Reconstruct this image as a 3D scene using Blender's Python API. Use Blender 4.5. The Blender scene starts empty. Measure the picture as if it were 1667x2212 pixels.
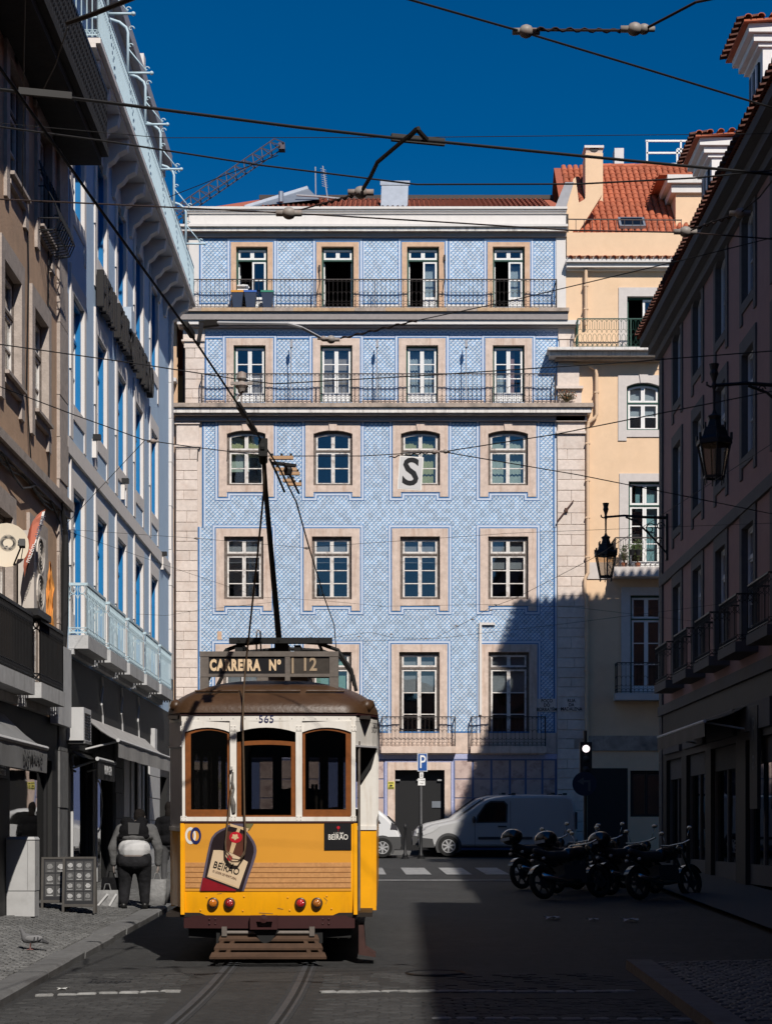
import bpy, bmesh, math, random
from mathutils import Vector, Matrix, Euler
R = math.radians
random.seed(7)
sc = bpy.context.scene
col = sc.collection
# ---------------------------------------------------------------- camera, sky, sun, exposure
F = 3800.0; CX = 833.5; HY = 1800.0; CZ = 1.53     # focal length and horizon in units of a 1667 x 2212 picture
cam = bpy.data.cameras.new('camera'); camo = bpy.data.objects.new('camera', cam); col.objects.link(camo)
camo.location = (0, 0, CZ); camo.rotation_euler = (R(90), 0, 0)
cam.sensor_fit = 'HORIZONTAL'; cam.sensor_width = 36.0; cam.lens = 36.0*F/1667.0
cam.shift_y = (HY-1106.0)/1667.0
cam.clip_start = 0.1; cam.clip_end = 3000
sc.camera = camo
LDIR = Vector((-0.33, 1.0, -0.95)).normalized()
world = bpy.data.worlds.new('World'); sc.world = world; world.use_nodes = True
wn = world.node_tree.nodes; wl = world.node_tree.links
wn.clear()
wo = wn.new('ShaderNodeOutputWorld'); wb = wn.new('ShaderNodeBackground'); sky = wn.new('ShaderNodeTexSky')
sky.sky_type = 'NISHITA'; sky.sun_disc = False
sky.sun_elevation = math.asin(-LDIR.z); sky.sun_rotation = math.atan2(-LDIR.x, -LDIR.y)
sky.altitude = 600; sky.air_density = 1.0; sky.dust_density = 0.15; sky.ozone_density = 4.0
hs = wn.new('ShaderNodeHueSaturation'); hs.inputs['Saturation'].default_value = 1.42; hs.inputs['Hue'].default_value = 0.503
wl.new(sky.outputs[0], hs.inputs['Color']); wl.new(hs.outputs[0], wb.inputs['Color'])
wb.inputs['Strength'].default_value = 0.066
wl.new(wb.outputs[0], wo.inputs['Surface'])
sl = bpy.data.lights.new('sun', 'SUN'); sl.energy = 4.7; sl.angle = R(0.55); sl.color = (1.0, 0.94, 0.86)
so = bpy.data.objects.new('sun', sl); col.objects.link(so); so.location = (10, -20, 40)
so.rotation_euler = LDIR.to_track_quat('-Z', 'Y').to_euler()
sc.view_settings.view_transform = 'Standard'; sc.view_settings.look = 'None'
sc.view_settings.exposure = 0.0; sc.view_settings.gamma = 1.0; sc.view_settings.use_curve_mapping = False
sc.render.engine = 'CYCLES'
sc.cycles.use_denoising = True
sc.cycles.max_bounces = 6; sc.cycles.diffuse_bounces = 2; sc.cycles.glossy_bounces = 3
sc.cycles.transparent_max_bounces = 12; sc.cycles.transmission_bounces = 4
sc.cycles.caustics_reflective = False; sc.cycles.caustics_refractive = False

# ---------------------------------------------------------------- helpers
def P(x, y, Y):
    """point of the picture (x, y) at distance Y"""
    return Vector(((x-CX)*Y/F, Y, CZ+(HY-y)*Y/F))
def zg(Y):
    return 0.027*(Y-21.0)
def frame(origin, u, v, w):
    u, v, w = Vector(u), Vector(v), Vector(w)
    m = Matrix(((u.x, v.x, w.x, origin[0]), (u.y, v.y, w.y, origin[1]), (u.z, v.z, w.z, origin[2]), (0, 0, 0, 1)))
    return m
I4 = Matrix.Identity(4)

class MB:
    """collects shapes, links them as one mesh object"""
    def __init__(s, M=None):
        s.v = []; s.f = []; s.M = M if M is not None else I4; s.mi = []; s.cur = 0
    def add(s, vs, fs):
        n = len(s.v); s.v.extend([tuple(p) for p in vs])
        for f in fs:
            s.f.append(tuple(i+n for i in f)); s.mi.append(s.cur)
        return s
    def box(s, x0, x1, y0, y1, z0, z1):
        return s.add([(x0,y0,z0),(x1,y0,z0),(x1,y1,z0),(x0,y1,z0),(x0,y0,z1),(x1,y0,z1),(x1,y1,z1),(x0,y1,z1)],
                     [(3,2,1,0),(4,5,6,7),(0,1,5,4),(1,2,6,5),(2,3,7,6),(3,0,4,7)])
    def obox(s, c, ax, ay, az):
        """oriented box: centre c, half-axis vectors"""
        c, ax, ay, az = Vector(c), Vector(ax), Vector(ay), Vector(az)
        vs = [c+sx*ax+sy*ay+sz*az for sz in (-1,1) for (sx,sy) in ((-1,-1),(1,-1),(1,1),(-1,1))]
        return s.add(vs, [(3,2,1,0),(4,5,6,7),(0,1,5,4),(1,2,6,5),(2,3,7,6),(3,0,4,7)])
    def bar(s, a, b, w, h=None, up=(0,0,1)):
        a, b = Vector(a), Vector(b); d = b-a; L = d.length
        if L < 1e-6: return s
        d /= L; up = Vector(up)
        if abs(d.dot(up)) > 0.98: up = Vector((1,0,0)) if abs(d.x) < 0.9 else Vector((0,1,0))
        sx = d.cross(up).normalized(); sy = sx.cross(d)
        return s.obox((a+b)/2, d*L/2, sx*w/2, sy*(h or w)/2)
    def prism(s, pts, w0, w1):
        """polygon in (x,y) extruded along z"""
        n = len(pts)
        vs = [(p[0],p[1],w0) for p in pts]+[(p[0],p[1],w1) for p in pts]
        fs = [tuple(range(n-1,-1,-1)), tuple(range(n,2*n))]+[(i,(i+1)%n,n+(i+1)%n,n+i) for i in range(n)]
        return s.add(vs, fs)
    def ring(s, po, pi, w0, w1):
        """closed band between two outlines of the same length"""
        n = len(po)
        vs = [(p[0],p[1],w0) for p in po]+[(p[0],p[1],w0) for p in pi]+[(p[0],p[1],w1) for p in po]+[(p[0],p[1],w1) for p in pi]
        fs = []
        for i in range(n):
            j = (i+1)%n
            fs += [(2*n+i,2*n+j,3*n+j,3*n+i),(i,n+i,n+j,j),(i,j,2*n+j,2*n+i),(n+i,3*n+i,3*n+j,n+j)]
        return s.add(vs, fs)
    def tube(s, pts, r, n=6, closed=False, caps=True):
        pts = [Vector(p) for p in pts]; m = len(pts)
        rs = r if isinstance(r, (list, tuple)) else [r]*m
        base = len(s.v); prev = None
        for i, p in enumerate(pts):
            if closed: d = pts[(i+1)%m]-pts[i-1]
            else: d = pts[min(i+1,m-1)]-pts[max(i-1,0)]
            if d.length < 1e-9: d = Vector((0,0,1))
            d.normalize()
            if prev is None:
                a = Vector((0,0,1)) if abs(d.z) < 0.9 else Vector((1,0,0))
                sx = d.cross(a).normalized()
            else:
                sx = prev-d*prev.dot(d)
                sx = sx.normalized() if sx.length > 1e-6 else d.orthogonal().normalized()
            prev = sx; sy = d.cross(sx)
            for k in range(n):
                t = 2*math.pi*k/n
                s.v.append(tuple(p+(sx*math.cos(t)+sy*math.sin(t))*rs[i]))
        for i in range(m if closed else m-1):
            j = (i+1)%m
            for k in range(n):
                l = (k+1)%n
                s.f.append((base+i*n+k, base+i*n+l, base+j*n+l, base+j*n+k)); s.mi.append(s.cur)
        if caps and not closed:
            s.f.append(tuple(base+k for k in range(n-1,-1,-1))); s.mi.append(s.cur)
            s.f.append(tuple(base+(m-1)*n+k for k in range(n))); s.mi.append(s.cur)
        return s
    def lathe(s, prof, c=(0,0,0), n=16, axis='z'):
        """profile of (radius, height) turned round an axis through c"""
        base = len(s.v); c = Vector(c)
        for (r, h) in prof:
            for k in range(n):
                t = 2*math.pi*k/n
                p = (r*math.cos(t), r*math.sin(t), h)
                if axis == 'y': p = (p[0], p[2], -p[1])
                if axis == 'x': p = (p[2], p[0], p[1])
                s.v.append(tuple(c+Vector(p)))
        for i in range(len(prof)-1):
            for k in range(n):
                l = (k+1)%n
                s.f.append((base+i*n+k, base+i*n+l, base+(i+1)*n+l, base+(i+1)*n+k)); s.mi.append(s.cur)
        s.f.append(tuple(base+k for k in range(n-1,-1,-1))); s.mi.append(s.cur)
        m = len(prof)-1
        s.f.append(tuple(base+m*n+k for k in range(n))); s.mi.append(s.cur)
        return s
    def grid(s, rows, closed=False):
        """rows of points -> quads"""
        base = len(s.v); n = len(rows[0])
        for r in rows: s.v.extend([tuple(p) for p in r])
        for i in range(len(rows)-1):
            for k in range(n if closed else n-1):
                l = (k+1)%n
                s.f.append((base+i*n+k, base+i*n+l, base+(i+1)*n+l, base+(i+1)*n+k)); s.mi.append(s.cur)
        return s
    def mesh(s, name, mats, smooth=False):
        me = bpy.data.meshes.new(name)
        if s.M is I4: vs = s.v
        else: vs = [tuple(s.M @ Vector(p)) for p in s.v]
        me.from_pydata(vs, [], s.f)
        if not isinstance(mats, (list, tuple)): mats = [mats]
        for m in mats: me.materials.append(m)
        if len(mats) > 1: me.polygons.foreach_set('material_index', s.mi)
        if smooth: me.polygons.foreach_set('use_smooth', [True]*len(me.polygons))
        me.update()
        return me
    def build(s, name, mats, parent=None, smooth=False, auto=None):
        me = s.mesh(name, mats, smooth or auto is not None)
        if auto is not None: me.set_sharp_from_angle(angle=R(auto))
        return put(name, me, parent)

def put(name, me, parent=None, loc=None, rot=None, scale=None):
    o = bpy.data.objects.new(name, me); col.objects.link(o)
    if loc is not None: o.location = loc
    if rot is not None: o.rotation_euler = rot
    if scale is not None: o.scale = scale
    if parent is not None:
        o.parent = parent
        o.matrix_parent_inverse = WM[parent.name].inverted() if parent.name in WM else I4
    return o
WM = {}
def thing(name, label, cat, loc=(0,0,0), group=None, rz=0.0):
    o = bpy.data.objects.new(name, None); col.objects.link(o)
    o.empty_display_size = 0.3
    o.location = loc; o.rotation_euler = (0,0,rz)
    WM[o.name] = Matrix.Translation(Vector(loc)) @ Matrix.Rotation(rz, 4, 'Z')
    o['label'] = label; o['category'] = cat
    if group: o['group'] = group
    return o
def tag(o, label, cat, group=None):
    o['label'] = label; o['category'] = cat
    if group: o['group'] = group
    return o
def struct(o):
    o['kind'] = 'structure'; return o
def stuff(o):
    o['kind'] = 'stuff'; return o
def offset_poly(pts, d):
    """outline grown by d (counter-clockwise outline)"""
    out = []; n = len(pts)
    for i in range(n):
        p0, p1, p2 = Vector(pts[i-1][:2]), Vector(pts[i][:2]), Vector(pts[(i+1)%n][:2])
        a = (p1-p0).normalized(); b = (p2-p1).normalized()
        na = Vector((a.y,-a.x)); nb = Vector((b.y,-b.x))
        m = na+nb
        k = d/max(0.2, (1+na.dot(nb)))
        out.append((p1.x+m.x*k, p1.y+m.y*k))
    return out
def rect(u0,u1,v0,v1): return [(u0,v0),(u1,v0),(u1,v1),(u0,v1)]
def circ(cx, cy, r, n=16, a0=0.0, a1=2*math.pi, ry=None, full=True):
    k = n if full else n+1
    return [(cx+r*math.cos(a0+(a1-a0)*i/n), cy+(ry or r)*math.sin(a0+(a1-a0)*i/n)) for i in range(k)]

def remesh(mb, name, mat, parent=None, voxel=0.02, smooth=3):
    me = mb.mesh(name+'_raw', mat)
    o = bpy.data.objects.new(name+'_raw', me); col.objects.link(o)
    m = o.modifiers.new('r', 'REMESH'); m.mode = 'VOXEL'; m.voxel_size = voxel
    if smooth:
        m2 = o.modifiers.new('s', 'SMOOTH'); m2.iterations = smooth; m2.factor = 0.5
    dg = bpy.context.evaluated_depsgraph_get(); dg.update()
    nm = bpy.data.meshes.new_from_object(o.evaluated_get(dg)); nm.name = name
    nm.materials.clear(); nm.materials.append(mat)
    nm.polygons.foreach_set('use_smooth', [True]*len(nm.polygons)); nm.update()
    bpy.data.objects.remove(o); bpy.data.meshes.remove(me)
    return put(name, nm, parent)
def capsule(mb, a, b, ra, rb, n=10, sq=1.0):
    a, b = Vector(a), Vector(b); d = (b-a).normalized()
    pts = []; rs = []
    for t in (-0.98,-0.8,-0.45,0): pts.append(a+d*ra*t); rs.append(ra*math.sqrt(max(0.02,1-t*t)))
    for t in (0,0.45,0.8,0.98): pts.append(b+d*rb*t); rs.append(rb*math.sqrt(max(0.02,1-t*t)))
    mb.tube(pts, rs, n)
def ellips(mb, c, rx, ry, rz, n=12, m=8):
    rows = []
    for i in range(1, m):
        t = math.pi*i/m
        rows.append([(c[0]+rx*math.sin(t)*math.cos(2*math.pi*k/n), c[1]+ry*math.sin(t)*math.sin(2*math.pi*k/n), c[2]-rz*math.cos(t)) for k in range(n)])
    b = len(mb.v); mb.grid(rows, closed=True)
    mb.f.append(tuple(b+k for k in range(n-1,-1,-1))); mb.mi.append(mb.cur)
    mb.f.append(tuple(b+(m-2)*n+k for k in range(n))); mb.mi.append(mb.cur)

_tc = {}
def text_mesh(s, size, bold=0.0, extrude=0.002, sx=1.0, shear=0.0, spacing=1.0):
    key = (s, size, bold, extrude, sx, shear, spacing)
    if key in _tc: return _tc[key]
    cu = bpy.data.curves.new('t', 'FONT'); cu.body = s; cu.size = size; cu.align_x = 'CENTER'; cu.align_y = 'CENTER'
    cu.extrude = extrude; cu.offset = bold; cu.resolution_u = 3; cu.shear = shear; cu.space_character = spacing
    o = bpy.data.objects.new('t', cu); col.objects.link(o)
    dg = bpy.context.evaluated_depsgraph_get(); dg.update()
    me = bpy.data.meshes.new_from_object(o.evaluated_get(dg))
    bpy.data.objects.remove(o); bpy.data.curves.remove(cu)
    if sx != 1.0:
        for v in me.vertices: v.co.x *= sx
    _tc[key] = me
    return me
def text(name, s, size, M, mat, parent, bold=0.0, extrude=0.002, sx=1.0, shear=0.0, spacing=1.0):
    """lettering in the plane of the frame M (u to the right, v up)"""
    me = text_mesh(s, size, bold, extrude, sx, shear, spacing).copy(); me.name = name
    me.transform(M); me.materials.clear(); me.materials.append(mat)
    return put(name, me, parent)

# ---------------------------------------------------------------- materials
MATS = {}
def mat(name, c, rough=0.7, var=0.12, scale=6.0, bump=0.0, bscale=None, metal=0.0, spec=0.35, stain=0.0, stain_c=None, stain_s=0.6, streak=False, coat=0.0, island=0.0):
    """plain surface with grain, uneven tone, optional stains and relief"""
    if name in MATS: return MATS[name]
    m = bpy.data.materials.new(name); m.use_nodes = True; MATS[name] = m
    nt = m.node_tree; n = nt.nodes; l = nt.links
    b = n['Principled BSDF']
    b.inputs['Roughness'].default_value = rough; b.inputs['Metallic'].default_value = metal
    b.inputs['Specular IOR Level'].default_value = spec
    if coat: b.inputs['Coat Weight'].default_value = coat; b.inputs['Coat Roughness'].default_value = 0.08
    g = n.new('ShaderNodeNewGeometry')
    t = n.new('ShaderNodeTexNoise'); t.inputs['Scale'].default_value = scale; t.inputs['Detail'].default_value = 6; t.inputs['Roughness'].default_value = 0.65
    l.new(g.outputs['Position'], t.inputs['Vector'])
    r = n.new('ShaderNodeMapRange'); r.inputs[1].default_value = 0.25; r.inputs[2].default_value = 0.75
    r.inputs[3].default_value = 1-var; r.inputs[4].default_value = 1+var
    l.new(t.outputs['Fac'], r.inputs[0])
    hv = n.new('ShaderNodeHueSaturation'); hv.inputs['Color'].default_value = (c[0],c[1],c[2],1)
    val = r.outputs[0]
    if island:
        mr = n.new('ShaderNodeMapRange'); mr.inputs[3].default_value = 1-island; mr.inputs[4].default_value = 1+island
        l.new(g.outputs['Random Per Island'], mr.inputs[0])
        oi = n.new('ShaderNodeObjectInfo'); m2 = n.new('ShaderNodeMapRange'); m2.inputs[3].default_value = 1-island; m2.inputs[4].default_value = 1+island
        l.new(oi.outputs['Random'], m2.inputs[0])
        mu = n.new('ShaderNodeMath'); mu.operation = 'MULTIPLY'; l.new(mr.outputs[0], mu.inputs[0]); l.new(m2.outputs[0], mu.inputs[1])
        mu2 = n.new('ShaderNodeMath'); mu2.operation = 'MULTIPLY'; l.new(mu.outputs[0], mu2.inputs[0]); l.new(val, mu2.inputs[1])
        val = mu2.outputs[0]
    l.new(val, hv.inputs['Value'])
    out = hv.outputs[0]
    if stain > 0:
        sv = n.new('ShaderNodeTexNoise'); sv.inputs['Scale'].default_value = stain_s; sv.inputs['Detail'].default_value = 8; sv.inputs['Roughness'].default_value = 0.7
        if streak:
            mp = n.new('ShaderNodeMapping'); mp.inputs['Scale'].default_value = (3.0,3.0,0.35); l.new(g.outputs['Position'], mp.inputs[0]); l.new(mp.outputs[0], sv.inputs['Vector'])
        else: l.new(g.outputs['Position'], sv.inputs['Vector'])
        sr = n.new('ShaderNodeMapRange'); sr.inputs[1].default_value = 0.5; sr.inputs[2].default_value = 0.72; sr.inputs[3].default_value = 0; sr.inputs[4].default_value = stain
        l.new(sv.outputs['Fac'], sr.inputs[0])
        mx = n.new('ShaderNodeMix'); mx.data_type = 'RGBA'
        l.new(sr.outputs[0], mx.inputs['Factor']); l.new(out, mx.inputs['A'])
        sc_ = stain_c or (c[0]*0.4, c[1]*0.38, c[2]*0.36)
        mx.inputs['B'].default_value = (sc_[0], sc_[1], sc_[2], 1); out = mx.outputs['Result']
    l.new(out, b.inputs['Base Color'])
    if bump > 0:
        tb = n.new('ShaderNodeTexNoise'); tb.inputs['Scale'].default_value = bscale or scale*4; tb.inputs['Detail'].default_value = 5
        l.new(g.outputs['Position'], tb.inputs['Vector'])
        bp = n.new('ShaderNodeBump'); bp.inputs['Strength'].default_value = bump; bp.inputs['Distance'].default_value = 0.02
        l.new(tb.outputs['Fac'], bp.inputs['Height']); l.new(bp.outputs[0], b.inputs['Normal'])
    return m
def glass(name, tint=(0.55,0.6,0.62), refl=1.0, rough=0.02, base=0.045):
    if name in MATS: return MATS[name]
    m = bpy.data.materials.new(name); m.use_nodes = True; MATS[name] = m
    nt = m.node_tree; n = nt.nodes; l = nt.links; n.remove(n['Principled BSDF'])
    o = n['Material Output']
    tr = n.new('ShaderNodeBsdfTransparent'); tr.inputs[0].default_value = (*tint, 1)
    gl = n.new('ShaderNodeBsdfGlossy'); gl.inputs['Roughness'].default_value = rough; gl.inputs['Color'].default_value = (refl,refl,refl,1)
    lw = n.new('ShaderNodeLayerWeight'); pw = n.new('ShaderNodeMath'); pw.operation = 'POWER'; pw.inputs[1].default_value = 4.0; l.new(lw.outputs['Facing'], pw.inputs[0])
    fr = n.new('ShaderNodeMath'); fr.operation = 'MULTIPLY_ADD'; fr.inputs[1].default_value = 0.85; fr.inputs[2].default_value = base; l.new(pw.outputs[0], fr.inputs[0])
    t = n.new('ShaderNodeTexNoise'); t.inputs['Scale'].default_value = 1.3; t.inputs['Detail'].default_value = 1
    bp = n.new('ShaderNodeBump'); bp.inputs['Strength'].default_value = 0.05; bp.inputs['Distance'].default_value = 0.05
    g = n.new('ShaderNodeNewGeometry'); l.new(g.outputs['Position'], t.inputs['Vector']); l.new(t.outputs['Fac'], bp.inputs['Height'])
    l.new(bp.outputs[0], gl.inputs['Normal'])
    mx = n.new('ShaderNodeMixShader'); l.new(fr.outputs[0], mx.inputs[0]); l.new(tr.outputs[0], mx.inputs[1]); l.new(gl.outputs[0], mx.inputs[2])
    l.new(mx.outputs[0], o.inputs['Surface'])
    return m
def emit(name, c, s):
    m = bpy.data.materials.new(name); m.use_nodes = True; MATS[name] = m
    b = m.node_tree.nodes['Principled BSDF']; b.inputs['Base Color'].default_value = (*c,1)
    b.inputs['Emission Color'].default_value = (*c,1); b.inputs['Emission Strength'].default_value = s
    return m
# ---------------------------------------------------------------- shared materials
m_lime   = mat('limestone_blocks', (0.70,0.60,0.53), 0.85, 0.13, 9, 0.25, 40, stain=0.45, stain_c=(0.50,0.36,0.28), stain_s=1.4, island=0.07)
m_mortar = mat('pale_mortar', (0.62,0.53,0.47), 0.9, 0.1, 20)
m_stone  = mat('pinkish_window_stone', (0.64,0.51,0.43), 0.85, 0.2, 5, 0.3, 40, stain=0.7, stain_c=(0.42,0.27,0.19), stain_s=2.0, streak=True)
m_stone_b= mat('warm_brown_door_stone', (0.60,0.40,0.27), 0.85, 0.18, 6, 0.2, 40, stain=0.5, stain_c=(0.68,0.54,0.44), stain_s=2.0)
m_white  = mat('white_render', (0.70,0.665,0.635), 0.8, 0.05, 4, 0.1, 30, stain=0.25, stain_c=(0.5,0.47,0.44), stain_s=1.2, streak=True)
m_cornice= mat('weathered_white_cornice', (0.74,0.70,0.66), 0.85, 0.12, 8, 0.15, 30, stain=0.75, stain_c=(0.16,0.14,0.13), stain_s=2.2, streak=True)
m_slab   = mat('soot_stained_slab_edge', (0.42,0.34,0.28), 0.9, 0.3, 10, 0.2, 30, stain=0.85, stain_c=(0.10,0.09,0.085), stain_s=2.5)
m_rust   = mat('rusty_slab_edge', (0.50,0.35,0.22), 0.9, 0.3, 10, 0.2, 30, stain=0.6, stain_c=(0.25,0.13,0.05), stain_s=2.5)
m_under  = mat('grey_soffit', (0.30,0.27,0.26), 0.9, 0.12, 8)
m_green  = mat('dark_green_frame', (0.022,0.075,0.055), 0.45, 0.1, 10)
m_wsash  = mat('white_painted_sash', (0.80,0.79,0.77), 0.5, 0.05, 12)
m_psash  = mat('peeling_white_sash', (0.74,0.70,0.66), 0.75, 0.1, 14, stain=0.95, stain_c=(0.20,0.14,0.11), stain_s=7.0)
m_pframe = mat('peeling_brown_frame', (0.13,0.105,0.09), 0.8, 0.3, 20, 0.3, 60, stain=0.5, stain_c=(0.42,0.38,0.35), stain_s=8)
m_glass  = glass('window_glass', (0.80,0.84,0.86), base=0.085)
m_iron   = mat('dark_wrought_iron', (0.055,0.045,0.042), 0.6, 0.2, 20, metal=0.3)
m_blackiron = mat('black_painted_iron', (0.015,0.015,0.016), 0.5, 0.2, 20)
m_dark   = mat('dark_room_wall', (0.045,0.045,0.048), 0.9, 0.1, 3)
m_floor_in = mat('dark_room_floor', (0.05,0.045,0.04), 0.9, 0.1, 3)
m_blue   = mat('cobalt_tile_line', (0.06,0.17,0.38), 0.3, 0.15, 30, spec=0.5, stain=0.25, stain_c=(0.3,0.42,0.7), stain_s=6)
m_wtile  = mat('white_tile_line', (0.58,0.64,0.74), 0.3, 0.06, 30, spec=0.5)
m_curt_w = mat('pale_curtain', (0.62,0.66,0.66), 0.9, 0.08, 4)
m_curt_b = mat('beige_curtain', (0.52,0.43,0.38), 0.9, 0.1, 4)
m_curt_y = mat('yellow_curtain', (0.62,0.60,0.28), 0.9, 0.1, 4)
m_curt_c = mat('cream_green_curtain', (0.60,0.66,0.52), 0.9, 0.1, 4)
m_curt_t = mat('teal_curtain', (0.38,0.60,0.60), 0.9, 0.1, 4)
m_curt_p = mat('pink_curtain', (0.60,0.36,0.33), 0.9, 0.1, 4)
m_blind  = mat('grey_blind', (0.42,0.40,0.39), 0.9, 0.08, 4)
m_rooft  = mat('red_clay_roof_tile', (0.42,0.12,0.06), 0.85, 0.2, 8, 0.2, 40, stain=0.4, stain_c=(0.20,0.07,0.04), stain_s=3, island=0.14)
m_rooft2 = mat('dull_red_roof_tile', (0.34,0.10,0.06), 0.85, 0.2, 10, 0.2, 40, island=0.14)
m_zinc   = mat('grey_zinc', (0.28,0.31,0.36), 0.5, 0.12, 5, metal=0.5)
m_greyc  = mat('grey_coping', (0.36,0.36,0.38), 0.85, 0.12, 6)

# azulejo: white rhombs, dark bars rising to the right, pale blue bars falling
TS = 0.1360
def tile_mat():
    m = bpy.data.materials.new('blue_azulejo'); m.use_nodes = True
    nt = m.node_tree; n = nt.nodes; l = nt.links; b = n['Principled BSDF']
    b.inputs['Roughness'].default_value = 0.28; b.inputs['Specular IOR Level'].default_value = 0.5
    g = n.new('ShaderNodeNewGeometry'); sx = n.new('ShaderNodeSeparateXYZ'); l.new(g.outputs['Position'], sx.inputs[0])
    def mth(op, a, bb=None, c=None):
        k = n.new('ShaderNodeMath'); k.operation = op
        for i, q in enumerate((a, bb, c)):
            if q is None: continue
            if isinstance(q, (int,float)): k.inputs[i].default_value = q
            else: l.new(q, k.inputs[i])
        return k.outputs[0]
    wob = n.new('ShaderNodeTexNoise'); wob.inputs['Scale'].default_value = 7; l.new(g.outputs['Position'], wob.inputs['Vector'])
    p = mth('ADD', mth('DIVIDE', sx.outputs['X'], TS), mth('MULTIPLY', wob.outputs['Fac'], 0.10)); q = mth('ADD', mth('DIVIDE', sx.outputs['Z'], TS), mth('MULTIPLY', wob.outputs['Fac'], 0.08))
    q = mth('MULTIPLY', q, 1.0)
    s = mth('FRACT', mth('ADD', p, q)); t = mth('FRACT', mth('SUBTRACT', p, q))
    def slab(x, half, soft=0.03):
        r1 = n.new('ShaderNodeMapRange'); r1.interpolation_type = 'SMOOTHSTEP'; l.new(mth('ABSOLUTE', x), r1.inputs[0]); r1.inputs[1].default_value = half-soft; r1.inputs[2].default_value = half+soft; r1.inputs[3].default_value = 1; r1.inputs[4].default_value = 0
        return r1.outputs[0]
    def barmask(s_, t_, slope, half, length):
        a = mth('SUBTRACT', s_, 0.5); b_ = mth('SUBTRACT', t_, 0.5)
        pp = mth('MULTIPLY', mth('ADD', a, b_), 0.5); qq = mth('MULTIPLY', mth('SUBTRACT', a, b_), 0.5)
        return mth('MULTIPLY', slab(mth('SUBTRACT', qq, mth('MULTIPLY', pp, slope)), half), slab(pp, length))
    s2 = mth('FRACT', mth('ADD', s, 0.5)); t2 = mth('FRACT', mth('ADD', t, 0.5))
    dark = barmask(s, t, 0.62, 0.088, 0.32)
    light = barmask(s2, t2, -0.75, 0.13, 0.22)
    # per-tile glaze tone
    fl = n.new('ShaderNodeTexWhiteNoise'); cm = n.new('ShaderNodeCombineXYZ')
    l.new(mth('FLOOR', p), cm.inputs[0]); l.new(mth('FLOOR', q), cm.inputs[2]); l.new(cm.outputs[0], fl.inputs['Vector'])
    big = n.new('ShaderNodeTexNoise'); big.inputs['Scale'].default_value = 0.9; big.inputs['Detail'].default_value = 4; l.new(g.outputs['Position'], big.inputs['Vector'])
    def mix(f, a, bcol):
        k = n.new('ShaderNodeMix'); k.data_type = 'RGBA'; l.new(f, k.inputs['Factor'])
        if isinstance(a, tuple): k.inputs['A'].default_value = (*a,1)
        else: l.new(a, k.inputs['A'])
        if isinstance(bcol, tuple): k.inputs['B'].default_value = (*bcol,1)
        else: l.new(bcol, k.inputs['B'])
        return k.outputs['Result']
    base = mix(big.outputs['Fac'], (0.58,0.68,0.79), (0.70,0.72,0.77))
    c1 = mix(light, base, (0.26,0.49,0.70))
    dk = mix(fl.outputs['Value'], (0.006,0.085,0.27), (0.012,0.150,0.42))
    c2 = mix(dark, c1, dk)
    hv = n.new('ShaderNodeHueSaturation'); l.new(c2, hv.inputs['Color'])
    v = n.new('ShaderNodeMapRange'); l.new(fl.outputs['Value'], v.inputs[0]); v.inputs[3].default_value = 0.82; v.inputs[4].default_value = 1.07; l.new(v.outputs[0], hv.inputs['Value'])
    # faded, dirty stretches
    ds = n.new('ShaderNodeTexNoise'); ds.inputs['Scale'].default_value = 1.6; ds.inputs['Detail'].default_value = 9; ds.inputs['Roughness'].default_value = 0.7; l.new(g.outputs['Position'], ds.inputs['Vector'])
    dr = n.new('ShaderNodeMapRange'); l.new(ds.outputs['Fac'], dr.inputs[0]); dr.inputs[1].default_value = 0.55; dr.inputs[2].default_value = 0.8; dr.inputs[4].default_value = 0.5
    l.new(mix(dr.outputs[0], hv.outputs[0], (0.42,0.45,0.52)), b.inputs['Base Color'])
    return m
m_azul = tile_mat()

# ---------------------------------------------------------------- window and wall builders (u right, v up, w out of the wall)
def arc_top(u, uc, hw, v, rise): return v+rise*(1-((u-uc)/hw)**2)
def shape(u0, u1, v0, v1, rise=0.0, d=0.0, n=8, full=None):
    a, b = u0+d, u1-d
    uc, hw = ((u0+u1)/2, (u1-u0)/2) if full is None else full
    if rise == 0: return rect(a, b, v0+d, v1-d)
    return [(a, v0+d), (b, v0+d)]+[(b+(a-b)*i/n, arc_top(b+(a-b)*i/n, uc, hw, v1-d, rise)) for i in range(n+1)]
def curtain(par, M, u0, u1, v0, v1, w, m, amp=0.02, waves=7, tilt=0.0):
    mb = MB(M); n = 24; rows = []
    for j, v in enumerate((v1, (v0+v1)/2, v0)):
        rows.append([(u0+(u1-u0)*i/n+tilt*j*0.5, v, w+amp*math.sin(i*waves*0.55+j*0.6)) for i in range(n+1)])
    mb.grid(rows)
    return mb.build('curtain', m, par, smooth=True)
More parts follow.
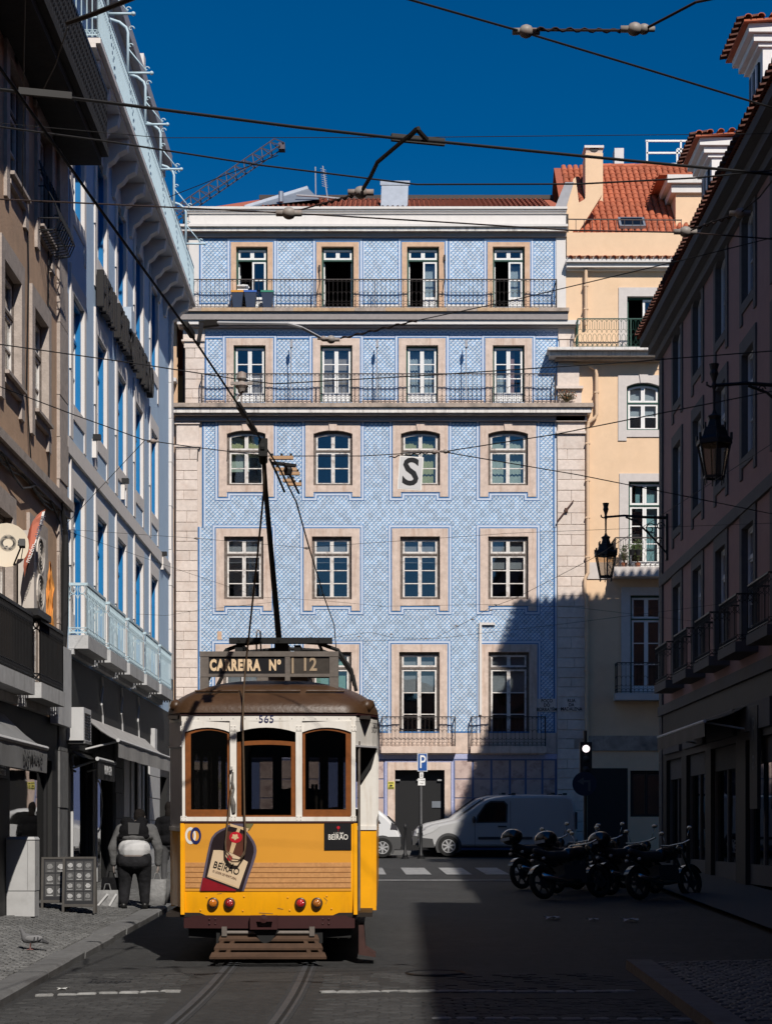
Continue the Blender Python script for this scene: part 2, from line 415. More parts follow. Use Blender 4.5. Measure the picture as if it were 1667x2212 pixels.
def window(par, M, u0, u1, v0, v1, rise=0.0, fm=None, sm=None, gm=None, tf=0.07, ts=0.05, rec=0.16, transom=None, rows=2, urows=1,
           panel=0.0, absent=(), curt=None, blind=None, name='window', sdep=0.018):
    fm = fm or m_pframe; sm = sm or m_psash; gm = gm or m_glass
    full = ((u0+u1)/2, (u1-u0)/2)
    mb = MB(M)
    mb.ring(shape(u0,u1,v0,v1,rise), shape(u0,u1,v0,v1,rise,tf,full=full), -rec-0.082-sdep, -rec)
    if transom: mb.box(u0+tf, u1-tf, transom-tf*0.4, transom+tf*0.4, -rec-0.072-sdep, -rec-sdep+0.022)
    wn_ = mb.build(name, fm, par)
    a, b = u0+tf+0.004, u1-tf-0.004; um = (a+b)/2
    def leaf(x0, x1, y0, y1, top, nrows, pan, tag_):
        s = MB(M); w1 = -rec-sdep; w0 = w1-0.045
        rs = rise if top else 0.0
        o = shape(x0, x1, y0, y1, rs, 0, full=full); i = shape(x0, x1, y0+pan, y1, rs, ts, full=full)
        if pan: i = shape(x0, x1, y0+pan-ts, y1, rs, ts, full=full)
        s.ring(o, i, w0, w1)
        if pan:
            s.box(x0+ts*1.3, x1-ts*1.3, y0+ts, y0+pan-ts*0.6, w1, w1+0.01)
        yb = y0+(pan if pan else ts); yt = y1-ts
        for k in range(1, nrows):
            y = yb+(yt-yb)*k/nrows; s.box(x0+ts, x1-ts, y-0.015, y+0.015, w0+0.01, w1-0.003)
        sash = s.build('sash', sm, wn_)
        for k in range(nrows):
            ya = yb+(yt-yb)*k/nrows; yc = yb+(yt-yb)*(k+1)/nrows
            g = MB(M)
            pts = shape(x0+ts-0.004, x1-ts+0.004, ya, yc, rs if (top and k == nrows-1) else 0, 0, full=full)
            jt = [random.uniform(-0.006,0.006) for _ in range(3)]
            wv = lambda p: w0+0.02+jt[0]*(p[0]-x0)+jt[1]*(p[1]-ya)
            n = len(pts)
            g.add([(p[0],p[1],wv(p)) for p in pts]+[(p[0],p[1],wv(p)-0.004) for p in pts], [tuple(range(n)), tuple(range(2*n-1,n-1,-1))]+[(i,n+i,n+(i+1)%n,(i+1)%n) for i in range(n)])
            g.build('pane', gm, wn_)
    lo_top = transom-tf*0.4-0.003 if transom else v1-tf-0.004
    for tag_, x0, x1 in (('L', a, um-0.002), ('R', um+0.002, b)):
        if tag_ in absent: continue
        leaf(x0, x1, v0+tf*0.6, lo_top, not transom, rows, panel, tag_)
    if transom:
        for x0, x1 in ((a, um-0.002), (um+0.002, b)):
            leaf(x0, x1, transom+tf*0.4+0.003, v1-tf-0.003, True, urows, 0, 'T')
    if curt:
        for (x0, x1, y0, y1, m, tl) in curt: curtain(wn_, M, u0+(u1-u0)*x0, u0+(u1-u0)*x1, v0+(v1-v0)*y0, v0+(v1-v0)*y1, -rec-0.22, m, tilt=tl)
    if blind:
        bb = MB(M); bb.box(u0+tf, u1-tf, v0+(v1-v0)*blind[0], v0+(v1-v0)*blind[1], -rec-0.17, -rec-0.16); bb.build('blind', blind[2] if len(blind) > 2 else m_blind, wn_)
    return wn_
def surround(par, M, u0, u1, v0, v1, side, top, bot, ear=0.0, earw=None, rise=0.0, proud=0.03, rec=0.16, m=None, key=False):
    mb = MB(M); back = -rec-0.11
    earw = earw if earw is not None else side
    mb.box(u0-side, u0, v0-bot-ear, v1, back, proud); mb.box(u1, u1+side, v0-bot-ear, v1, back, proud)
    if earw > side and ear: pass
    if rise:
        n = 8; uc, hw = (u0+u1)/2, (u1-u0)/2
        mb.prism([(u0-side,v1),(u0,v1)]+[(u0+(u1-u0)*i/n, arc_top(u0+(u1-u0)*i/n,uc,hw,v1,rise)) for i in range(1,n)]+[(u1,v1),(u1+side,v1),(u1+side,v1+top),(u0-side,v1+top)], back, proud)
    else: mb.box(u0-side, u1+side, v1, v1+top, back, proud)
    if bot: mb.box(u0, u1, v0-bot, v0, back, proud+0.002)
    if key:
        uc = (u0+u1)/2
        mb.prism([(uc-0.10,v1+rise-0.02),(uc+0.10,v1+rise-0.02),(uc+0.14,v1+top+0.01),(uc-0.14,v1+top+0.01)], 0, proud+0.04)
    mb.build('window_surround', m or m_stone, par)
    if ear: return [(u0-side,v0-bot-ear),(u0,v0-bot-ear),(u0,v0-bot),(u1,v0-bot),(u1,v0-bot-ear),(u1+side,v0-bot-ear),(u1+side,v1+top),(u0-side,v1+top)]
    return rect(u0-side, u1+side, v0-bot, v1+top)
def wall_holes(mb, u0, u1, v0, v1, holes, wf, depth):
    us = sorted(set([u0,u1]+[h[0] for h in holes]+[h[1] for h in holes])); us = [u for u in us if u0 <= u <= u1]
    vs = sorted(set([v0,v1]+[h[2] for h in holes]+[h[3] for h in holes])); vs = [v for v in vs if v0 <= v <= v1]
    for i in range(len(us)-1):
        j = 0
        while j < len(vs)-1:
            uc = (us[i]+us[i+1])/2
            def solid(jj): return not any(h[0] < uc < h[1] and h[2] < (vs[jj]+vs[jj+1])/2 < h[3] for h in holes)
            if not solid(j): j += 1; continue
            k = j
            while k+1 < len(vs)-1 and solid(k+1): k += 1
            mb.add([(us[i],vs[j],wf),(us[i+1],vs[j],wf),(us[i+1],vs[k+1],wf),(us[i],vs[k+1],wf)], [(0,1,2,3)])
            mb.add([(us[i],vs[j],wf-depth),(us[i+1],vs[j],wf-depth),(us[i+1],vs[k+1],wf-depth),(us[i],vs[k+1],wf-depth)], [(3,2,1,0)])
            j = k+1
    for h in holes:
        a,b,c,d = h[:4]; w1 = wf-depth
        mb.add([(a,c,wf),(b,c,wf),(b,c,w1),(a,c,w1)], [(3,2,1,0)]); mb.add([(a,d,wf),(b,d,wf),(b,d,w1),(a,d,w1)], [(0,1,2,3)])
        mb.add([(a,c,wf),(a,d,wf),(a,d,w1),(a,c,w1)], [(3,2,1,0)]); mb.add([(b,c,wf),(b,d,wf),(b,d,w1),(b,c,w1)], [(0,1,2,3)])
def arcpts(cx, cy, r, a0, a1, n=6, ry=None):
    return [(cx+r*math.cos(R(a0+(a1-a0)*i/n)), cy+(ry or r)*math.sin(R(a0+(a1-a0)*i/n))) for i in range(n+1)]
def lace_strokes(L, h, p=0.137):
    st = []; k = max(1, round(L/p)); p = L/k
    for i in range(k+1): st.append([(i*p,0.0),(i*p,h)])
    for i in range(k):
        c = (i+0.5)*p
        st.append(arcpts(c, 0.055, p*0.5, 180, 0, 6, 0.085))
        st.append(arcpts(c, h*0.47, p*0.5, 180, 0, 6, 0.09))
        st.append(arcpts(c, h*0.30, p*0.5, 0, -180, 6, 0.07))
        st.append(arcpts(c, h-0.02, p*0.42, 0, -180, 5, 0.055))
    return st
def lace_strokes2(L, h, p=0.155):
    st = []; k = max(1, round(L/p)); p = L/k
    for i in range(k+1): st.append([(i*p,h*0.62),(i*p,h)]); st.append([(i*p,0),(i*p,h*0.12)])
    for i in range(k):
        c = (i+0.5)*p
        st.append(arcpts(c, h*0.33, p*0.40, 0, 360, 10, h*0.15)); st.append(arcpts(c, h*0.06, p*0.45, 180, 0, 6, h*0.1))
        st.append(arcpts(c, h*0.55, p*0.45, 200, -20, 6, h*0.09)); st.append(arcpts(c, h*0.9, p*0.42, 180, 0, 6, h*0.07))
        st.append([(c,h*0.62),(c,h*0.9)])
    return st
def bar_strokes(L, h, p=0.11, band=0.22):
    st = []; k = max(1, round(L/p)); p = L/k
    for i in range(k+1): st.append([(i*p,0.0),(i*p,h)])
    for i in range(k):
        c = (i+0.5)*p
        st.append(arcpts(c, h-band*0.35, p*0.34, 0, 360, 8, band*0.28)); st.append(arcpts(c, h-band*0.95, p*0.45, 180, 0, 5, band*0.3))
        st.append([(i*p,0.12),((i+1)*p,0.0)]); st.append([(i*p,0.0),((i+1)*p,0.12)])
    st.append([(0,0.12),(L,0.12)])
    return st
def railing(par, M, u0, u1, v0, h, w, m, strokes=lace_strokes, r=0.006, top=0.020, sides=True, posts=True, name='railing', w0=0.0, n=4):
    mb = MB(M)
    def run(L, mp):
        for s in strokes(L, h): mb.tube([mp(a,b) for a, b in s], r, n, caps=False)
        mb.bar(mp(0,h), mp(L,h), top*1.6, top); mb.bar(mp(0,0.04), mp(L,0.04), top*0.8, top*0.6)
    run(u1-u0, lambda s, v: (u0+s, v0+v, w))
    if sides:
        run(w-w0, lambda s, v: (u0, v0+v, w0+s)); run(w-w0, lambda s, v: (u1, v0+v, w0+s))
    if posts:
        k = max(1, round((u1-u0)/1.85))
        for i in range(k+1):
            u = u0+(u1-u0)*i/k; mb.box(u-0.014, u+0.014, v0-0.05, v0+h, w-0.016, w+0.016)
    return mb.build(name, m, par)

# ---------------------------------------------------------------- the tiled building that closes the street
YF = 55.8; SF = F/YF
MF = frame((0,YF,0), (1,0,0), (0,0,1), (0,-1,0))
U = lambda x: (x-CX)/SF
V = lambda y: CZ+(HY-y)/SF
tb = thing('tiled_building', 'blue and white patterned tile building closing the end of the street', 'building', (U(815),YF,zg(YF)))
excl = []; holes = []; wins = []
COLS_A = [(510,578),(694.6,763.7),(879,948),(1064,1133)]
COLS_B = [(504.5,573.6),(691.7,760.8),(877,946),(1064,1132.6)]
COLS_C = [(490,573.6),(677,761),(865.7,950),(1054,1140)]
COLS_D = [(484,569),(673.6,759.4),(864,950),(1054,1140.7)]
COLS_E = [(482,568),(673,759),(862,949),(1054.4,1143)]
FX0, FX1 = 430.5, 1200.0
def addwin(u0,u1,v0,v1,side,top,bot,ear,rise=0.0):
    holes.append((u0-side*0.5, u1+side*0.5, v0-(0.05 if bot else 0.0), v1+top*0.6))
    excl.append((u0-side-0.05, u1+side+0.05, v0-bot-0.03, v1+top+0.05))
    if ear: excl.append((u0-side-0.05, u0+0.02, v0-bot-ear-0.05, v0)); excl.append((u1-0.02, u1+side+0.05, v0-bot-ear-0.05, v0))
def border(outl, closed_bottom=True):
    o1 = offset_poly(outl, 0.012); o2 = offset_poly(outl, 0.044); o3 = offset_poly(outl, 0.105); o4 = offset_poly(outl, 0.125)
    mb = MB(MF); mb.ring(o3, outl, -0.02, 0.010); mb.build('white_tile_border', m_wtile, tb)
    mb = MB(MF); mb.ring(o2, o1, -0.01, 0.014); mb.ring(o4, o3, -0.01, 0.008); mb.build('blue_tile_border', m_blue, tb)
# A: top floor doors
specA = [dict(absent=('L',)), dict(absent=('L','R')), dict(absent=('L',)), dict(absent=('L',))]
for k, (x0,x1) in enumerate(COLS_A):
    u0,u1,v0,v1 = U(x0),U(x1),V(672),V(532.6)
    outl = surround(tb, MF, u0,u1,v0,v1, 0.165,0.14,0, m=m_stone_b); addwin(u0,u1,v0,v1,0.165,0.14,0,0); border(outl)
    w_ = window(tb, MF, u0,u1,v0,v1, fm=m_green, sm=m_wsash, transom=V(560), rows=2, panel=0.45, tf=0.06, ts=0.06, rec=0.12, absent=specA[k]['absent'], name='balcony_door',
           curt=[(0.55,0.95,0.05,0.75,m_curt_w,0)] if k in (2,3) else None)
    for side_ in specA[k]['absent']:      # the opened leaf, folded back into the room
        ub = u0+0.075 if side_ == 'L' else u1-0.075
        s = MB(MF)
        for (a_,b_,c_,d_) in ((v0+0.04,V(563),-0.26,-0.31),(v0+0.04,V(563),-0.70,-0.75),(v0+0.04,v0+0.45,-0.31,-0.70),(V(567),V(563),-0.31,-0.70)): s.box(ub-0.02,ub+0.02,a_,b_,d_,c_)
        s.build('sash', m_wsash, w_)
# B: third floor doors
curtB = [[(0.5,0.97,0.02,0.55,m_curt_b,0)], [(0.06,0.48,0.02,0.93,m_curt_b,0.02),(0.52,0.94,0.02,0.93,m_curt_b,-0.02)], [(0.06,0.94,0.02,0.94,m_curt_w,0)], [(0.06,0.46,0.02,0.55,m_curt_w,0),(0.52,0.7,0.02,0.94,m_curt_p,0)]]
for k, (x0,x1) in enumerate(COLS_B):
    u0,u1,v0,v1 = U(x0),U(x1),V(877),V(745.7)
    outl = surround(tb, MF, u0,u1,v0,v1, 0.235,0.22,0, m=m_stone); addwin(u0,u1,v0,v1,0.235,0.22,0,0); border(outl)
    window(tb, MF, u0,u1,v0,v1, fm=m_green, sm=m_wsash, rows=3, panel=0.42, tf=0.055, ts=0.06, rec=0.12, curt=curtB[k], name='balcony_door')
# C: arched windows
curtC = [[(0.06,0.94,0.58,0.97,m_curt_y,0),(0.06,0.56,0.30,0.60,m_curt_c,0)], None, [(0.06,0.94,0.02,0.90,m_curt_y,0)], [(0.06,0.94,0.02,0.90,m_curt_c,0)]]
for k, (x0,x1) in enumerate(COLS_C):
    u0,u1,v0,v1 = U(x0),U(x1),V(1048.7),V(937)
    outl = surround(tb, MF, u0,u1,v0,v1, 0.255,0.345,0.21,0.15,rise=0.11, key=True); addwin(u0,u1,v0,v1,0.255,0.345,0.21,0.15); border(outl)
    window(tb, MF, u0,u1,v0,v1, rise=0.10, transom=V(973), rows=2, tf=0.075, ts=0.055, rec=0.10, curt=curtC[k])
# D: second floor windows
for k, (x0,x1) in enumerate(COLS_D):
    u0,u1,v0,v1 = U(x0),U(x1),V(1295),V(1159)
    outl = surround(tb, MF, u0,u1,v0,v1, 0.255,0.25,0.20,0.16); addwin(u0,u1,v0,v1,0.255,0.25,0.20,0.16); border(outl)
    window(tb, MF, u0,u1,v0,v1, transom=V(1197), rows=3, tf=0.085, ts=0.055, rec=0.10, blind=((0.60,0.97,m_blind) if k < 3 else (0.5,0.97,m_blind)))
# E: first floor balcony doors
for k, (x0,x1) in enumerate(COLS_E):
    u0,u1,v0,v1 = U(x0),U(x1),V(1612),V(1408.7)
    outl = surround(tb, MF, u0,u1,v0,v1, 0.245,0.24,0); addwin(u0,u1,v0,v1,0.245,0.24,0,0); border(outl)
    m_gp = mat('mint_curtain', (0.35,0.55,0.42), 0.9, 0.05, 4)
    window(tb, MF, u0,u1,v0,v1, transom=V(1443), rows=3, tf=0.085, ts=0.055, rec=0.10, panel=0.28, name='balcony_door',
           blind=((0.58,0.97,m_blind) if k != 1 else (0.4,0.97,m_gp)))
    if k < 3 or True:
        ua, ub = U(x0-37), U(x1+33)
        mb = MB(MF); mb.box(ua-0.03, ub+0.03, V(1628), V(1613.5), -0.02, 0.30); mb.box(ua+0.02, ub-0.02, V(1631), V(1628.02), -0.02, 0.25)
        bal = mb.build('balcony_slab', m_stone, tb)
        railing(bal, MF, ua, ub, V(1613.5), 0.93, 0.28, m_iron)
# ground floor opening
DG = (U(853),U(960),zg(YF)-0.1,V(1664))
holes.append(DG)
# wall body
mb = MB(MF)
wall_holes(mb, U(400), U(1222), zg(YF)-0.3, V(450), holes, -0.022, 0.35)
mb.build('wall', m_mortar, tb)
mb = MB(MF)    # side and back walls, floors, dark rooms
z0 = zg(YF)-0.3
mb.box(U(400)+0.02,U(1222)-0.02, z0, V(452), -9.0,-8.8)
for x in (400,1222): mb.box(U(x)-0.12,U(x)+0.12, z0, V(452), -8.9,-0.4)
mb.build('rear_wall', m_dark, tb)
mb = MB(MF)
for y in (1640,1345,1112,890,685,470): mb.box(U(401)+0.1,U(1221)-0.1, V(y)-0.15, V(y), -8.8,-0.40)
for x in (628,813,1005): mb.box(U(x)-0.08,U(x)+0.08, z0, V(470), -8.8,-0.41)
mb.box(U(401)+0.1,U(1221)-0.1, z0, V(471), -3.6,-3.5)
mb.build('room_partition', m_dark, tb)
# azulejo tiles
fields = [(FX0,1200,514,673,), (442.6,1206,733,877), (437,1199,905,1140), (428,1200,1138,1584)]
cells = []
for (xa,xb,ya,yb) in fields:
    ua,ub,va,vb = U(xa),U(xb),V(yb),V(ya)
    for i in range(int(math.floor(ua/TS)), int(math.ceil(ub/TS))):
        for j in range(int(math.floor(va/TS)), int(math.ceil(vb/TS))):
            a0,a1,b0,b1 = max(i*TS,ua), min((i+1)*TS,ub), max(j*TS,va), min((j+1)*TS,vb)
            if a1-a0 < 0.012 or b1-b0 < 0.012: continue
            if any(a0 > e[0]+0.045 and a1 < e[1]-0.045 and b0 > e[2]+0.045 and b1 < e[3]-0.045 for e in excl): continue
            cells.append((a0,a1,b0,b1))
def tile_geo(mb, a0,a1,b0,b1):
    g = 0.0003; t = [random.uniform(-0.0009,0.0009) for _ in range(4)]; e = 0.0012
    mb.add([(a0+g,b0+g,-0.005),(a1-g,b0+g,-0.005),(a1-g,b1-g,-0.005),(a0+g,b1-g,-0.005),
            (a0+g+e,b0+g+e,t[0]),(a1-g-e,b0+g+e,t[1]),(a1-g-e,b1-g-e,t[2]),(a0+g+e,b1-g-e,t[3])],
           [(4,5,6,7),(0,1,5,4),(1,2,6,5),(2,3,7,6),(3,0,4,7)])
full = [c for c in cells if c[1]-c[0] > TS*0.999 and c[3]-c[2] > TS*0.999 and U(845) < c[0] < U(1030) and c[2] < V(1320) and
        not any(c[0] < e[1]+0.02 and c[1] > e[0]-0.02 and c[2] < e[3]+0.02 and c[3] > e[2]-0.02 for e in excl)]
full.sort(key=lambda c: c[2]); full = full[:300]; fs_ = set(full)
mb = MB(MF)
for c in cells:
    if c not in fs_: tile_geo(mb, *c)
stuff(mb.build('wall_tile_field', m_azul, tb))
protos = []
for k in range(6):
    mb = MB(frame((0,0,0),(1,0,0),(0,0,1),(0,-1,0))); tile_geo(mb, 0,TS,0,TS); protos.append(mb.mesh('wall_tile', m_azul))
for i, c in enumerate(full): put('wall_tile', protos[i%6], tb, (c[0],YF,c[2]))
# field borders and friezes
def vstrip(x, ya, yb, wd=0.05):
    mb = MB(MF); mb.box(U(x)-wd*0.5,U(x)+wd*0.5,V(yb),V(ya),-0.02,0.007); mb.build('blue_tile_border', m_blue, tb)
    mb = MB(MF); mb.box(U(x)+wd*0.6,U(x)+wd*1.6,V(yb),V(ya),-0.02,0.004); mb.build('white_tile_border', m_wtile, tb)
for (xa,xb,ya,yb) in fields:
    vstrip(xa+1.2, ya, yb); vstrip(xb-3.5, ya, yb)
def hstrip(xa, xb, y, wd=0.045):
    mb = MB(MF); mb.box(U(xa),U(xb),V(y)-wd/2,V(y)+wd/2,-0.02,0.0075); mb.build('blue_tile_border', m_blue, tb)
hstrip(431,1199,516); hstrip(443,1206,730.5); hstrip(438,1198,912.5)
for i in range(5):
    xs = [432,497,598,682,784,866,970,1050,1150,1198]
    hstrip(xs[2*i],xs[2*i+1],655); 
xs = [444,486,594,672,782,858,968,1046,1152,1204]
for i in range(5): hstrip(xs[2*i],xs[2*i+1],862)
for x in (598,682,784,866,970,1050): vstrip(x-1, 516, 655, 0.03)
for x in (486,594,672,782,858,968,1046,1152): vstrip(x-1, 732, 862, 0.03)
hstrip(429,1199,1582)
# garland frieze under the upper cornice: white band tiles with blue swags
k = 0
x = 443.0
m_frz = mat('frieze_tile_white', (0.62,0.65,0.76), 0.3, 0.08, 30, spec=0.5)
while x < 1204:
    mb = MB(MF); mb.box(U(x)+0.002,U(x+17.2)-0.002,V(730),V(709.5),-0.02,0.004); ft = mb.build('frieze_tile', m_frz, tb)
    c = U(x+8.6); mb = MB(MF)
    mb.tube([(c+a,V(719)+b,0.003) for a,b in arcpts(0,0.03,0.105,180,360,8,0.12)], 0.009, 4); mb.tube([(c+a,V(719)+b,0.005) for a,b in arcpts(0,0.02,0.06,0,360,10)], 0.006, 4)
    mb.tube([(c+a,V(719)+b,0.005) for a,b in arcpts(0,0.05,0.10,180,360,8,0.055)], 0.005, 4)
    mb.build('swag', m_blue, ft); x += 17.2
# white stucco margins of the top floor
mb = MB(MF)
mb.box(U(408),U(430),V(672),V(508),-0.3,0.03); mb.box(U(1200.8),U(1222),V(672),V(508),-0.3,0.03)
mb.build('stucco_margin', m_white, tb)
mb = MB(MF)
for k in range(5): mb.box(U(xs[2*k])-0.2 if k else U(431), U(xs[2*k+1])+0.2 if k < 4 else U(1200), V(672.5), V(658), -0.02, 0.012)
mb.build('door_base_band', m_white, tb)
mb = MB(MF)
for k in range(5): mb.box(U(xs[2*k]), U(xs[2*k+1]), V(877), V(864.5), -0.02, 0.012)
mb.build('door_base_band', m_stone, tb)
# horizontal mouldings: profile as (y_top, y_bottom, projection, material)
def moulding(name, x0, x1, y0, y1, w, m, par=tb, ret=0.0):
    mb = MB(MF); mb.box(U(x0),U(x1),V(y1),V(y0),-0.3,w); return mb.build(name, m, par)
moulding('parapet', 408,1222,448,491,0.02,m_white)
moulding('parapet_coping', 400,1224,449,454,0.16,m_white); moulding('parapet_moulding', 403,1223,454.2,458,0.11,m_white); moulding('parapet_moulding', 405,1222.5,458.2,462,0.07,m_white)
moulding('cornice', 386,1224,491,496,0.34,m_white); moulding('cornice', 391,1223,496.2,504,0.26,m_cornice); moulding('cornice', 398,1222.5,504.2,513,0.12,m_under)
for i in range(13):
    xa = 372+(1226-372)*i/13; xb = 372+(1226-372)*(i+1)/13
    moulding('slab_stone', xa+0.15,xb-0.15,673.2,680.5,0.46,m_rust if i%3 else m_slab)
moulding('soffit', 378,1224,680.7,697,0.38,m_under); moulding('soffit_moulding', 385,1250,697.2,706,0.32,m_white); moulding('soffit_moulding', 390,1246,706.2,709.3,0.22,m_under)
for i in range(13):
    xa = 364+(1278-364)*i/13; xb = 364+(1278-364)*(i+1)/13
    moulding('slab_stone', xa+0.15,xb-0.15,877.5,886,0.46,m_slab)
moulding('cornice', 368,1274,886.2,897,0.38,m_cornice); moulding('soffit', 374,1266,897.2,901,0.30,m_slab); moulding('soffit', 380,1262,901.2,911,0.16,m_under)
moulding('stone_band', 428,1200,1584,1628,0.02,m_stone)
moulding('tile_band', 400,1222,1629,1640,0.015,mat('lavender_tile_band', (0.40,0.42,0.62),0.4,0.2,40,stain=0.5,stain_c=(0.7,0.7,0.75),stain_s=20))
railing(tb, MF, U(420), U(1199), V(673), 0.90, 0.40, m_iron)
railing(tb, MF, U(438), U(1197), V(877), 0.92, 0.40, m_iron)
# ground floor: framed marble panels, garage door surround
m_marble = mat('pink_marble', (0.52,0.40,0.36), 0.5, 0.15, 3, stain=0.95, stain_c=(0.19,0.11,0.11), stain_s=2.6)
m_blue2 = mat('pale_blue_line', (0.13,0.17,0.33), 0.4, 0.1, 20)
mb = MB(MF); mb.box(U(400),U(836),zg(YF)-0.2,V(1640),-0.3,0.0); mb.box(U(974),U(1222),zg(YF)-0.2,V(1640),-0.3,0.0); mb.box(U(836.2),U(973.8),V(1647),V(1640),-0.3,0.0)
mb.build('ground_floor_wall', m_blue2, tb)
for (xa,xb) in ((402,440),(442,480),(560,600),(602,650),(652,690),(770,799),(801,829.5),(981,1020),(1022,1060),(1062,1100),(1102,1134),(1136,1170),(1172,1199)):
    for j in range(4):
        ya = 1642+j*41; mb = MB(MF)
        mb.box(U(xa)+0.02,U(xb)-0.02,max(zg(YF)-0.1,V(ya+40)),V(ya)-0.02,-0.01,0.02); mb.build('marble_panel', m_marble, tb)
mb = MB(MF); mb.box(U(831),U(836),zg(YF)-0.1,V(1643),0,0.03); mb.box(U(974),U(979),zg(YF)-0.1,V(1643),0,0.03); mb.box(U(836),U(974),V(1647),V(1643),0,0.03)
mb.build('doorway_tile_border', MATS['lavender_tile_band'], tb)
mb = MB(MF); mb.box(U(837),U(853),zg(YF)-0.1,V(1664),-0.3,0.05); mb.box(U(960),U(973),zg(YF)-0.1,V(1664),-0.3,0.05); mb.box(U(837),U(973),V(1663.9),V(1647.2),-0.3,0.05)
mb.build('doorway_surround', m_stone, tb)
m_blk = mat('black_door', (0.012,0.012,0.013), 0.5, 0.1, 5)
mb = MB(MF); mb.box(U(853),U(905),zg(YF)-0.1,V(1664),-0.35,-0.30); mb.box(U(905.5),U(960),zg(YF)-0.1,V(1664),-0.35,-0.30)
dr = mb.build('garage_door', m_blk, tb)
mb = MB(MF)
for (xa,xb) in ((854,864),(900,908),(945,954)): mb.box(U(xa),U(xb),V(1687),V(1683.5),-0.30,-0.22)
mb.build('hinge', mat('bare_steel',(0.5,0.5,0.5),0.4,0.1,5,metal=0.6), dr)
mb = MB(MF); mb.box(U(933),U(952),V(1745),V(1731),-0.29,-0.27); mb.build('notice', mat('grey_notice',(0.16,0.18,0.21),0.6,0.1,5), dr)
mb = MB(MF); mb.box(U(837.6),U(851.6),V(1705),V(1689),0.05,0.062); st_ = mb.build('warning_sticker', mat('yellow_sticker',(0.62,0.55,0.10),0.6,0.1,9), tb)
mb = MB(MF); mb.box(U(838.6),U(850.6),V(1704),V(1701.5),0.062,0.064); mb.box(U(839),U(849),V(1693),V(1691),0.062,0.064); mb.prism([(U(840),V(1700)),(U(843),V(1695)),(U(848),V(1697)),(U(846),V(1700))],0.062,0.064); mb.build('print', m_blk, st_)
# corner pilasters of single limestone blocks
def pilaster(x0, x1, y0, y1, w, split=0.5):
    y = y0; k = 0
    while y < y1-2:
        h = random.uniform(19,25); yb = min(y+h, y1)
        if k%2: parts = [(x0,x1)]
        else:
            s_ = x0+(x1-x0)*random.choice((0.36,0.5,0.62)); parts = [(x0,s_),(s_,x1)]
        for (a,b) in parts:
            mb = MB(MF); ww = w+random.uniform(-0.006,0.006)
            e = 0.012
            a_,b_,c_,d_ = U(a)+e*0.4,U(b)-e*0.4,V(yb)+e*0.4,V(y)-e*0.4
            mb.add([(a_,c_,-0.3),(b_,c_,-0.3),(b_,d_,-0.3),(a_,d_,-0.3),(a_,c_,ww-e),(b_,c_,ww-e),(b_,d_,ww-e),(a_,d_,ww-e),(a_+e,c_+e,ww),(b_-e,c_+e,ww),(b_-e,d_-e,ww),(a_+e,d_-e,ww)],
                   [(8,9,10,11),(4,5,9,8),(5,6,10,9),(6,7,11,10),(7,4,8,11),(0,1,5,4),(1,2,6,5),(2,3,7,6),(3,0,4,7)])
            mb.build('stone_block', m_lime, tb)
        y = yb; k += 1
for (xa_,xb_,va_,vb_) in ((381,427,zg(YF)-0.3,V(912)),(1203,1263,zg(YF)-0.3,V(905)),(401,441,V(877),V(710)),(1207,1238,V(877),V(706))):
    mb = MB(MF); mb.box(U(xa_),U(xb_),va_,vb_,-0.3,0.03); mb.build('pilaster_core', m_mortar, tb)
pilaster(380,427,970,1880,0.055); pilaster(1203,1263,970,1860,0.055); pilaster(400,442,752,877,0.055); pilaster(1207,1237,735,760,0.055)
for (xa,xb,ya,yb,w_) in ((378,432,912,917,0.10),(382,430,917.2,962,0.05),(378,434,962.2,966.5,0.12),(380,430,966.7,970,0.08),(1200,1266,900,912,0.16),(1204,1263,912.2,932,0.06),(1200,1266,932.2,938,0.14),(1203,1264,938.2,970,0.06),
        (396,442.5,710,735,0.06),(393,443,735.2,739,0.13),(398,442,739.2,752,0.07),(1205,1240,706,733,0.07),(1200,1242,760,766,0.13),(1203,1250,790,836,0.10),(1200,1258,836.2,842,0.2),(1204,1255,842.2,877,0.08)):
    moulding('capital', xa,xb,ya,yb,w_,m_lime)
# roof, hatch, chimney box
mb = MB(MF); za, zb = V(450), V(450)+1.80
mb.add([(U(402),za,-0.2),(U(1222),za,-0.2),(U(1222),zb,-4.2),(U(540),zb,-4.2),(U(402),za,-9),(U(1222),za,-9)], [(0,1,2,3),(0,3,4),(3,2,5,4)])
mb.build('roof', m_rooft2, tb)
rt = MB(MF)
for i in range(58):
    u = U(560)+(U(1192)-U(560))*i/57
    for j in range(2,8):
        w_ = -0.2-4.0*j/8; v_ = za+1.80*j/8
        rt.tube([(u,v_+0.0,w_+0.02),(u,v_+0.225,w_-0.5)],[0.075,0.06],6,caps=False)
stuff(rt.build('roof_tile_rows', m_rooft2, tb))
mb = MB(MF); mb.bar((U(540),zb+0.05,-4.2),(U(1222),zb+0.05,-4.2),0.22,0.14,up=(0,1,0)); mb.build('ridge', m_iron, tb)
def PW(x, y, w): p = P(x, y, YF-w); return (p.x, p.z, w)
q8 = [PW(824,396,-1.6),PW(882,396,-1.6),PW(880,447,-1.2),PW(822,447,-1.2)]
mb = MB(MF); mb.add(q8+[(p[0],p[1],-2.9) for p in q8],[(3,2,1,0),(0,1,5,4),(1,2,6,5),(3,0,4,7),(4,5,6,7)]); mb.bar(PW(821,395,-1.58),PW(885,395,-1.58),0.14,0.06); mb.build('roof_box', m_zinc, tb)
mb = MB(MF); a_, b_, c_, d_ = PW(528,447,-1.5), PW(690,430,-1.9), PW(664,405,-2.6), PW(612,420,-2.4)
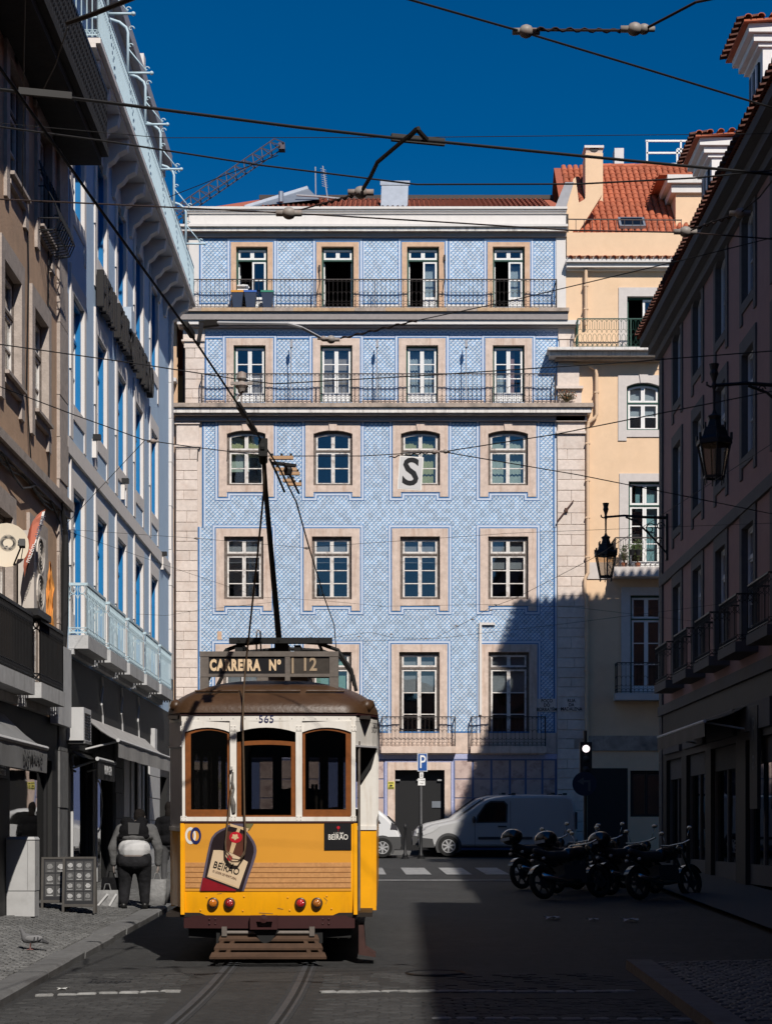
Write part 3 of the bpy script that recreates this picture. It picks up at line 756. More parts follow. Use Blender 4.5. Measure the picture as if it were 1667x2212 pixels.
mb.add([a_,b_,c_,d_]+[(p[0],p[1]-0.6,p[2]-1.6) for p in (a_,b_,c_,d_)],[(0,1,2,3),(0,3,7,4),(3,2,6,7),(2,1,5,6)]); mb.bar(a_,c_,0.10,0.08); mb.build('roof_hatch', m_zinc, tb)
mb = MB(MF); mb.tube([PW(607,436,-1.5),PW(607,414,-1.5)],0.085,10); mb.build('vent_pipe', m_zinc, tb)
an = MB(MF)
an.tube([PW(682,432,-2.2),PW(681,360,-2.2)],0.02,5); an.tube([PW(708,432,-2.2),PW(697,358,-2.2)],0.02,5)
for i in range(9): t_ = i/9; an.bar(PW(692+4*t_,363+42*t_,-2.2),PW(704+4*t_,367+42*t_,-2.2),0.012)
an.tube([PW(640,421,-1.8),PW(690,424,-1.8),PW(745,430,-1.8)],0.035,6); an.build('aerial', m_greyc, tb)
mb = MB(MF)     # fire wall with grey coping at the right
mb.prism([(U(1196),V(449)),(U(1222),V(449)),(U(1243),V(380)),(U(1224),V(380))],-2.6,-0.5); mb.build('fire_wall_coping', m_greyc, tb)
# small things standing on the facade
mb = MB(MF)
mb.box(U(1034.5),U(1040),V(1545),V(1345),0.02,0.09); mb.box(U(1034.5),U(1069),V(1350.5),V(1345.5),0.02,0.085); mb.build('white_conduit', m_white, tb)
for x in (630,814,1005):   # tie rods with hooks
    mb = MB(MF); mb.tube([(U(x),V(866),0.40),(U(x),V(752),0.40),(U(x+1),V(742),0.34),(U(x-1),V(740),0.26)],0.017,6); mb.box(U(x)-0.03,U(x)+0.05,V(758),V(744),0.34,0.46); mb.build('flag_pole', m_greyc, tb)
for (x,y0_,y1_) in ((690,582,640),(960,560,640)): 
    mb = MB(MF); mb.tube([(U(x),V(y0_),0.10),(U(x+1),V((y0_+y1_)/2),0.08),(U(x-6),V(y1_),0.06)],0.014,5); mb.box(U(x)-0.03,U(x)+0.03,V(y0_)-0.05,V(y0_)+0.12,0.0,0.1); mb.build('cable_clip', m_iron, tb)
mb = MB(MF); mb.obox((U(1220),V(1105),0.12), (0.26,0.33,0), (0.014,-0.012,0), (0,0,0.02)); mb.obox((U(1222),V(1103),0.10),(0.05,0.0,0),(0,0.06,0),(0,0,0.05)); mb.build('iron_wall_tie', mat('rusty_iron',(0.10,0.05,0.035),0.8,0.3,20), tb)
mb = MB(MF); mb.box(U(469.5),U(479),V(1382),V(1364),-0.01,0.012); mb.build('wall_patch', m_stone_b, tb)
# street name plates
def plate(name, x0,x1,y0,y1, lines, par, w=0.03):
    mb = MB(MF); mb.box(U(x0),U(x1),V(y1),V(y0),0.0,w); p_ = mb.build(name, m_lime, par)
    n = len(lines)
    for i, s_ in enumerate(lines):
        y = y0+(y1-y0)*(i+0.5)/n
        text('lettering', s_, 0.15, MF @ Matrix.Translation((U((x0+x1)/2),V(y),w)), m_blk, p_, bold=0.004, sx=0.85)
    return p_
pl = plate('name_plate', 1161,1200,1510,1538, ['POÇO','DO','BORRATÉM'], None, 0.035); tag(pl, 'white marble street name plate on the tiles, nearer the balcony', 'street sign')
pl = plate('name_plate', 1214,1252,1510,1537, ['RUA','DA','MADALENA'], None, 0.085); tag(pl, 'limestone street name plate on the corner pilaster', 'street sign')
# things on the balconies
def bin_(x, y, lid, lab, s=1.0):
    t = thing('plastic_bin', lab, 'bin', tuple(MF @ Vector((U(x),V(y),0.3))), 'bins on the top balcony')
    mb = MB(MF); c = U(x); mb.add([(c+a*wd,V(y)+h,0.3+b*wd) for h,wd in ((0,0.13),(0.46,0.19)) for a,b in ((-1,-1),(1,-1),(1,1),(-1,1))], [(0,1,2,3),(0,4,5,1),(1,5,6,2),(2,6,7,3),(3,7,4,0)]); mb.build('bin_body', mat('dark_blue_plastic',(0.035,0.05,0.09),0.5,0.1,9), t)
    mb = MB(MF); mb.box(c-0.20,c+0.20,V(y)+0.46,V(y)+0.52,0.1,0.5); mb.build('bin_rim', lid, t)
bin_(515,672,mat('orange_plastic',(0.65,0.28,0.03),0.5,0.05,9),'dark plastic bin with an orange rim on the top balcony')
bin_(543,672,mat('blue_plastic',(0.03,0.11,0.40),0.5,0.05,9),'dark plastic bin with a blue rim on the top balcony')
bin_(579,672,mat('green_plastic',(0.03,0.22,0.14),0.5,0.05,9),'dark plastic bin with a green rim on the top balcony')
# white plastic patio chairs, stacked
t = thing('patio_chair', 'white plastic chairs stacked behind the bins on the top balcony', 'chair', tuple(MF @ Vector((U(527),V(672),0.25))))
for k in range(3):
    mb = MB(MF); b_ = V(672)+0.42+0.13*k; c = U(527)
    mb.box(c-0.18,c+0.16,b_,b_+0.03,0.1,0.42); mb.prism([(c-0.18,b_+0.09),(c-0.05,b_+0.14),(c+0.10,b_+0.13),(c+0.18,b_+0.06),(c+0.18,b_+0.02),(c-0.18,b_+0.02)],0.08,0.11)
    mb.build('seat', m_wsash, t)
for a in (-0.16,0.16):
    for b in (0.12,0.40):
        mb = MB(MF); mb.box(U(527)+a-0.02,U(527)+a+0.02,V(672),V(672)+0.43,b-0.02,b+0.02); mb.build('leg', m_wsash, t)
# flowering plant on the pilaster ledge
def shrub(name, label, c, rx, ry, rz, n, leaf, m, m2=None, n2=0, pot=None, group=None, trunk=0.1):
    t = thing(name, label, 'plant', c, group)
    rng = random.Random(hash(label) % 1000 if False else len(label)*7+n)
    st = MB(); lf = MB(); fl = MB()
    base = Vector(c)
    for i in range(n):
        a = rng.uniform(0,2*math.pi); r_ = math.sqrt(rng.random()); h = rng.random()
        p = base+Vector((rx*r_*math.cos(a), ry*r_*math.sin(a), trunk+rz*h))
        if i%4 == 0: st.tube([base, base+(p-base)*0.5+Vector((0,0,0.04)), p], [0.008,0.006,0.003], 4, caps=False)
        d = Vector((rng.uniform(-1,1),rng.uniform(-1,1),rng.uniform(-0.3,1))).normalized(); s_ = d.orthogonal().normalized()
        tgt = fl if (m2 and i < n2) else lf
        L = leaf*rng.uniform(0.6,1.3)
        tgt.add([p, p+d*L*0.5+s_*L*0.28, p+d*L, p+d*L*0.5-s_*L*0.28], [(0,1,2,3)])
    st.build('stem', mat('plant_stem',(0.10,0.08,0.04),0.8,0.2,20), t); stuff(lf.build('foliage', m, t))
    if m2: stuff(fl.build('flower', m2, t))
    if pot:
        mb = MB(); mb.lathe([(pot*0.7,-pot*1.3),(pot,0.0),(pot*0.9,0.01)], c, 12); mb.build('pot', mat('terracotta',(0.36,0.13,0.07),0.8,0.1,9), t)
    return t
m_leaf = mat('leaf_green', (0.07,0.11,0.035), 0.7, 0.3, 9)
m_dry = mat('dry_leaf', (0.16,0.13,0.08), 0.8, 0.3, 9)
shrub('flowering_plant', 'dry bush with orange flowers on the stone ledge beside the tiled wall', tuple(MF @ Vector((U(1222),V(874),0.3))), 0.32,0.12,0.26, 420, 0.05, m_dry, mat('orange_petal',(0.6,0.13,0.01),0.7,0.1,9), 40)
# ---------------------------------------------------------------- yellow building at the right of the tiles
m_yel = mat('yellow_render', (0.78,0.555,0.365), 0.85, 0.06, 2.5, 0.12, 30, stain=0.3, stain_c=(0.66,0.44,0.25), stain_s=1.1)
m_gst = mat('smooth_grey_stone', (0.60,0.55,0.52), 0.8, 0.08, 6, 0.1, 30)
m_pipe = mat('cream_pipe', (0.68,0.48,0.32), 0.6, 0.1, 6)
yb = thing('yellow_building', 'yellow rendered building with red tile roof right of the tiled one', 'building', (U(1340),YF,zg(YF)))
XR = 1560
yh = []
Y_ROWS = [dict(x=(1354,1424),v=(759,640),kind='door'), dict(x=(1353,1426),v=(929,835),kind='arch'), dict(x=(1357,1429),v=(1231,1040),kind='door2'), dict(x=(1361,1432),v=(1500,1286),kind='door2'), dict(x=(1361,1432),v=(1765,1665),kind='shop')]
for r_ in Y_ROWS:
    for dx in (0, 128):
        u0,u1,v0,v1 = U(r_['x'][0]+dx),U(r_['x'][1]+dx),V(r_['v'][0]),V(r_['v'][1])
        k = r_['kind']
        if k == 'door':
            surround(yb, MF, u0,u1,v0,v1, 0.27,0.28,0, m=m_gst); window(yb, MF, u0,u1,v0,v1, fm=m_green, sm=m_wsash, rows=2, panel=0.5, tf=0.06, ts=0.07, rec=0.12, absent=('L',), name='balcony_door'); yh.append((u0-0.13,u1+0.13,v0-0.02,v1+0.15))
        elif k == 'arch':
            surround(yb, MF, u0,u1,v0,v1, 0.27,0.36,0.22,0.12, rise=0.13, m=m_gst, key=True); window(yb, MF, u0,u1,v0,v1, rise=0.12, fm=m_green, sm=m_wsash, transom=V(869), rows=2, tf=0.06, ts=0.06, rec=0.12, blind=(0.36,0.98,mat('white_blind',(0.70,0.72,0.72),0.8,0.03,5))); yh.append((u0-0.13,u1+0.13,v0-0.05,v1+0.25))
        elif k == 'door2':
            surround(yb, MF, u0,u1,v0,v1, 0.29,0.25,0, m=m_gst); window(yb, MF, u0,u1,v0,v1, fm=m_green, sm=m_wsash, transom=V(r_['v'][1]+51), rows=3, panel=0.25, tf=0.06, ts=0.06, rec=0.12, name='balcony_door',
                curt=[(0.25,0.42,0.68,0.97,m_curt_t,0),(0.55,0.95,0.05,0.97,m_curt_t,0)] if r_['v'][0] == 1231 and dx == 0 else None); yh.append((u0-0.13,u1+0.13,v0-0.02,v1+0.15))
        else:
            window(yb, MF, u0,u1,v0,v1, fm=m_blackiron, sm=m_blackiron, rows=1, tf=0.06, ts=0.05, rec=0.12, name='shop_window'); yh.append((u0,u1,v0,v1))
mb = MB(MF); wall_holes(mb, U(1222.5), U(XR), zg(YF)-0.3, V(505), yh, -0.005, 0.32); mb.build('wall', m_yel, yb)
mb = MB(MF); z0 = zg(YF)-0.3
mb.box(U(1224),U(XR), z0, V(507), -8.2,-8.0); mb.box(U(XR)-0.2,U(XR), z0, V(507), -8,-0.33)
for y in (1660,1300,1150,950,790,560): mb.box(U(1226),U(XR)-0.21,V(y)-0.15,V(y),-8.0,-0.34)
mb.box(U(1226),U(XR)-0.21,z0,V(560),-3.0,-2.9); mb.build('room_partition', m_dark, yb)
def ym(name, x0,x1,y0,y1,w,m): 
    mb = MB(MF); mb.box(U(x0),U(x1),V(y1),V(y0),-0.2,w); return mb.build(name, m, yb)
ym('gutter_cornice', 1220,XR,567,573,0.36,m_white); ym('gutter_cornice', 1222,XR,573.2,582,0.26,m_white); ym('gutter_cornice', 1223,XR,582.2,586,0.10,m_white)
# eave tiles above the gutter
eave = MB(); 
for a_ in range(7):
    t = math.pi*a_/6
    for y_, s_ in ((-0.02,1.0),(0.55,0.85)): eave.v.append((0.085*s_*math.cos(t), y_, 0.075*s_*math.sin(t)+ (0.10 if y_ > 0 else 0)))
eave.f = [(2*i,2*i+1,2*i+3,2*i+2) for i in range(6)]; eave.mi = [0]*6
for a_ in range(7):
    t = math.pi*a_/6
    for y_, s_ in ((-0.02,0.82),(0.55,0.70)): eave.v.append((0.085*s_*math.cos(t), y_, 0.075*s_*math.sin(t)+(0.10 if y_ > 0 else 0)))
eave.f += [(14+2*i+2,14+2*i+3,14+2*i+1,14+2*i) for i in range(6)]+[(2*i,2*i+2,14+2*i+2,14+2*i) for i in range(6)]; eave.mi = [0]*len(eave.f)
tile_me = eave.mesh('roof_tile', m_rooft, smooth=False)
m_rooftd = mat('shaded_roof_tile', (0.10,0.042,0.030), 0.9, 0.3, 10, island=0.3)  # darker copy of the clay tile, with the eave shade put into its colour
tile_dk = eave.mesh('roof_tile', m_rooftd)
u = U(1223)
while u < U(XR):
    put('eave_tile', tile_me, yb, (u+0.09, YF-0.42, V(566)+0.01), (0,0,random.uniform(-0.03,0.03))); u += 0.272
mb = MB(MF); u = U(1222)     # mortar between eave tiles and gutter
while u < U(XR): mb.prism([(u,V(567)),(u+0.136,V(567)),(u+0.12,V(561)),(u+0.016,V(561))],-0.1,0.33); u += 0.272
mb.build('eave_mortar', m_white, yb)
ym('attic_parapet', 1223,XR,504,554,0.10,m_yel)
# main tile roof: single tiles on a slope
zr0, zr1 = V(507), V(507)+3.75; yr0, yr1 = YF+0.35, YF+4.3
mb = MB(); mb.add([(U(1224),yr0,zr0),(U(XR),yr0,zr0),(U(XR),yr1,zr1),(U(1224),yr1,zr1),(U(1224),yr1+4,zr0),(U(XR),yr1+4,zr0)], [(0,1,2,3),(3,2,5,4)]); mb.build('roof_deck', m_rooft2, yb)
sl = math.atan2(zr1-zr0, yr1-yr0); Lr = math.hypot(zr1-zr0, yr1-yr0)
rt = MB(); rt.v = []; 
for a_ in range(7):
    t = math.pi*a_/6
    for y_, s_ in ((0.0,1.0),(0.44,0.80)): rt.v.append((0.10*s_*math.cos(t), y_, 0.085*s_*math.sin(t)))
rt.f = [(2*i,2*i+1,2*i+3,2*i+2) for i in range(6)]+[tuple(2*i for i in range(7))]; rt.mi = [0]*7
rtm = rt.mesh('roof_tile', m_rooft)
nT = 0; rest = MB()
ncol = 19; du = (U(1500)-U(1240))/ncol
for i in range(ncol+10):
    for j in range(17):
        u = U(1240)+du*(i+0.5); s_ = j*(Lr-0.2)/16.5
        p = (u+random.uniform(-0.008,0.008), yr0+math.cos(sl)*s_, zr0+math.sin(sl)*s_+0.02)
        if P(0,0,1) is None: continue
        if nT < 300 and i < ncol-1:
            put('roof_tile', rtm, yb, p, (sl, 0, random.uniform(-0.02,0.02))); nT += 1
        else:
            m_ = Matrix.Translation(p) @ Euler((sl,0,0)).to_matrix().to_4x4()
            rest.add([m_ @ Vector(v) for v in rt.v], rt.f)
stuff(rest.build('roof_tile_rows', m_rooft, yb))
rg = MB(); u = U(1302)
while u < U(XR): rg.tube([(u,yr1,zr1+0.03),(u+0.42,yr1,zr1+0.06)],[0.12,0.10],8); u += 0.40
stuff(rg.build('ridge_tile_row', m_rooft, yb))
# gable wall and chimney at the left
mb = MB()
G = lambda x, y, Y: tuple(P(x,y,Y))
Yg = YF+0.6
pts = [(1222,505),(1246,505),(1300,420),(1300,404),(1298,398),(1276,404),(1262,430),(1250,437),(1243,382),(1238,386),(1223,449)]
q = [P(x,y,Yg) for x, y in pts]; n = len(q)
mb.add([tuple(p) for p in q]+[tuple(p+Vector((0,0.35,0))) for p in q], [tuple(range(n)), tuple(range(2*n-1,n-1,-1))]+[(i,n+i,n+(i+1)%n,(i+1)%n) for i in range(n)])
mb.build('gable_wall', m_yel, yb)
Yc = YF+2.2
def cbox(mb, x0,x1,y0,y1,Ya,Yb):
    a = P(x0,y1,Ya); b = P(x1,y0,Ya); mb.box(a.x,b.x,Ya,Yb,a.z,b.z)
mb = MB(); cbox(mb,1264,1302,330,460,Yc,Yc+0.8); ch = mb.build('chimney', m_yel, yb)
mb = MB(); cbox(mb,1265,1301,318,330,Yc+0.02,Yc+0.78); mb.build('chimney_neck', m_stone, ch)
mb = MB(); cbox(mb,1262,1304,313,318,Yc-0.05,Yc+0.85); mb.build('chimney_cap', m_white, ch)
mb = MB(); a = P(1283,323,Yc-0.005); mb.prism([(a.x-0.16,a.z+0.07),(a.x+0.16,a.z+0.07),(a.x+0.08,a.z-0.06),(a.x-0.08,a.z-0.06)],0,0.0); 
mb = MB(); 
for k in range(9):
    t = math.pi+math.pi*k/8; mb.v.append((a.x+0.15*math.cos(t), Yc-0.004, a.z+0.06+0.12*math.sin(t)))
mb.f=[tuple(range(9))]; mb.mi=[0]; mb.build('flue_opening', m_blackiron, ch)
mb = MB(); cbox(mb,1327,1347,319,362,YF+4.6,YF+5.1); ac = mb.build('air_handler', mat('pale_metal',(0.62,0.60,0.60),0.5,0.08,5), None); tag(ac, 'upright white box unit on the ridge of the red roof', 'air conditioner')
wr = MB(); Yw = YF+4.7
for (xa,ya,xb,yb_) in ((1394,304,1486,304),(1397,304,1397,354),(1470,304,1470,354),(1396,330,1470,330),(1396,354,1486,354),(1462,322,1486,322),(1462,322,1462,350)): wr.bar(P(xa,ya,Yw),P(xb,yb_,Yw),0.06)
wro = wr.build('roof_guard_rail', m_wsash, None); tag(wro, 'white metal guard rail standing on the red roof ridge', 'railing')
sk = MB(); p0 = P(1336,482,yr0+0.5)
ex = Vector((1,0,0)); ey = Vector((0,math.cos(sl),math.sin(sl))); ez = ex.cross(ey)
c_ = Vector((U(1367)*1.01, yr0+0.62, zr0+0.62*math.tan(sl)))+ez*0.13
sk.obox(c_, ex*0.42, ey*0.32, ez*0.06); so_ = sk.build('skylight', m_zinc, yb)
sk = MB(); sk.obox(c_+ez*0.063, ex*0.35, ey*0.26, ez*0.006); sk.build('pane', glass('skylight_glass',(0.2,0.22,0.24)), so_)
# terrace rail in front of the roof
mb = MB(); Yr = YF-0.05
mb.bar(P(1226,473,Yr),P(1472,475,Yr),0.03)
for i in range(15): x = 1226+17.5*i; mb.bar(P(x,473,Yr),P(x,506,Yr),0.018)
mb.build('terrace_rail', m_iron, yb)
# dormer
dm = MB(); Yd = YF+1.0
a = P(1459,560,Yd); b = P(1560,400,Yd)
dm.box(a.x,b.x,Yd,Yd+5,a.z-1,b.z); dmo = dm.build('dormer', m_yel, yb)
dm = MB(); e0 = P(1452,401,Yd); dm.box(e0.x-0.05,b.x,Yd-0.12,Yd+4.6,e0.z-0.25,e0.z); dm.box(e0.x-0.2,b.x,Yd-0.25,Yd+4.6,e0.z+0.02,e0.z+0.28); dm.build('dormer_cornice', m_white, dmo)
for k in range(14): put('dormer_tile', tile_me, dmo, (e0.x-0.5, Yd-0.1+0.25*k, e0.z+0.30), (0,0,-math.pi/2)) if k else None
dm = MB(); dm.box(e0.x-0.45,b.x,Yd-0.2,Yd+4.6,e0.z+0.285,e0.z+0.34); dm.build('dormer_roof', m_rooft, dmo)
# balconies
sl1 = ym('balcony_slab', 1179,1424,762,768,0.70,m_cornice); ym('balcony_slab', 1184,1424,768.2,777,0.52,m_cornice); ym('balcony_slab', 1198,1424,777.2,782,0.3,m_slab)
railing(yb, MF, U(1243), U(1470), V(761.5), 0.90, 0.60, m_green, strokes=lace_strokes2)
ym('balcony_slab', 1321,XR,1230.5,1251,0.62,m_gst); railing(yb, MF, U(1324), U(XR), V(1230.5), 0.92, 0.58, m_iron, strokes=lace_strokes2)
ym('balcony_slab', 1325,XR,1500,1515,0.55,m_gst); railing(yb, MF, U(1328), U(XR), V(1500), 0.95, 0.52, m_iron)
ym('floor_band', 1268,1322,1215,1251,0.03,m_gst); ym('floor_band', 1222.5,XR,1590,1622,0.05,m_slab)
ym('shop_front_dark', 1268,1355,1660,1860,0.03,m_blackiron)
dp = MB(MF)
for pts in ([(1264,586),(1264,705)], [(1272,792),(1285,800),(1287,812),(1287,898),(1283,905),(1270,915),(1268,925),(1268,1240),(1262,1252),(1262,1280),(1266,1290),(1266,1615)]):
    dp.tube([(U(x),V(y),0.14) for x, y in pts], 0.055, 10)
dp.build('drainpipe', m_pipe, yb)
dp = MB(MF)
for (x,y) in ((1264,620),(1264,670),(1287,850),(1268,960),(1268,1040),(1268,1120),(1268,1205),(1266,1350),(1266,1450)): dp.box(U(x)-0.075,U(x)+0.075,V(y)-0.02,V(y)+0.02,0.06,0.2)
dp.build('pipe_bracket', m_pipe, yb)
# balcony plants
for (x,y,rx,rz,n,lab) in ((1345,1228,0.12,0.45,160,'spindly green potted plant on the flowered balcony, left of the pots'),(1374,1228,0.14,0.65,200,'tall thin potted plant in the middle of the small balcony')):
    shrub('potted_plant', lab, tuple(MF @ Vector((U(x),V(y)+0.12,0.3))), rx,rx,rz, n, 0.07, m_leaf, pot=0.1, group='balcony plants')
for (x,y,lab) in ((1358,1196,'dark planter hung on the balcony rail, left one'),(1371,1196,'dark planter hung on the balcony rail, right one')):
    t = thing('hanging_planter', lab, 'planter', tuple(MF @ Vector((U(x),V(y),0.66))), 'planters on the rail')
    mb = MB(MF); mb.lathe([(0.06,-0.16),(0.10,0.0),(0.085,0.01)], (0,0,0), 10); mb.v = [(U(x)+a, V(y)+c, 0.70+b) for a,b,c in mb.v]; mb.build('pot', m_blackiron, t)
    mb = MB(MF)
    for i in range(40): 
        a = random.uniform(-0.12,0.12); b = random.uniform(-0.02,0.16); mb.add([(U(x)+a,V(y)+b,0.7),(U(x)+a+0.03,V(y)+b+0.02,0.72),(U(x)+a+0.01,V(y)+b+0.06,0.71)],[(0,1,2)])
    stuff(mb.build('foliage', m_leaf, t))
# ---------------------------------------------------------------- tan building in the gap at the left of the tiles
m_tan = mat('tan_render', (0.62,0.42,0.27), 0.85, 0.08, 3, 0.1, 30, stain=0.3, stain_s=1.0)
nb = thing('tan_corner_building', 'tan building with red roof showing in the gap left of the tiled one', 'building', (-8.5,YF,zg(YF)))
mb = MB(MF); wall_holes(mb, U(60), U(379.5), zg(YF)-0.3, V(672), [(U(300),U(350),V(1180),V(1050)),(U(300),U(350),V(930),V(800))], -0.25, 0.3); mb.box(U(60),U(379),zg(YF)-0.3,V(672),-8,-7.8); mb.build('wall', m_tan, nb)
for (a,b) in ((1180,1050),(930,800)): window(nb, frame((0,YF+0.2,0),(1,0,0),(0,0,1),(0,-1,0)), U(300),U(350),V(a),V(b), fm=m_green, sm=m_wsash, rows=3, transom=V(b+30))
mb = MB(MF); mb.box(U(60),U(381),V(825),V(817),-0.3,0.1); mb.box(U(60),U(379),V(677),V(671),-0.3,0.12); mb.build('eave_cornice', m_white, nb)
mb = MB(MF); mb.add([(U(60),V(671),0.12),(U(400),V(671),0.12),(U(400),V(640),-2.4),(U(60),V(640),-2.4),(U(60),V(671),-8),(U(400),V(671),-8)],[(0,1,2,3),(3,2,5,4)]); mb.build('roof', m_rooft, nb)
rr = MB(MF)
for i in range(40):
    u = U(300)+0.2*i
    if u > U(400): break
    for j in range(5): rr.tube([(u,V(671)+0.09*j+0.01,0.14-0.5*j),(u,V(671)+0.09*j+0.11,-0.4-0.5*j)],[0.075,0.06],6,caps=False)
stuff(rr.build('roof_tile_rows', m_rooft, nb))
# ---------------------------------------------------------------- pale blue building, left side of the street
XL = -5.45
ML = frame((XL,0,0), (0,1,0), (0,0,1), (1,0,0))
m_bwall = mat('pale_blue_render', (0.45,0.59,0.75), 0.85, 0.05, 2, 0.08, 30, stain=0.15, stain_c=(0.36,0.46,0.60), stain_s=0.8)
m_bstone = mat('pale_stone_trim', (0.74,0.69,0.65), 0.8, 0.05, 5, 0.1, 40)
m_bframe = mat('bright_blue_frame', (0.008,0.17,0.42), 0.4, 0.05, 9)
m_brail = mat('powder_blue_iron', (0.47,0.60,0.66), 0.5, 0.05, 9)
m_conc = mat('grey_concrete_slab', (0.46,0.46,0.46), 0.9, 0.15, 5, 0.2, 40, stain=0.5, stain_s=1.5, streak=True)
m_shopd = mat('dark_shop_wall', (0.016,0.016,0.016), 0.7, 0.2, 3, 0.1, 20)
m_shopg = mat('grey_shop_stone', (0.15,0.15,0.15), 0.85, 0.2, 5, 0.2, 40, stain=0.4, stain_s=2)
m_shopw = mat('pale_grey_panel', (0.50,0.50,0.50), 0.6, 0.1, 4)
m_sglass = glass('shop_glass', (0.25,0.25,0.25))
lb = thing('blue_building', 'pale blue rendered building with white window surrounds on the left', 'building', (XL,37,zg(37)))
U0, U1 = 29.9, 44.6
H3 = 3.39; lh = []
for k in range(5):
    y0 = 30.3+2.55*k
    for f in range(3):
        v0 = (5.0 if f == 0 else 9.0+H3*(f-1)); v1 = 7.55+H3*f
        a, b = y0+0.30, y0+1.42
        mb = MB(ML)
        mb.box(a-0.30,a,v0-(0.0 if f == 0 else 0.62),v1,-0.20,0.018); mb.box(b,b+0.20,v0-(0 if f == 0 else 0.62),v1,-0.20,0.018); mb.box(a-0.30,b+0.20,v1,v1+0.30,-0.20,0.018)
        mb.box(a-0.33,a-0.26,v1-1.4,v1+0.42,0.0,0.035)
        if f: mb.box(a,b,v0-0.26,v0,-0.20,0.020)
        mb.build('window_surround', m_bstone, lb)
        window(lb, ML, a,b,v0,v1, fm=m_bframe, sm=m_wsash, rows=2 if f else 3, transom=v1-0.62, tf=0.075, ts=0.055, rec=0.05, sdep=0.085, panel=0.0 if f else 0.4, name='window' if f else 'balcony_door',
               blind=(0.0,1.0,m_curt_w) if (k+f)%2 else None)
        lh.append((a-0.15,b+0.15,v0-0.05,v1+0.15))
shop_holes = [(30.3,32.6,0.2,3.0),(32.9,35.0,0.2,3.0),(36.3,38.4,0.2,3.1),(38.6,40.0,0.2,3.1),(42.2,43.6,0.2,2.9)]
mb = MB(ML); wall_holes(mb, U0, U1-0.45, 4.55, 15.0, lh, 0.0, 0.35); mb.build('wall', m_bwall, lb)
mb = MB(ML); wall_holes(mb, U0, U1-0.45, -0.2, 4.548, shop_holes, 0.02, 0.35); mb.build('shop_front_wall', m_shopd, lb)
mb = MB(ML); mb.box(U0,U1-0.2,-0.2,18.6,-8.2,-8.0); mb.box(U1-0.25,U1-0.05,-0.2,18.4,-8.0,-0.36); mb.box(U0,U0+0.2,-0.2,18.4,-8.0,-0.36)
for v in (4.4,8.1,11.6,15.0): mb.box(U0+0.21,U1-0.26,v-0.1,v+0.05,-8.0,-0.36)
mb.box(U0+0.21,U1-0.26,-0.2,15,-2.6,-2.5); mb.build('room_partition', m_dark, lb)
v = 0.3; k = 0      # corner pilaster in stone blocks
while v < 14.9:
    h = random.choice((0.9,1.1,1.25)); mb = MB(ML); w_ = 0.07+random.uniform(-0.006,0.006)
    mb.box(U1-0.45,U1,v+0.006,min(v+h,14.95)-0.006,-0.5,w_); mb.build('stone_block', m_bstone if v > 4.6 else m_shopg, lb); v += h
mb = MB(ML); mb.box(U0,U1-0.45,8.02,8.30,0,0.05); mb.build('floor_band', m_bstone, lb)
# top gallery: slab, consoles, rail, attic behind
mb = MB(ML); mb.box(U0,U1+0.3,14.97,15.06,-0.2,0.60); mb.box(U0,U1+0.25,14.90,14.968,-0.2,0.52); mb.build('gallery_slab', m_bstone, lb)
for i in range(13):
    u = U0+0.6+1.15*i; mb = MB(frame((XL,u,0),(1,0,0),(0,0,1),(0,-1,0)))
    mb.prism([(0,14.2),(0.06,14.2),(0.10,14.42),(0.22,14.5),(0.30,14.62),(0.46,14.70),(0.50,14.895),(0,14.895)],-0.11,0.11); mb.build('console', m_bstone, lb)
railing(lb, ML, U0, U1+0.2, 15.07, 0.88, 0.55, m_brail, strokes=lambda L,h: bar_strokes(L,h,0.10,0.24), r=0.011, top=0.03, posts=False, name='gallery_railing')
m_attic = mat('attic_grey_render', (0.34,0.33,0.36), 0.85, 0.06, 2)
mb = MB(ML); mb.box(U0,U1,15.06,18.3,-0.9,-0.55); mb.build('attic_wall', m_bwall, lb)
mb = MB(ML); mb.box(U0,U1+0.1,18.2,18.45,-2,-0.15); mb.box(U0,U1+0.1,18.46,18.75,-2,0.02); mb.build('attic_cornice', m_attic, lb)
mb = MB(ML); mb.box(U0,U1,18.5,18.76,-8.1,-2.0); mb.build('roof', m_attic, lb)
for (u,z) in ((33.0,18.75),(36.2,18.75),(39.6,18.75)):
    mb = MB(ML); mb.box(u,u+0.3,z,z+0.35,-0.5,0.0); mb.build('coping_block', m_bstone, lb)
for i in range(6):     # curved metal awning posts on the rail
    u = 31.0+2.42*i; mb = MB(frame((XL,u,0),(1,0,0),(0,0,1),(0,-1,0)))
    mb.tube([(0.55,15.95,0),(0.55,16.75,0)]+[(0.55-0.55*(1-math.cos(R(t)))*1.0, 16.75+0.28*math.sin(R(t)),0) for t in (20,45,70,90)]+[(-0.55,17.05,0)], 0.028, 6)
    mb.tube([(0.5,15.98,0),(1.0,15.98,0)],0.026,6); mb.tube([(0.55,16.45,0),(0.90,16.02,0)],0.014,5)
    for (cx,cz,r_) in ((0.61,16.82,0.065),(0.60,16.5,0.05),(0.91,16.06,0.05)):
        mb.tube([(cx+r_*(1-t/400)*math.cos(R(t)), cz+r_*(1-t/400)*math.sin(R(t)),0) for t in range(0,330,30)], 0.012, 4)
    ellips(mb, (1.0,15.98,0), 0.04,0.04,0.04, 8, 6)
    mb.build('awning_post', m_brail, lb, smooth=True)
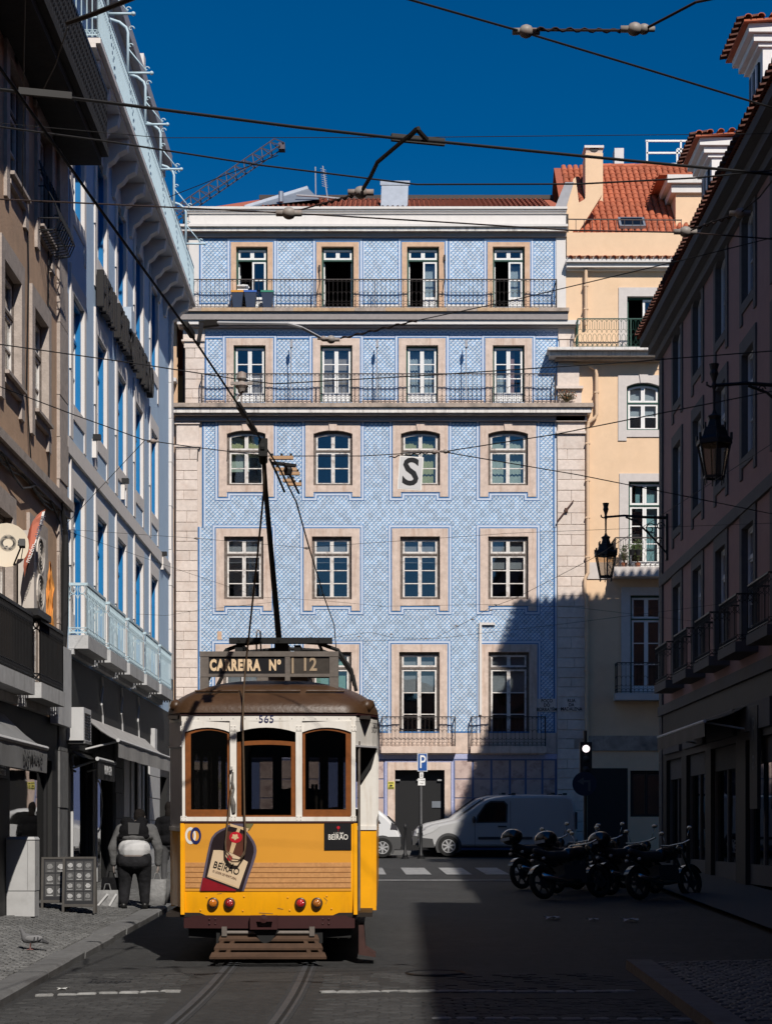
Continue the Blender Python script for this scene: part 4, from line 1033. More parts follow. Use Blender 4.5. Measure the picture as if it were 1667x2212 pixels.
# first floor balconies
for k in range(5):
    ua = 30.2+2.47*k; ub = ua+2.05
    mb = MB(ML); mb.box(ua,ub,4.70,4.93,-0.2,0.34); s_ = mb.build('balcony_slab', m_conc, lb)
    railing(s_, ML, ua+0.03, ub-0.03, 4.94, 0.87, 0.31, m_brail, strokes=lambda L,h: bar_strokes(L,h,0.15,0.26), r=0.008, top=0.03, posts=False)
    mb = MB(ML)
    for j in range(5): mb.box(ub-0.03,ub+0.02,4.66,4.70,0.02+0.06*j,0.05+0.06*j)
    mb.box(ua-0.05,ub+0.02,4.60,4.69,-0.1,0.10); mb.build('slab_bracket', m_conc, s_)
# raised lettering, edge on to the camera
t = thing('sign_lettering', 'row of thick dark letters fixed to the pale blue wall', 'sign', (XL+0.1,36.3,11.7))
m_letter = mat('dark_brown_letter', (0.013,0.011,0.011), 0.6, 0.1, 9)
u = 32.9
for i, kind in enumerate('HBXIAMEOMTRAOO'):
    w_ = 0.42; mb = MB(ML); a, b, z0, z1 = u, u+w_, 11.40, 12.08
    if kind == 'O': mb.ring(circ((a+b)/2,(z0+z1)/2,w_/2,14,ry=0.34), circ((a+b)/2,(z0+z1)/2,w_/2-0.11,14,ry=0.22), 0.04, 0.17)
    else:
        mb.box(a,a+0.11,z0,z1,0.04,0.17)
        if kind in 'HBAMX': mb.box(b-0.11,b,z0,z1,0.04,0.17)
        if kind in 'BAETR': mb.box(a+0.11,b-0.05,z1-0.11,z1,0.04,0.17)
        if kind in 'HBAER': mb.box(a+0.11,b-0.11,11.7,11.8,0.04,0.17)
        if kind in 'BE': mb.box(a+0.11,b-0.11,z0,z0+0.11,0.04,0.17)
    mb.build('letter', m_letter, t); u += 0.52
# wall lamps and cable box
for (u,z,lab) in ((32.65,8.55,'small grey floodlight under the second window row, left one'),(36.2,8.45,'small grey floodlight under the second window row, middle one'),(42.5,7.95,'small dark floodlight near the blue corner, right one')):
    t = thing('wall_floodlight', lab, 'lamp', (XL,u,z), 'floodlights on the blue wall')
    mb = MB(ML); mb.box(u-0.03,u+0.03,z-0.05,z+0.3,0,0.08); mb.build('bracket', m_bstone, t)
    mb = MB(ML); mb.box(u-0.06,u+0.06,z+0.28,z+0.38,0.02,0.16); mb.build('lamp_head', m_blackiron, t)
mb = MB(ML); mb.box(36.3,36.75,11.95,12.4,0.0,0.2); tag(mb.build('junction_box', mat('pale_blue_box',(0.42,0.50,0.60),0.5,0.05,5), None), 'pale blue box on the wall beside the dark letters', 'box')
# shop fronts at street level
for (a,b,c,d) in shop_holes[:2]:
    mb = MB(ML); mb.ring(rect(a,b,c,d), rect(a+0.08,b-0.08,c+0.4,d-0.08), -0.15,-0.05); s_ = mb.build('shop_window', m_blackiron, lb)
    mb = MB(ML); mb.box(a+0.08,b-0.08,c+0.4,d-0.08,-0.11,-0.10); mb.build('pane', m_sglass, s_)
    mb = MB(ML); mb.box(a+0.7,a+0.74,c+0.4,d-0.08,-0.13,-0.06); mb.build('mullion', m_shopw, s_)
for k, (a,b,c,d) in enumerate(shop_holes[2:4]):
    s_ = None
    for j in range(4):
        x = a+(b-a)*j/4; mb = MB(ML); mb.box(x+0.02,x+(b-a)/4-0.02,c,d,-0.12,-0.06+0.03*(j%2)); mb.build('folding_door_leaf', m_shopw, lb)
mb = MB(ML); mb.box(42.2,43.6,0.2,2.9,-0.2,-0.15); s_ = mb.build('shop_door', m_shopd, lb)
mb = MB(ML); mb.tube([(42.5,1.3,-0.15),(42.5,1.3,-0.05),(42.5,1.9,-0.05),(42.5,1.9,-0.15)],0.02,6); mb.build('handle', mat('bare_steel',(0.5,0.5,0.5),0.4,0.1,5,metal=0.6), s_)
for (a,b) in ((35.15,36.2),(40.2,42.0)):
    v = 0.3
    while v < 3.1:
        mb = MB(ML); mb.box(a,b,v+0.006,v+0.50,-0.1,0.05+random.uniform(0,0.01)); mb.build('stone_block', m_shopg if a < 40 else m_shopw, lb); v += 0.51
mb = MB(ML); mb.ring(circ(33.9,2.05,0.52,20,ry=0.52),circ(33.9,2.05,0.47,20,ry=0.47),-0.098,-0.095); mb.build('window_decal', m_shopw, lb)
mb = MB(ML); mb.box(33.2,34.6,3.1,3.5,0.02,0.06); sg = mb.build('shop_sign_board', m_shopd, lb)
for (u,z,h,w_) in ((40.6,3.35,0.6,0.4),(31.9,3.2,0.0,0)):
    if h: mb = MB(ML); mb.box(u,u+w_,z,z+h,0,0.12); mb.build('wall_box', m_shopw, lb)
for u in (33.5,36.0,38.4): # wiggly cable bundles in the shade
    mb = MB(ML); mb.tube([(u+0.1*math.sin(t*1.7),4.5-0.18*t,0.05) for t in range(7)],0.018,5); mb.build('cable', m_shopw, lb)
# ---------------------------------------------------------------- tan house nearest on the left
tn = thing('tan_house', 'weathered tan house with dark iron balconies nearest on the left', 'building', (XL,25,zg(25)))
m_tanw = mat('weathered_tan_render', (0.52,0.35,0.235), 0.9, 0.12, 3, 0.25, 25, stain=0.55, stain_c=(0.33,0.24,0.18), stain_s=1.0)
m_tstone = mat('grey_pitted_stone', (0.42,0.36,0.32), 0.9, 0.18, 8, 0.4, 40, stain=0.4, stain_s=3)
T0, T1 = -32.0, 29.88
th = []
def twin(a,b,v0,v1):
    mb = MB(ML); mb.box(a-0.22,a,v0-0.42,v1,-0.2,0.05); mb.box(b,b+0.22,v0-0.42,v1,-0.2,0.05); mb.box(a-0.22,b+0.22,v1,v1+0.30,-0.2,0.05); mb.box(a,b,v0-0.16,v0,-0.2,0.06); mb.box(a-0.05,b+0.05,v0-0.05,v0,0.06,0.12)
    mb.build('window_surround', m_tstone, tn)
    window(tn, ML, a,b,v0,v1, fm=m_pframe, sm=m_psash, rows=2, transom=v1-0.55, tf=0.06, ts=0.05, rec=0.07)
    th.append((a-0.1,b+0.1,v0-0.05,v1+0.15))
for (a,b,v0,v1) in ((24.95,26.1,8.10,9.68),(27.1,28.2,8.07,9.64),(22.6,23.8,8.1,9.7),(25.3,26.4,11.05,12.7),(27.5,28.5,11.05,12.7),(22.9,24.0,11.05,12.7),(24.3,25.5,3.85,6.1),(26.9,27.9,3.85,6.1),(24.5,25.6,13.2,15.6),(27.4,28.5,13.2,15.6)): twin(a,b,v0,v1)
mb = MB(ML); wall_holes(mb, T0, T1-0.75, 3.4, 17.2, th, 0.0, 0.32); mb.build('wall', m_tanw, tn)
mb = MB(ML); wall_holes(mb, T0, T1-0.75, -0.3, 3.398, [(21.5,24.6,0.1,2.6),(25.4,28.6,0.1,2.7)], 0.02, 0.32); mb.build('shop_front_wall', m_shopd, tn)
v = -0.2
while v < 17.1:
    h = random.choice((0.7,0.95,1.2)); mb = MB(ML); mb.box(T1-0.75,T1,v+0.006,min(v+h,17.2)-0.006,-0.4,0.05+random.uniform(-0.008,0.012)); mb.build('stone_block', m_tstone if v > 3.4 else m_shopg, tn); v += h
mb = MB(ML); mb.box(T0,T1,17.2,17.5,-8,0.5); mb.build('roof', m_shopd, tn)
mb = MB(ML); mb.box(T0,T1,-0.3,17.2,-8.2,-8.0); mb.box(T1-0.21,T1-0.01,-0.3,17.2,-8,-0.42); mb.box(T0,T0+0.2,-0.3,17.2,-8,-0.33)
for v in (3.2,7,10.6,13): mb.box(T0+0.2,T1-0.22,v-0.1,v+0.1,-8,-0.33)
mb.box(T0+0.2,T1-0.22,-0.3,17,-2.4,-2.3); mb.build('room_partition', m_dark, tn)
mb = MB(ML); mb.box(T0,T1,6.98,7.12,-0.1,0.16); mb.box(T0,T1,6.86,6.978,-0.1,0.10); mb.build('string_course', m_tstone, tn)
mb = MB(ML)
for k in range(5):
    mb.tube([(20+0.6*i, 6.80+0.06*math.sin(i*1.3+k)+0.03*k-0.25*(k==4)*math.sin(i*0.5)**2, 0.04+0.01*k) for i in range(16)], 0.016, 5)
mb.tube([(29.0,7.0,0.1),(29.25,6.5,0.12),(29.3,5.9,0.1),(29.32,5.0,0.08),(29.3,4.4,0.08)],[0.03,0.05,0.075,0.075,0.03],7)
mb.tube([(28.3,12,0.03),(28.25,10,0.03),(28.4,8.5,0.03),(28.2,7.1,0.05)],0.014,5); mb.tube([(26.5,12,0.03),(26.7,10,0.03),(26.55,8.2,0.03),(26.8,7.1,0.05)],0.012,5)
mb.build('cable', m_blackiron, tn)
# big balcony high up
m_dslab = mat('dark_shaded_slab', (0.022,0.020,0.019), 0.9, 0.3, 5, 0.2, 30)  # shade under the high balcony is put into this near-black colour
mb = MB(ML); mb.box(T0,T1,13.02,13.16,-0.2,0.74); mb.box(T0,T1,12.88,13.018,-0.2,0.62); s_ = mb.build('balcony_slab', m_dslab, tn)

def ornate(L,h):
    st = []; k = max(1,round(L/0.13)); p = L/k
    for i in range(k+1): st.append([(i*p,0),(i*p,h)])
    for i in range(k):
        c = (i+0.5)*p
        for z in (0.12,0.32,0.52,0.72): st.append(arcpts(c,h*z,p*0.5,0,360,7,0.09))
    return st
railing(s_, ML, 12.0, T1-0.05, 13.17, 0.95, 0.70, m_blackiron, strokes=ornate, r=0.02, top=0.04, posts=False)
# bellied window basket
bk = MB(ML)
for i in range(11):
    u = 27.35+0.13*i; bk.tube([(u,12.0,0.06),(u,11.85,0.10),(u,11.6,0.16),(u,11.35,0.30),(u,11.1,0.38),(u,10.92,0.30),(u,10.88,0.06)],0.010,4)
for z,w_ in ((11.85,0.10),(11.6,0.16),(11.35,0.30),(11.1,0.38),(10.92,0.30)): bk.tube([(27.35,z,0.0),(27.35,z,w_),(28.65,z,w_),(28.65,z,0.0)],0.010,4)
for i in range(5): bk.tube([(27.48+0.26*i+a,11.72+b,0.14) for a,b in arcpts(0,0,0.11,0,300,9)],0.008,4)
bk.build('window_basket', m_blackiron, tn)
# first floor balconies with black rails
for (ua,ub) in ((20.0,25.5),(26.0,27.9)):
    mb = MB(ML); mb.box(ua,ub,3.53,3.76,-0.2,0.36); s_ = mb.build('balcony_slab', m_conc, tn)
    railing(s_, ML, ua+0.03, ub-0.03, 3.77, 0.92, 0.33, m_blackiron, strokes=lambda L,h: bar_strokes(L,h,0.10,0.2), r=0.011, top=0.03, posts=False)
    mb = MB(ML); mb.box(ua-0.05,ub,3.40,3.52,-0.1,0.12); mb.build('slab_bracket', m_conc, s_)
mb = MB(ML); mb.box(28.3,29.6,3.3,4.6,0.05,0.16); mb.build('pale_wall_post', m_shopw, tn)
for (a,b) in ((21.5,24.6),(25.4,28.6)):
    mb = MB(ML); mb.ring(rect(a,b,0.1,2.6), rect(a+0.08,b-0.08,0.4,2.5), -0.15,-0.05); s_ = mb.build('shop_window', m_blackiron, tn)
    mb = MB(ML); mb.box(a+0.08,b-0.08,0.4,2.5,-0.11,-0.10); mb.build('pane', m_sglass, s_)
# ---- things fixed to the tan house
t = thing('air_conditioner', 'tall cream twin-fan air conditioner on the tan house wall', 'air conditioner', (XL+0.3,26.5,4.75))
m_acw = mat('cream_ac_case', (0.55,0.50,0.45), 0.5, 0.08, 5, stain=0.3, stain_c=(0.34,0.26,0.2))
mb = MB(ML); mb.box(25.6,26.5,4.80,5.94,0.10,0.33); mb.build('case', m_acw, t)
for z in (5.10,5.64):
    mb = MB(ML); mb.ring(circ(26.05,z,0.275,20),circ(26.05,z,0.245,20),0.33,0.35); g_ = mb.build('fan_ring', m_acw, t)
    mb = MB(ML); mb.prism(circ(26.05,z,0.245,20),0.325,0.334); mb.build('fan_recess', m_blackiron, g_)
    mb = MB(ML)
    for q in range(5): mb.tube([(26.05+a,z+b,0.342) for a,b in circ(0,0,0.05*q+0.03,16)],0.004,4,closed=True)
    mb.build('fan_guard', m_acw, g_)
mb = MB(ML); mb.box(25.55,26.55,4.70,4.80,0.0,0.4); mb.build('bracket', m_blackiron, t)
t = thing('satellite_dish', 'cream satellite dish with a ring of rays printed on it', 'satellite dish', (-5.2,24.2,5.4))
Md = Matrix.Translation((-5.175,24.0,5.46)) @ Euler((R(78),0,R(8))).to_matrix().to_4x4()
mb = MB(Md); rows = []
for i in range(7):
    r_ = 0.30*i/6+0.001; rows.append([(r_*math.cos(R(a)), r_*1.06*math.sin(R(a)), 0.30*(r_)**2-0.02) for a in range(0,360,15)])
mb.grid(rows, closed=True); rows2 = [[(x,y,z-0.008) for x,y,z in r_] for r_ in rows]; mb.grid([r_ for r_ in rows2[::-1]], closed=True); mb.grid([rows[-1],rows2[-1]], closed=True)
m_dish = mat('cream_dish', (0.60,0.53,0.42), 0.6, 0.06, 4, stain=0.35, stain_c=(0.50,0.34,0.2), stain_s=2)
mb.build('dish', m_dish, t, auto=40)
mb = MB(Md)
for i in range(40):
    a = 2*math.pi*i/40; mb.bar((0.02+0.068*math.cos(a),0.04+0.068*math.sin(a),0.0),(0.02+0.112*math.cos(a),0.04+0.112*math.sin(a),0.003),0.007,0.004)
mb.build('printed_rays', m_blackiron, t)
text('lettering', 'S', 0.10, Md @ Matrix.Translation((0.17,0.04,0.004)), m_blackiron, t, bold=0.002)
text('lettering', 'N', 0.10, Md @ Matrix.Translation((-0.13,0.04,0.002)), m_blackiron, t, bold=0.002)
mb = MB(Md); mb.tube([(0.1,-0.28,0.0),(0.22,-0.12,0.30)],0.012,6); mb.box(0.19,0.27,-0.14,-0.04,0.26,0.36); mb.tube([(0.1,-0.28,0.02),(0.2,-0.3,0.15),(0.24,-0.14,0.28)],0.006,4); mb.build('receiver_arm', m_blackiron, t)
mb = MB(Md); mb.tube([(0,0,-0.02),(0,-0.05,-0.3)],0.02,6); mb.build('mount', m_blackiron, t)
# feather flag
t = thing('feather_flag', 'salmon feather flag with a white lettered strip on the tan house', 'flag', (XL+0.35,26.0,4.9))
Yq = 25.2
fl = [(98,1100),(88,1103),(78,1112),(70,1126),(64,1145),(59,1170),(54,1195),(49,1222),(50,1236),(52,1246),(60,1222),(70,1196),(78,1170),(84,1150),(90,1128),(96,1108)]
mb = MB(); q = [P(x,y,Yq) for x,y in fl]; n = len(q)
mb.add([tuple(p+Vector((0,0.06*math.sin(i),0))) for i,p in enumerate(q)]+[tuple(p+Vector((0,0.012+0.06*math.sin(i),0))) for i,p in enumerate(q)], [tuple(range(n-1,-1,-1)),tuple(range(n,2*n))]+[(i,(i+1)%n,n+(i+1)%n,n+i) for i in range(n)])
mb.build('cloth', mat('salmon_cloth',(0.52,0.17,0.11),0.85,0.08,5), t)
st_ = [(97,1104),(91,1106),(86,1132),(80,1156),(73,1178),(78,1172),(84,1152),(91,1128)]
mb = MB(); q = [P(x,y,Yq-0.08) for x,y in st_]; n = len(q)
mb.add([tuple(p) for p in q]+[tuple(p+Vector((0,0.01,0))) for p in q],[tuple(range(n)),tuple(range(2*n-1,n-1,-1))]+[(i,n+i,n+(i+1)%n,(i+1)%n) for i in range(n)]); mb.build('white_strip', m_wsash, t)
c_ = P(87,1138,Yq-0.10); ang = math.atan2(74-0, 21)
text('lettering', 'AVEMIRA', 0.085, Matrix.Translation(c_) @ Matrix.Rotation(R(90),4,'X') @ Matrix.Rotation(R(72),4,'Z'), mat('grey_print',(0.12,0.12,0.16),0.7,0.05,5), t, bold=0.001)
c_ = P(66,1195,Yq-0.10)
text('lettering', 'mazém', 0.10, Matrix.Translation(c_) @ Matrix.Rotation(R(90),4,'X') @ Matrix.Rotation(R(70),4,'Z'), m_wsash, t)
mb = MB(); mb.tube([P(53,1250,Yq),P(62,1215,Yq+0.02),P(80,1165,Yq+0.02),P(97,1103,Yq+0.02)],0.008,5); mb.build('pole', m_blackiron, t)
# orange cloth
mb = MB(); rows = []
for j in range(16):
    y = 1215+14.2*j; row = []
    for i in range(9):
        wx = (4+13*min(1,j/4.0))*(1-0.25*(j > 12)); x = 108-0.15*j+(i-4)*wx/8
        p = P(x,y,27.6); row.append((p.x, p.y+0.06*math.sin(i*1.4+j*0.9)+0.03*math.sin(j*2.1), p.z+0.02*math.sin(i*2+j)))
    rows.append(row)
mb.grid(rows); back = [[(x,y+0.012,z) for x,y,z in r_] for r_ in rows]; mb.grid(back[::-1])
co = mb.build('hanging_cloth', mat('orange_cloth',(0.62,0.26,0.06),0.85,0.1,5), None, smooth=True); tag(co, 'crumpled orange cloth hanging beside the air conditioner', 'cloth')
# awnings
m_awn = mat('grey_awning_canvas', (0.20,0.20,0.20), 0.85, 0.12, 3, stain=0.3, stain_s=2)
m_awn2 = mat('pale_grey_canvas', (0.33,0.32,0.31), 0.85, 0.12, 3, stain=0.3, stain_s=2)
def awning(name, lab, M, ua, ub, vt, vb, w1, drop, m, words=None, tm=None):
    t = thing(name, lab, 'awning', tuple(M @ Vector(((ua+ub)/2,vb,0))))
    n = 14; rows = []; rows2 = []
    for j in range(5):
        f = j/4; rows.append([(ua+(ub-ua)*i/n, vt+(vb-vt)*f-0.05*math.sin(math.pi*f), w1*f+0.03) for i in range(n+1)])
        rows2.append([(p[0],p[1]-0.02,p[2]) for p in rows[-1]])
    mb = MB(M); mb.grid(rows); mb.grid(rows2[::-1]); mb.build('canopy', m, t, smooth=True)
    mb = MB(M); rows = [[(ua+(ub-ua)*i/28, vb-drop*f, w1+0.04+0.015*math.sin(i*1.1)*f) for i in range(29)] for f in (0,0.5,1)]
    mb.grid(rows); mb.grid([[(a,b,c-0.008) for a,b,c in r_] for r_ in rows][::-1]); va = mb.build('valance', m, t, smooth=True)
    mb = MB(M); mb.tube([(ua,vb+0.01,w1+0.03),(ub,vb+0.01,w1+0.03)],0.035,8); mb.build('front_bar', m_shopw, t)
    for u in (ua+0.2,ub-0.2): mb = MB(M); mb.tube([(u,vb-0.15,0.0),(u,vb,w1)],0.02,6); mb.build('arm', m_shopw, t)
    if words: text('lettering', words[0], words[1], M @ Matrix.Translation((words[2],vb-drop*0.5,w1+0.062)), tm, va, bold=0.003, sx=words[3] if len(words) > 3 else 1.0)
    return t
awning('awning', 'grey shop awning with faded lettering at the left edge', ML, 19.0, 25.0, 3.22, 2.72, 0.60, 0.34, m_awn, ('DAS MALHAS',0.22,23.9), mat('faded_black_print',(0.07,0.07,0.07),0.8,0.1,5))
awning('awning', 'long pale grey awning reaching out below the blue balconies', ML, 31.6, 39.6, 3.64, 3.19, 0.61, 0.30, m_awn2)
awning('awning', 'small dark awning with white lettering beside the stone shop pier', ML, 30.3, 32.3, 2.95, 2.80, 0.45, 0.34, m_shopd, ('BURGER',0.22,31.3), m_shopw)
mb = MB(ML); mb.box(23.4,25.2,2.30,2.62,0.02,0.06); sg = mb.build('shop_sign', m_shopd, None); tag(sg, 'dark shop sign with white lettering under the grey awning', 'sign')
text('lettering', 'BURGER', 0.20, ML @ Matrix.Translation((24.55,2.52,0.062)), m_shopw, sg, bold=0.003); text('lettering', 'KEBAB', 0.12, ML @ Matrix.Translation((24.75,2.38,0.062)), m_shopw, sg)
t = thing('air_conditioner', 'small pale air conditioner above the awning at street level', 'air conditioner', (XL,30.2,3.1))
mb = MB(ML); mb.box(29.75,30.5,3.10,3.66,0.05,0.34); mb.build('case', m_shopw, t)
mb = MB(ML)
for i in range(9): mb.box(29.85,30.4,3.15+0.05*i,3.17+0.05*i,0.34,0.352)
mb.build('grille', m_blackiron, t)
mb = MB(ML); mb.box(29.8,30.45,3.05,3.10,0.0,0.36); mb.build('bracket', m_shopg, t)
# ---------------------------------------------------------------- mauve building on the right, in its own shade
XRW = 7.27
MR = frame((XRW,0,0), (0,-1,0), (0,0,1), (-1,0,0))
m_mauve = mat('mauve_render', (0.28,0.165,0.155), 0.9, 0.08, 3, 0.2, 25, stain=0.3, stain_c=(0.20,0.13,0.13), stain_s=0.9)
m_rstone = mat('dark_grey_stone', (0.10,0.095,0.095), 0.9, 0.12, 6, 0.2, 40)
m_rsash = mat('grey_white_sash', (0.60,0.60,0.62), 0.5, 0.05, 9)
rb = thing('mauve_building', 'mauve rendered building in shade along the right of the street', 'building', (XRW,36,zg(36)))
RE = 46.5; RN = 12.0; rh = []
cols_ = [43.85-2.86*i for i in range(12)]
for k, yc in enumerate(cols_):
    for f, (v0,v1,rise) in enumerate(((12.3,13.95,0.16),(9.15,11.25,0),(5.3,7.72,0))):
        a, b = -yc-0.56, -yc+0.56
        if yc > 28 :
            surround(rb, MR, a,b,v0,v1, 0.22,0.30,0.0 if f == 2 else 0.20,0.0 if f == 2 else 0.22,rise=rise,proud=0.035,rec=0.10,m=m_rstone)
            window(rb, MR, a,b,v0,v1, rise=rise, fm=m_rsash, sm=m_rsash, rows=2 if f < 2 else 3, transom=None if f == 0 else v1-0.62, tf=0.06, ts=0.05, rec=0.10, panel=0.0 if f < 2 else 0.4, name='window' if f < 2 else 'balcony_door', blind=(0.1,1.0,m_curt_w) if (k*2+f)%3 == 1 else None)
            rh.append((a-0.1,b+0.1,v0-0.03,v1+0.2))
            if f == 2:
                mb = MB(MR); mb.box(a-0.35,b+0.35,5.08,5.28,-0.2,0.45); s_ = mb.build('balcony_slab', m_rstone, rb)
                railing(s_, MR, a-0.33,b+0.33, 5.29,0.92,0.42, m_blackiron, strokes=lambda L,h: bar_strokes(L,h,0.12,0.2), posts=False)
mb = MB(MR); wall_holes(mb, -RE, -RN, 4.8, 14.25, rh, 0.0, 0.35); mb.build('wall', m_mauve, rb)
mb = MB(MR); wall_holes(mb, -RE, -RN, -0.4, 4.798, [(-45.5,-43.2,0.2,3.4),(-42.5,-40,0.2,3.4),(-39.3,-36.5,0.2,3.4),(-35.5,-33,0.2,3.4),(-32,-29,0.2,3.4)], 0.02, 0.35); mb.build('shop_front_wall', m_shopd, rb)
for (a,b,c,d) in ((-45.5,-43.2,0.2,3.4),(-42.5,-40,0.2,3.4),(-39.3,-36.5,0.2,3.4),(-35.5,-33,0.2,3.4)):
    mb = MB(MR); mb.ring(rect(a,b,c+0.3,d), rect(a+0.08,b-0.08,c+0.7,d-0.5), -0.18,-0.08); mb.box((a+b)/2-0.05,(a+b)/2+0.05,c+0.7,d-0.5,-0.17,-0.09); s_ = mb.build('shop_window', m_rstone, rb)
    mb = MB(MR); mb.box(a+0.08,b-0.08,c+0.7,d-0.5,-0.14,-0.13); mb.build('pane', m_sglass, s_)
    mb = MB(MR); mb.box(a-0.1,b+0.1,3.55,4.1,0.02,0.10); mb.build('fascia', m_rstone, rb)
mb = MB(MR)
mb.box(-RE-0.02,-RE+0.3,-0.4,14.25,-9,-0.001); mb.build('end_wall', m_mauve, rb)
mb = MB(MR); mb.box(-RE+0.31,-RN,-0.4,14.25,-9.2,-9.0); mb.box(-RN-0.3,-RN,-0.4,14.25,-9,-0.36)
for v in (4.6,8.4,11.9,14.3): mb.box(-RE+0.31,-RN-0.31,v-0.1,v+0.02,-9,-0.36)
mb.box(-RE+0.31,-RN-0.31,-0.4,14.2,-2.7,-2.6); mb.build('room_partition', m_dark, rb)
v = 0.8
while v < 13.9:
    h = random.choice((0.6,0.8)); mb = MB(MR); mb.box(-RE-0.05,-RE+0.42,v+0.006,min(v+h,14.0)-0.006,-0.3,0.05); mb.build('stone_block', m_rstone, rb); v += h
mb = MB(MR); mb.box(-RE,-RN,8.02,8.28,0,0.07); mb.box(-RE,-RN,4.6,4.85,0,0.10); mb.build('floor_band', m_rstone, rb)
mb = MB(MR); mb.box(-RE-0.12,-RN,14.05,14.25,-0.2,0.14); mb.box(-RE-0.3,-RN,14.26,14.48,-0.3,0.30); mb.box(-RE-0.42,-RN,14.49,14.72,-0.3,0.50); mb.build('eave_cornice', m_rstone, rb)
# eave tiles one by one (they also throw the scalloped shadow on the yellow house)
u = 20.0; k = 0
while u < RE+0.3:
    put('eave_tile', tile_dk, rb, (XRW-0.64, u, 14.76), (0,0,-math.pi/2+random.uniform(-0.03,0.03))); u += 0.26
for i in range(26): put('eave_tile', tile_dk, rb, (XRW-0.45+0.27*i, RE+0.58, 14.76), (0,0,math.pi))
mb = MB(MR); e = 0.58
A = [(-RE-0.5,14.74,e),(-RN,14.74,e),(-RN,17.9,-4.2),(-RE+3.9,17.9,-4.2),(-RE-0.5,14.74,-9),(-RN,14.74,-9)]
mb.add(A, [(0,1,2,3),(0,3,4),(3,2,5,4)]); mb.build('roof', m_rooft2, rb)
rr = MB(MR); u = -RE+0.2
while u < -22:
    rr.tube([(u,14.80,0.5),(u,16.0,-1.3)],[0.085,0.085],5,caps=False); u += 0.26
stuff(rr.build('roof_tile_rows', m_rooft, rb))
# dormers
m_dormw = mat('dormer_white', (0.78,0.76,0.74), 0.8, 0.05, 4)
for (yn,yf,xe,ze) in ((36.6,38.5,7.34,18.55),(43.4,45.3,7.53,18.85),(29.6,31.5,7.34,18.55)):
    mb = MB(); mb.box(xe+0.55,xe+4.8,yn+0.25,yf-0.25,15.5,ze-0.25); d_ = mb.build('dormer', m_dormw, rb)
    mb = MB(); mb.box(xe+0.22,xe+4.9,yn+0.06,yf-0.06,ze-0.30,ze-0.12); mb.box(xe+0.34,xe+4.85,yn+0.14,yf-0.14,ze-0.46,ze-0.31); mb.box(xe+0.45,xe+4.82,yn+0.2,yf-0.2,ze-0.55,ze-0.465); mb.build('dormer_cornice', m_dormw, d_)
    mb = MB(); mb.ring([(0,0)],[(0,0)],0,0) if False else None
    mb.box(xe+0.50,xe+0.549,yn+0.5,yf-0.5,16.4,ze-0.75); mb.build('dormer_window', m_blackiron, d_)
    mb = MB(); mb.box(xe+0.46,xe+0.499,yn+0.52,yn+0.6,16.4,ze-0.8); mb.box(xe+0.46,xe+0.499,(yn+yf)/2-0.03,(yn+yf)/2+0.03,16.4,ze-0.8); mb.build('sash', m_rsash, d_)
    mb = MB(); mb.add([(xe+0.1,yn-0.05,ze-0.10),(xe+0.1,yf+0.05,ze-0.10),(xe+5.0,yf+0.05,ze+0.25),(xe+5.0,yn-0.05,ze+0.25),(xe+0.1,yn-0.05,ze-0.14),(xe+0.1,yf+0.05,ze-0.14),(xe+5.0,yf+0.05,ze+0.2),(xe+5.0,yn-0.05,ze+0.2)],[(3,2,1,0),(4,5,6,7),(0,1,5,4),(1,2,6,5),(2,3,7,6),(3,0,4,7)]); mb.build('dormer_roof', m_rooft, d_)
    n = 8
    for i in range(n): put('dormer_tile', tile_dk, d_, (xe-0.02, yn+0.06+(yf-yn-0.12)*i/(n-1), ze-0.08), (0,0,-math.pi/2))
    for i in range(9): put('dormer_tile', tile_me, d_, (xe+0.18+0.27*i, yn-0.08, ze-0.07+0.02*i), (0,0,0))
    for i in range(17): put('dormer_tile', tile_me, d_, (xe+0.18+0.27*i, yf+0.06, ze-0.05+0.02*i), (0,0,math.pi))
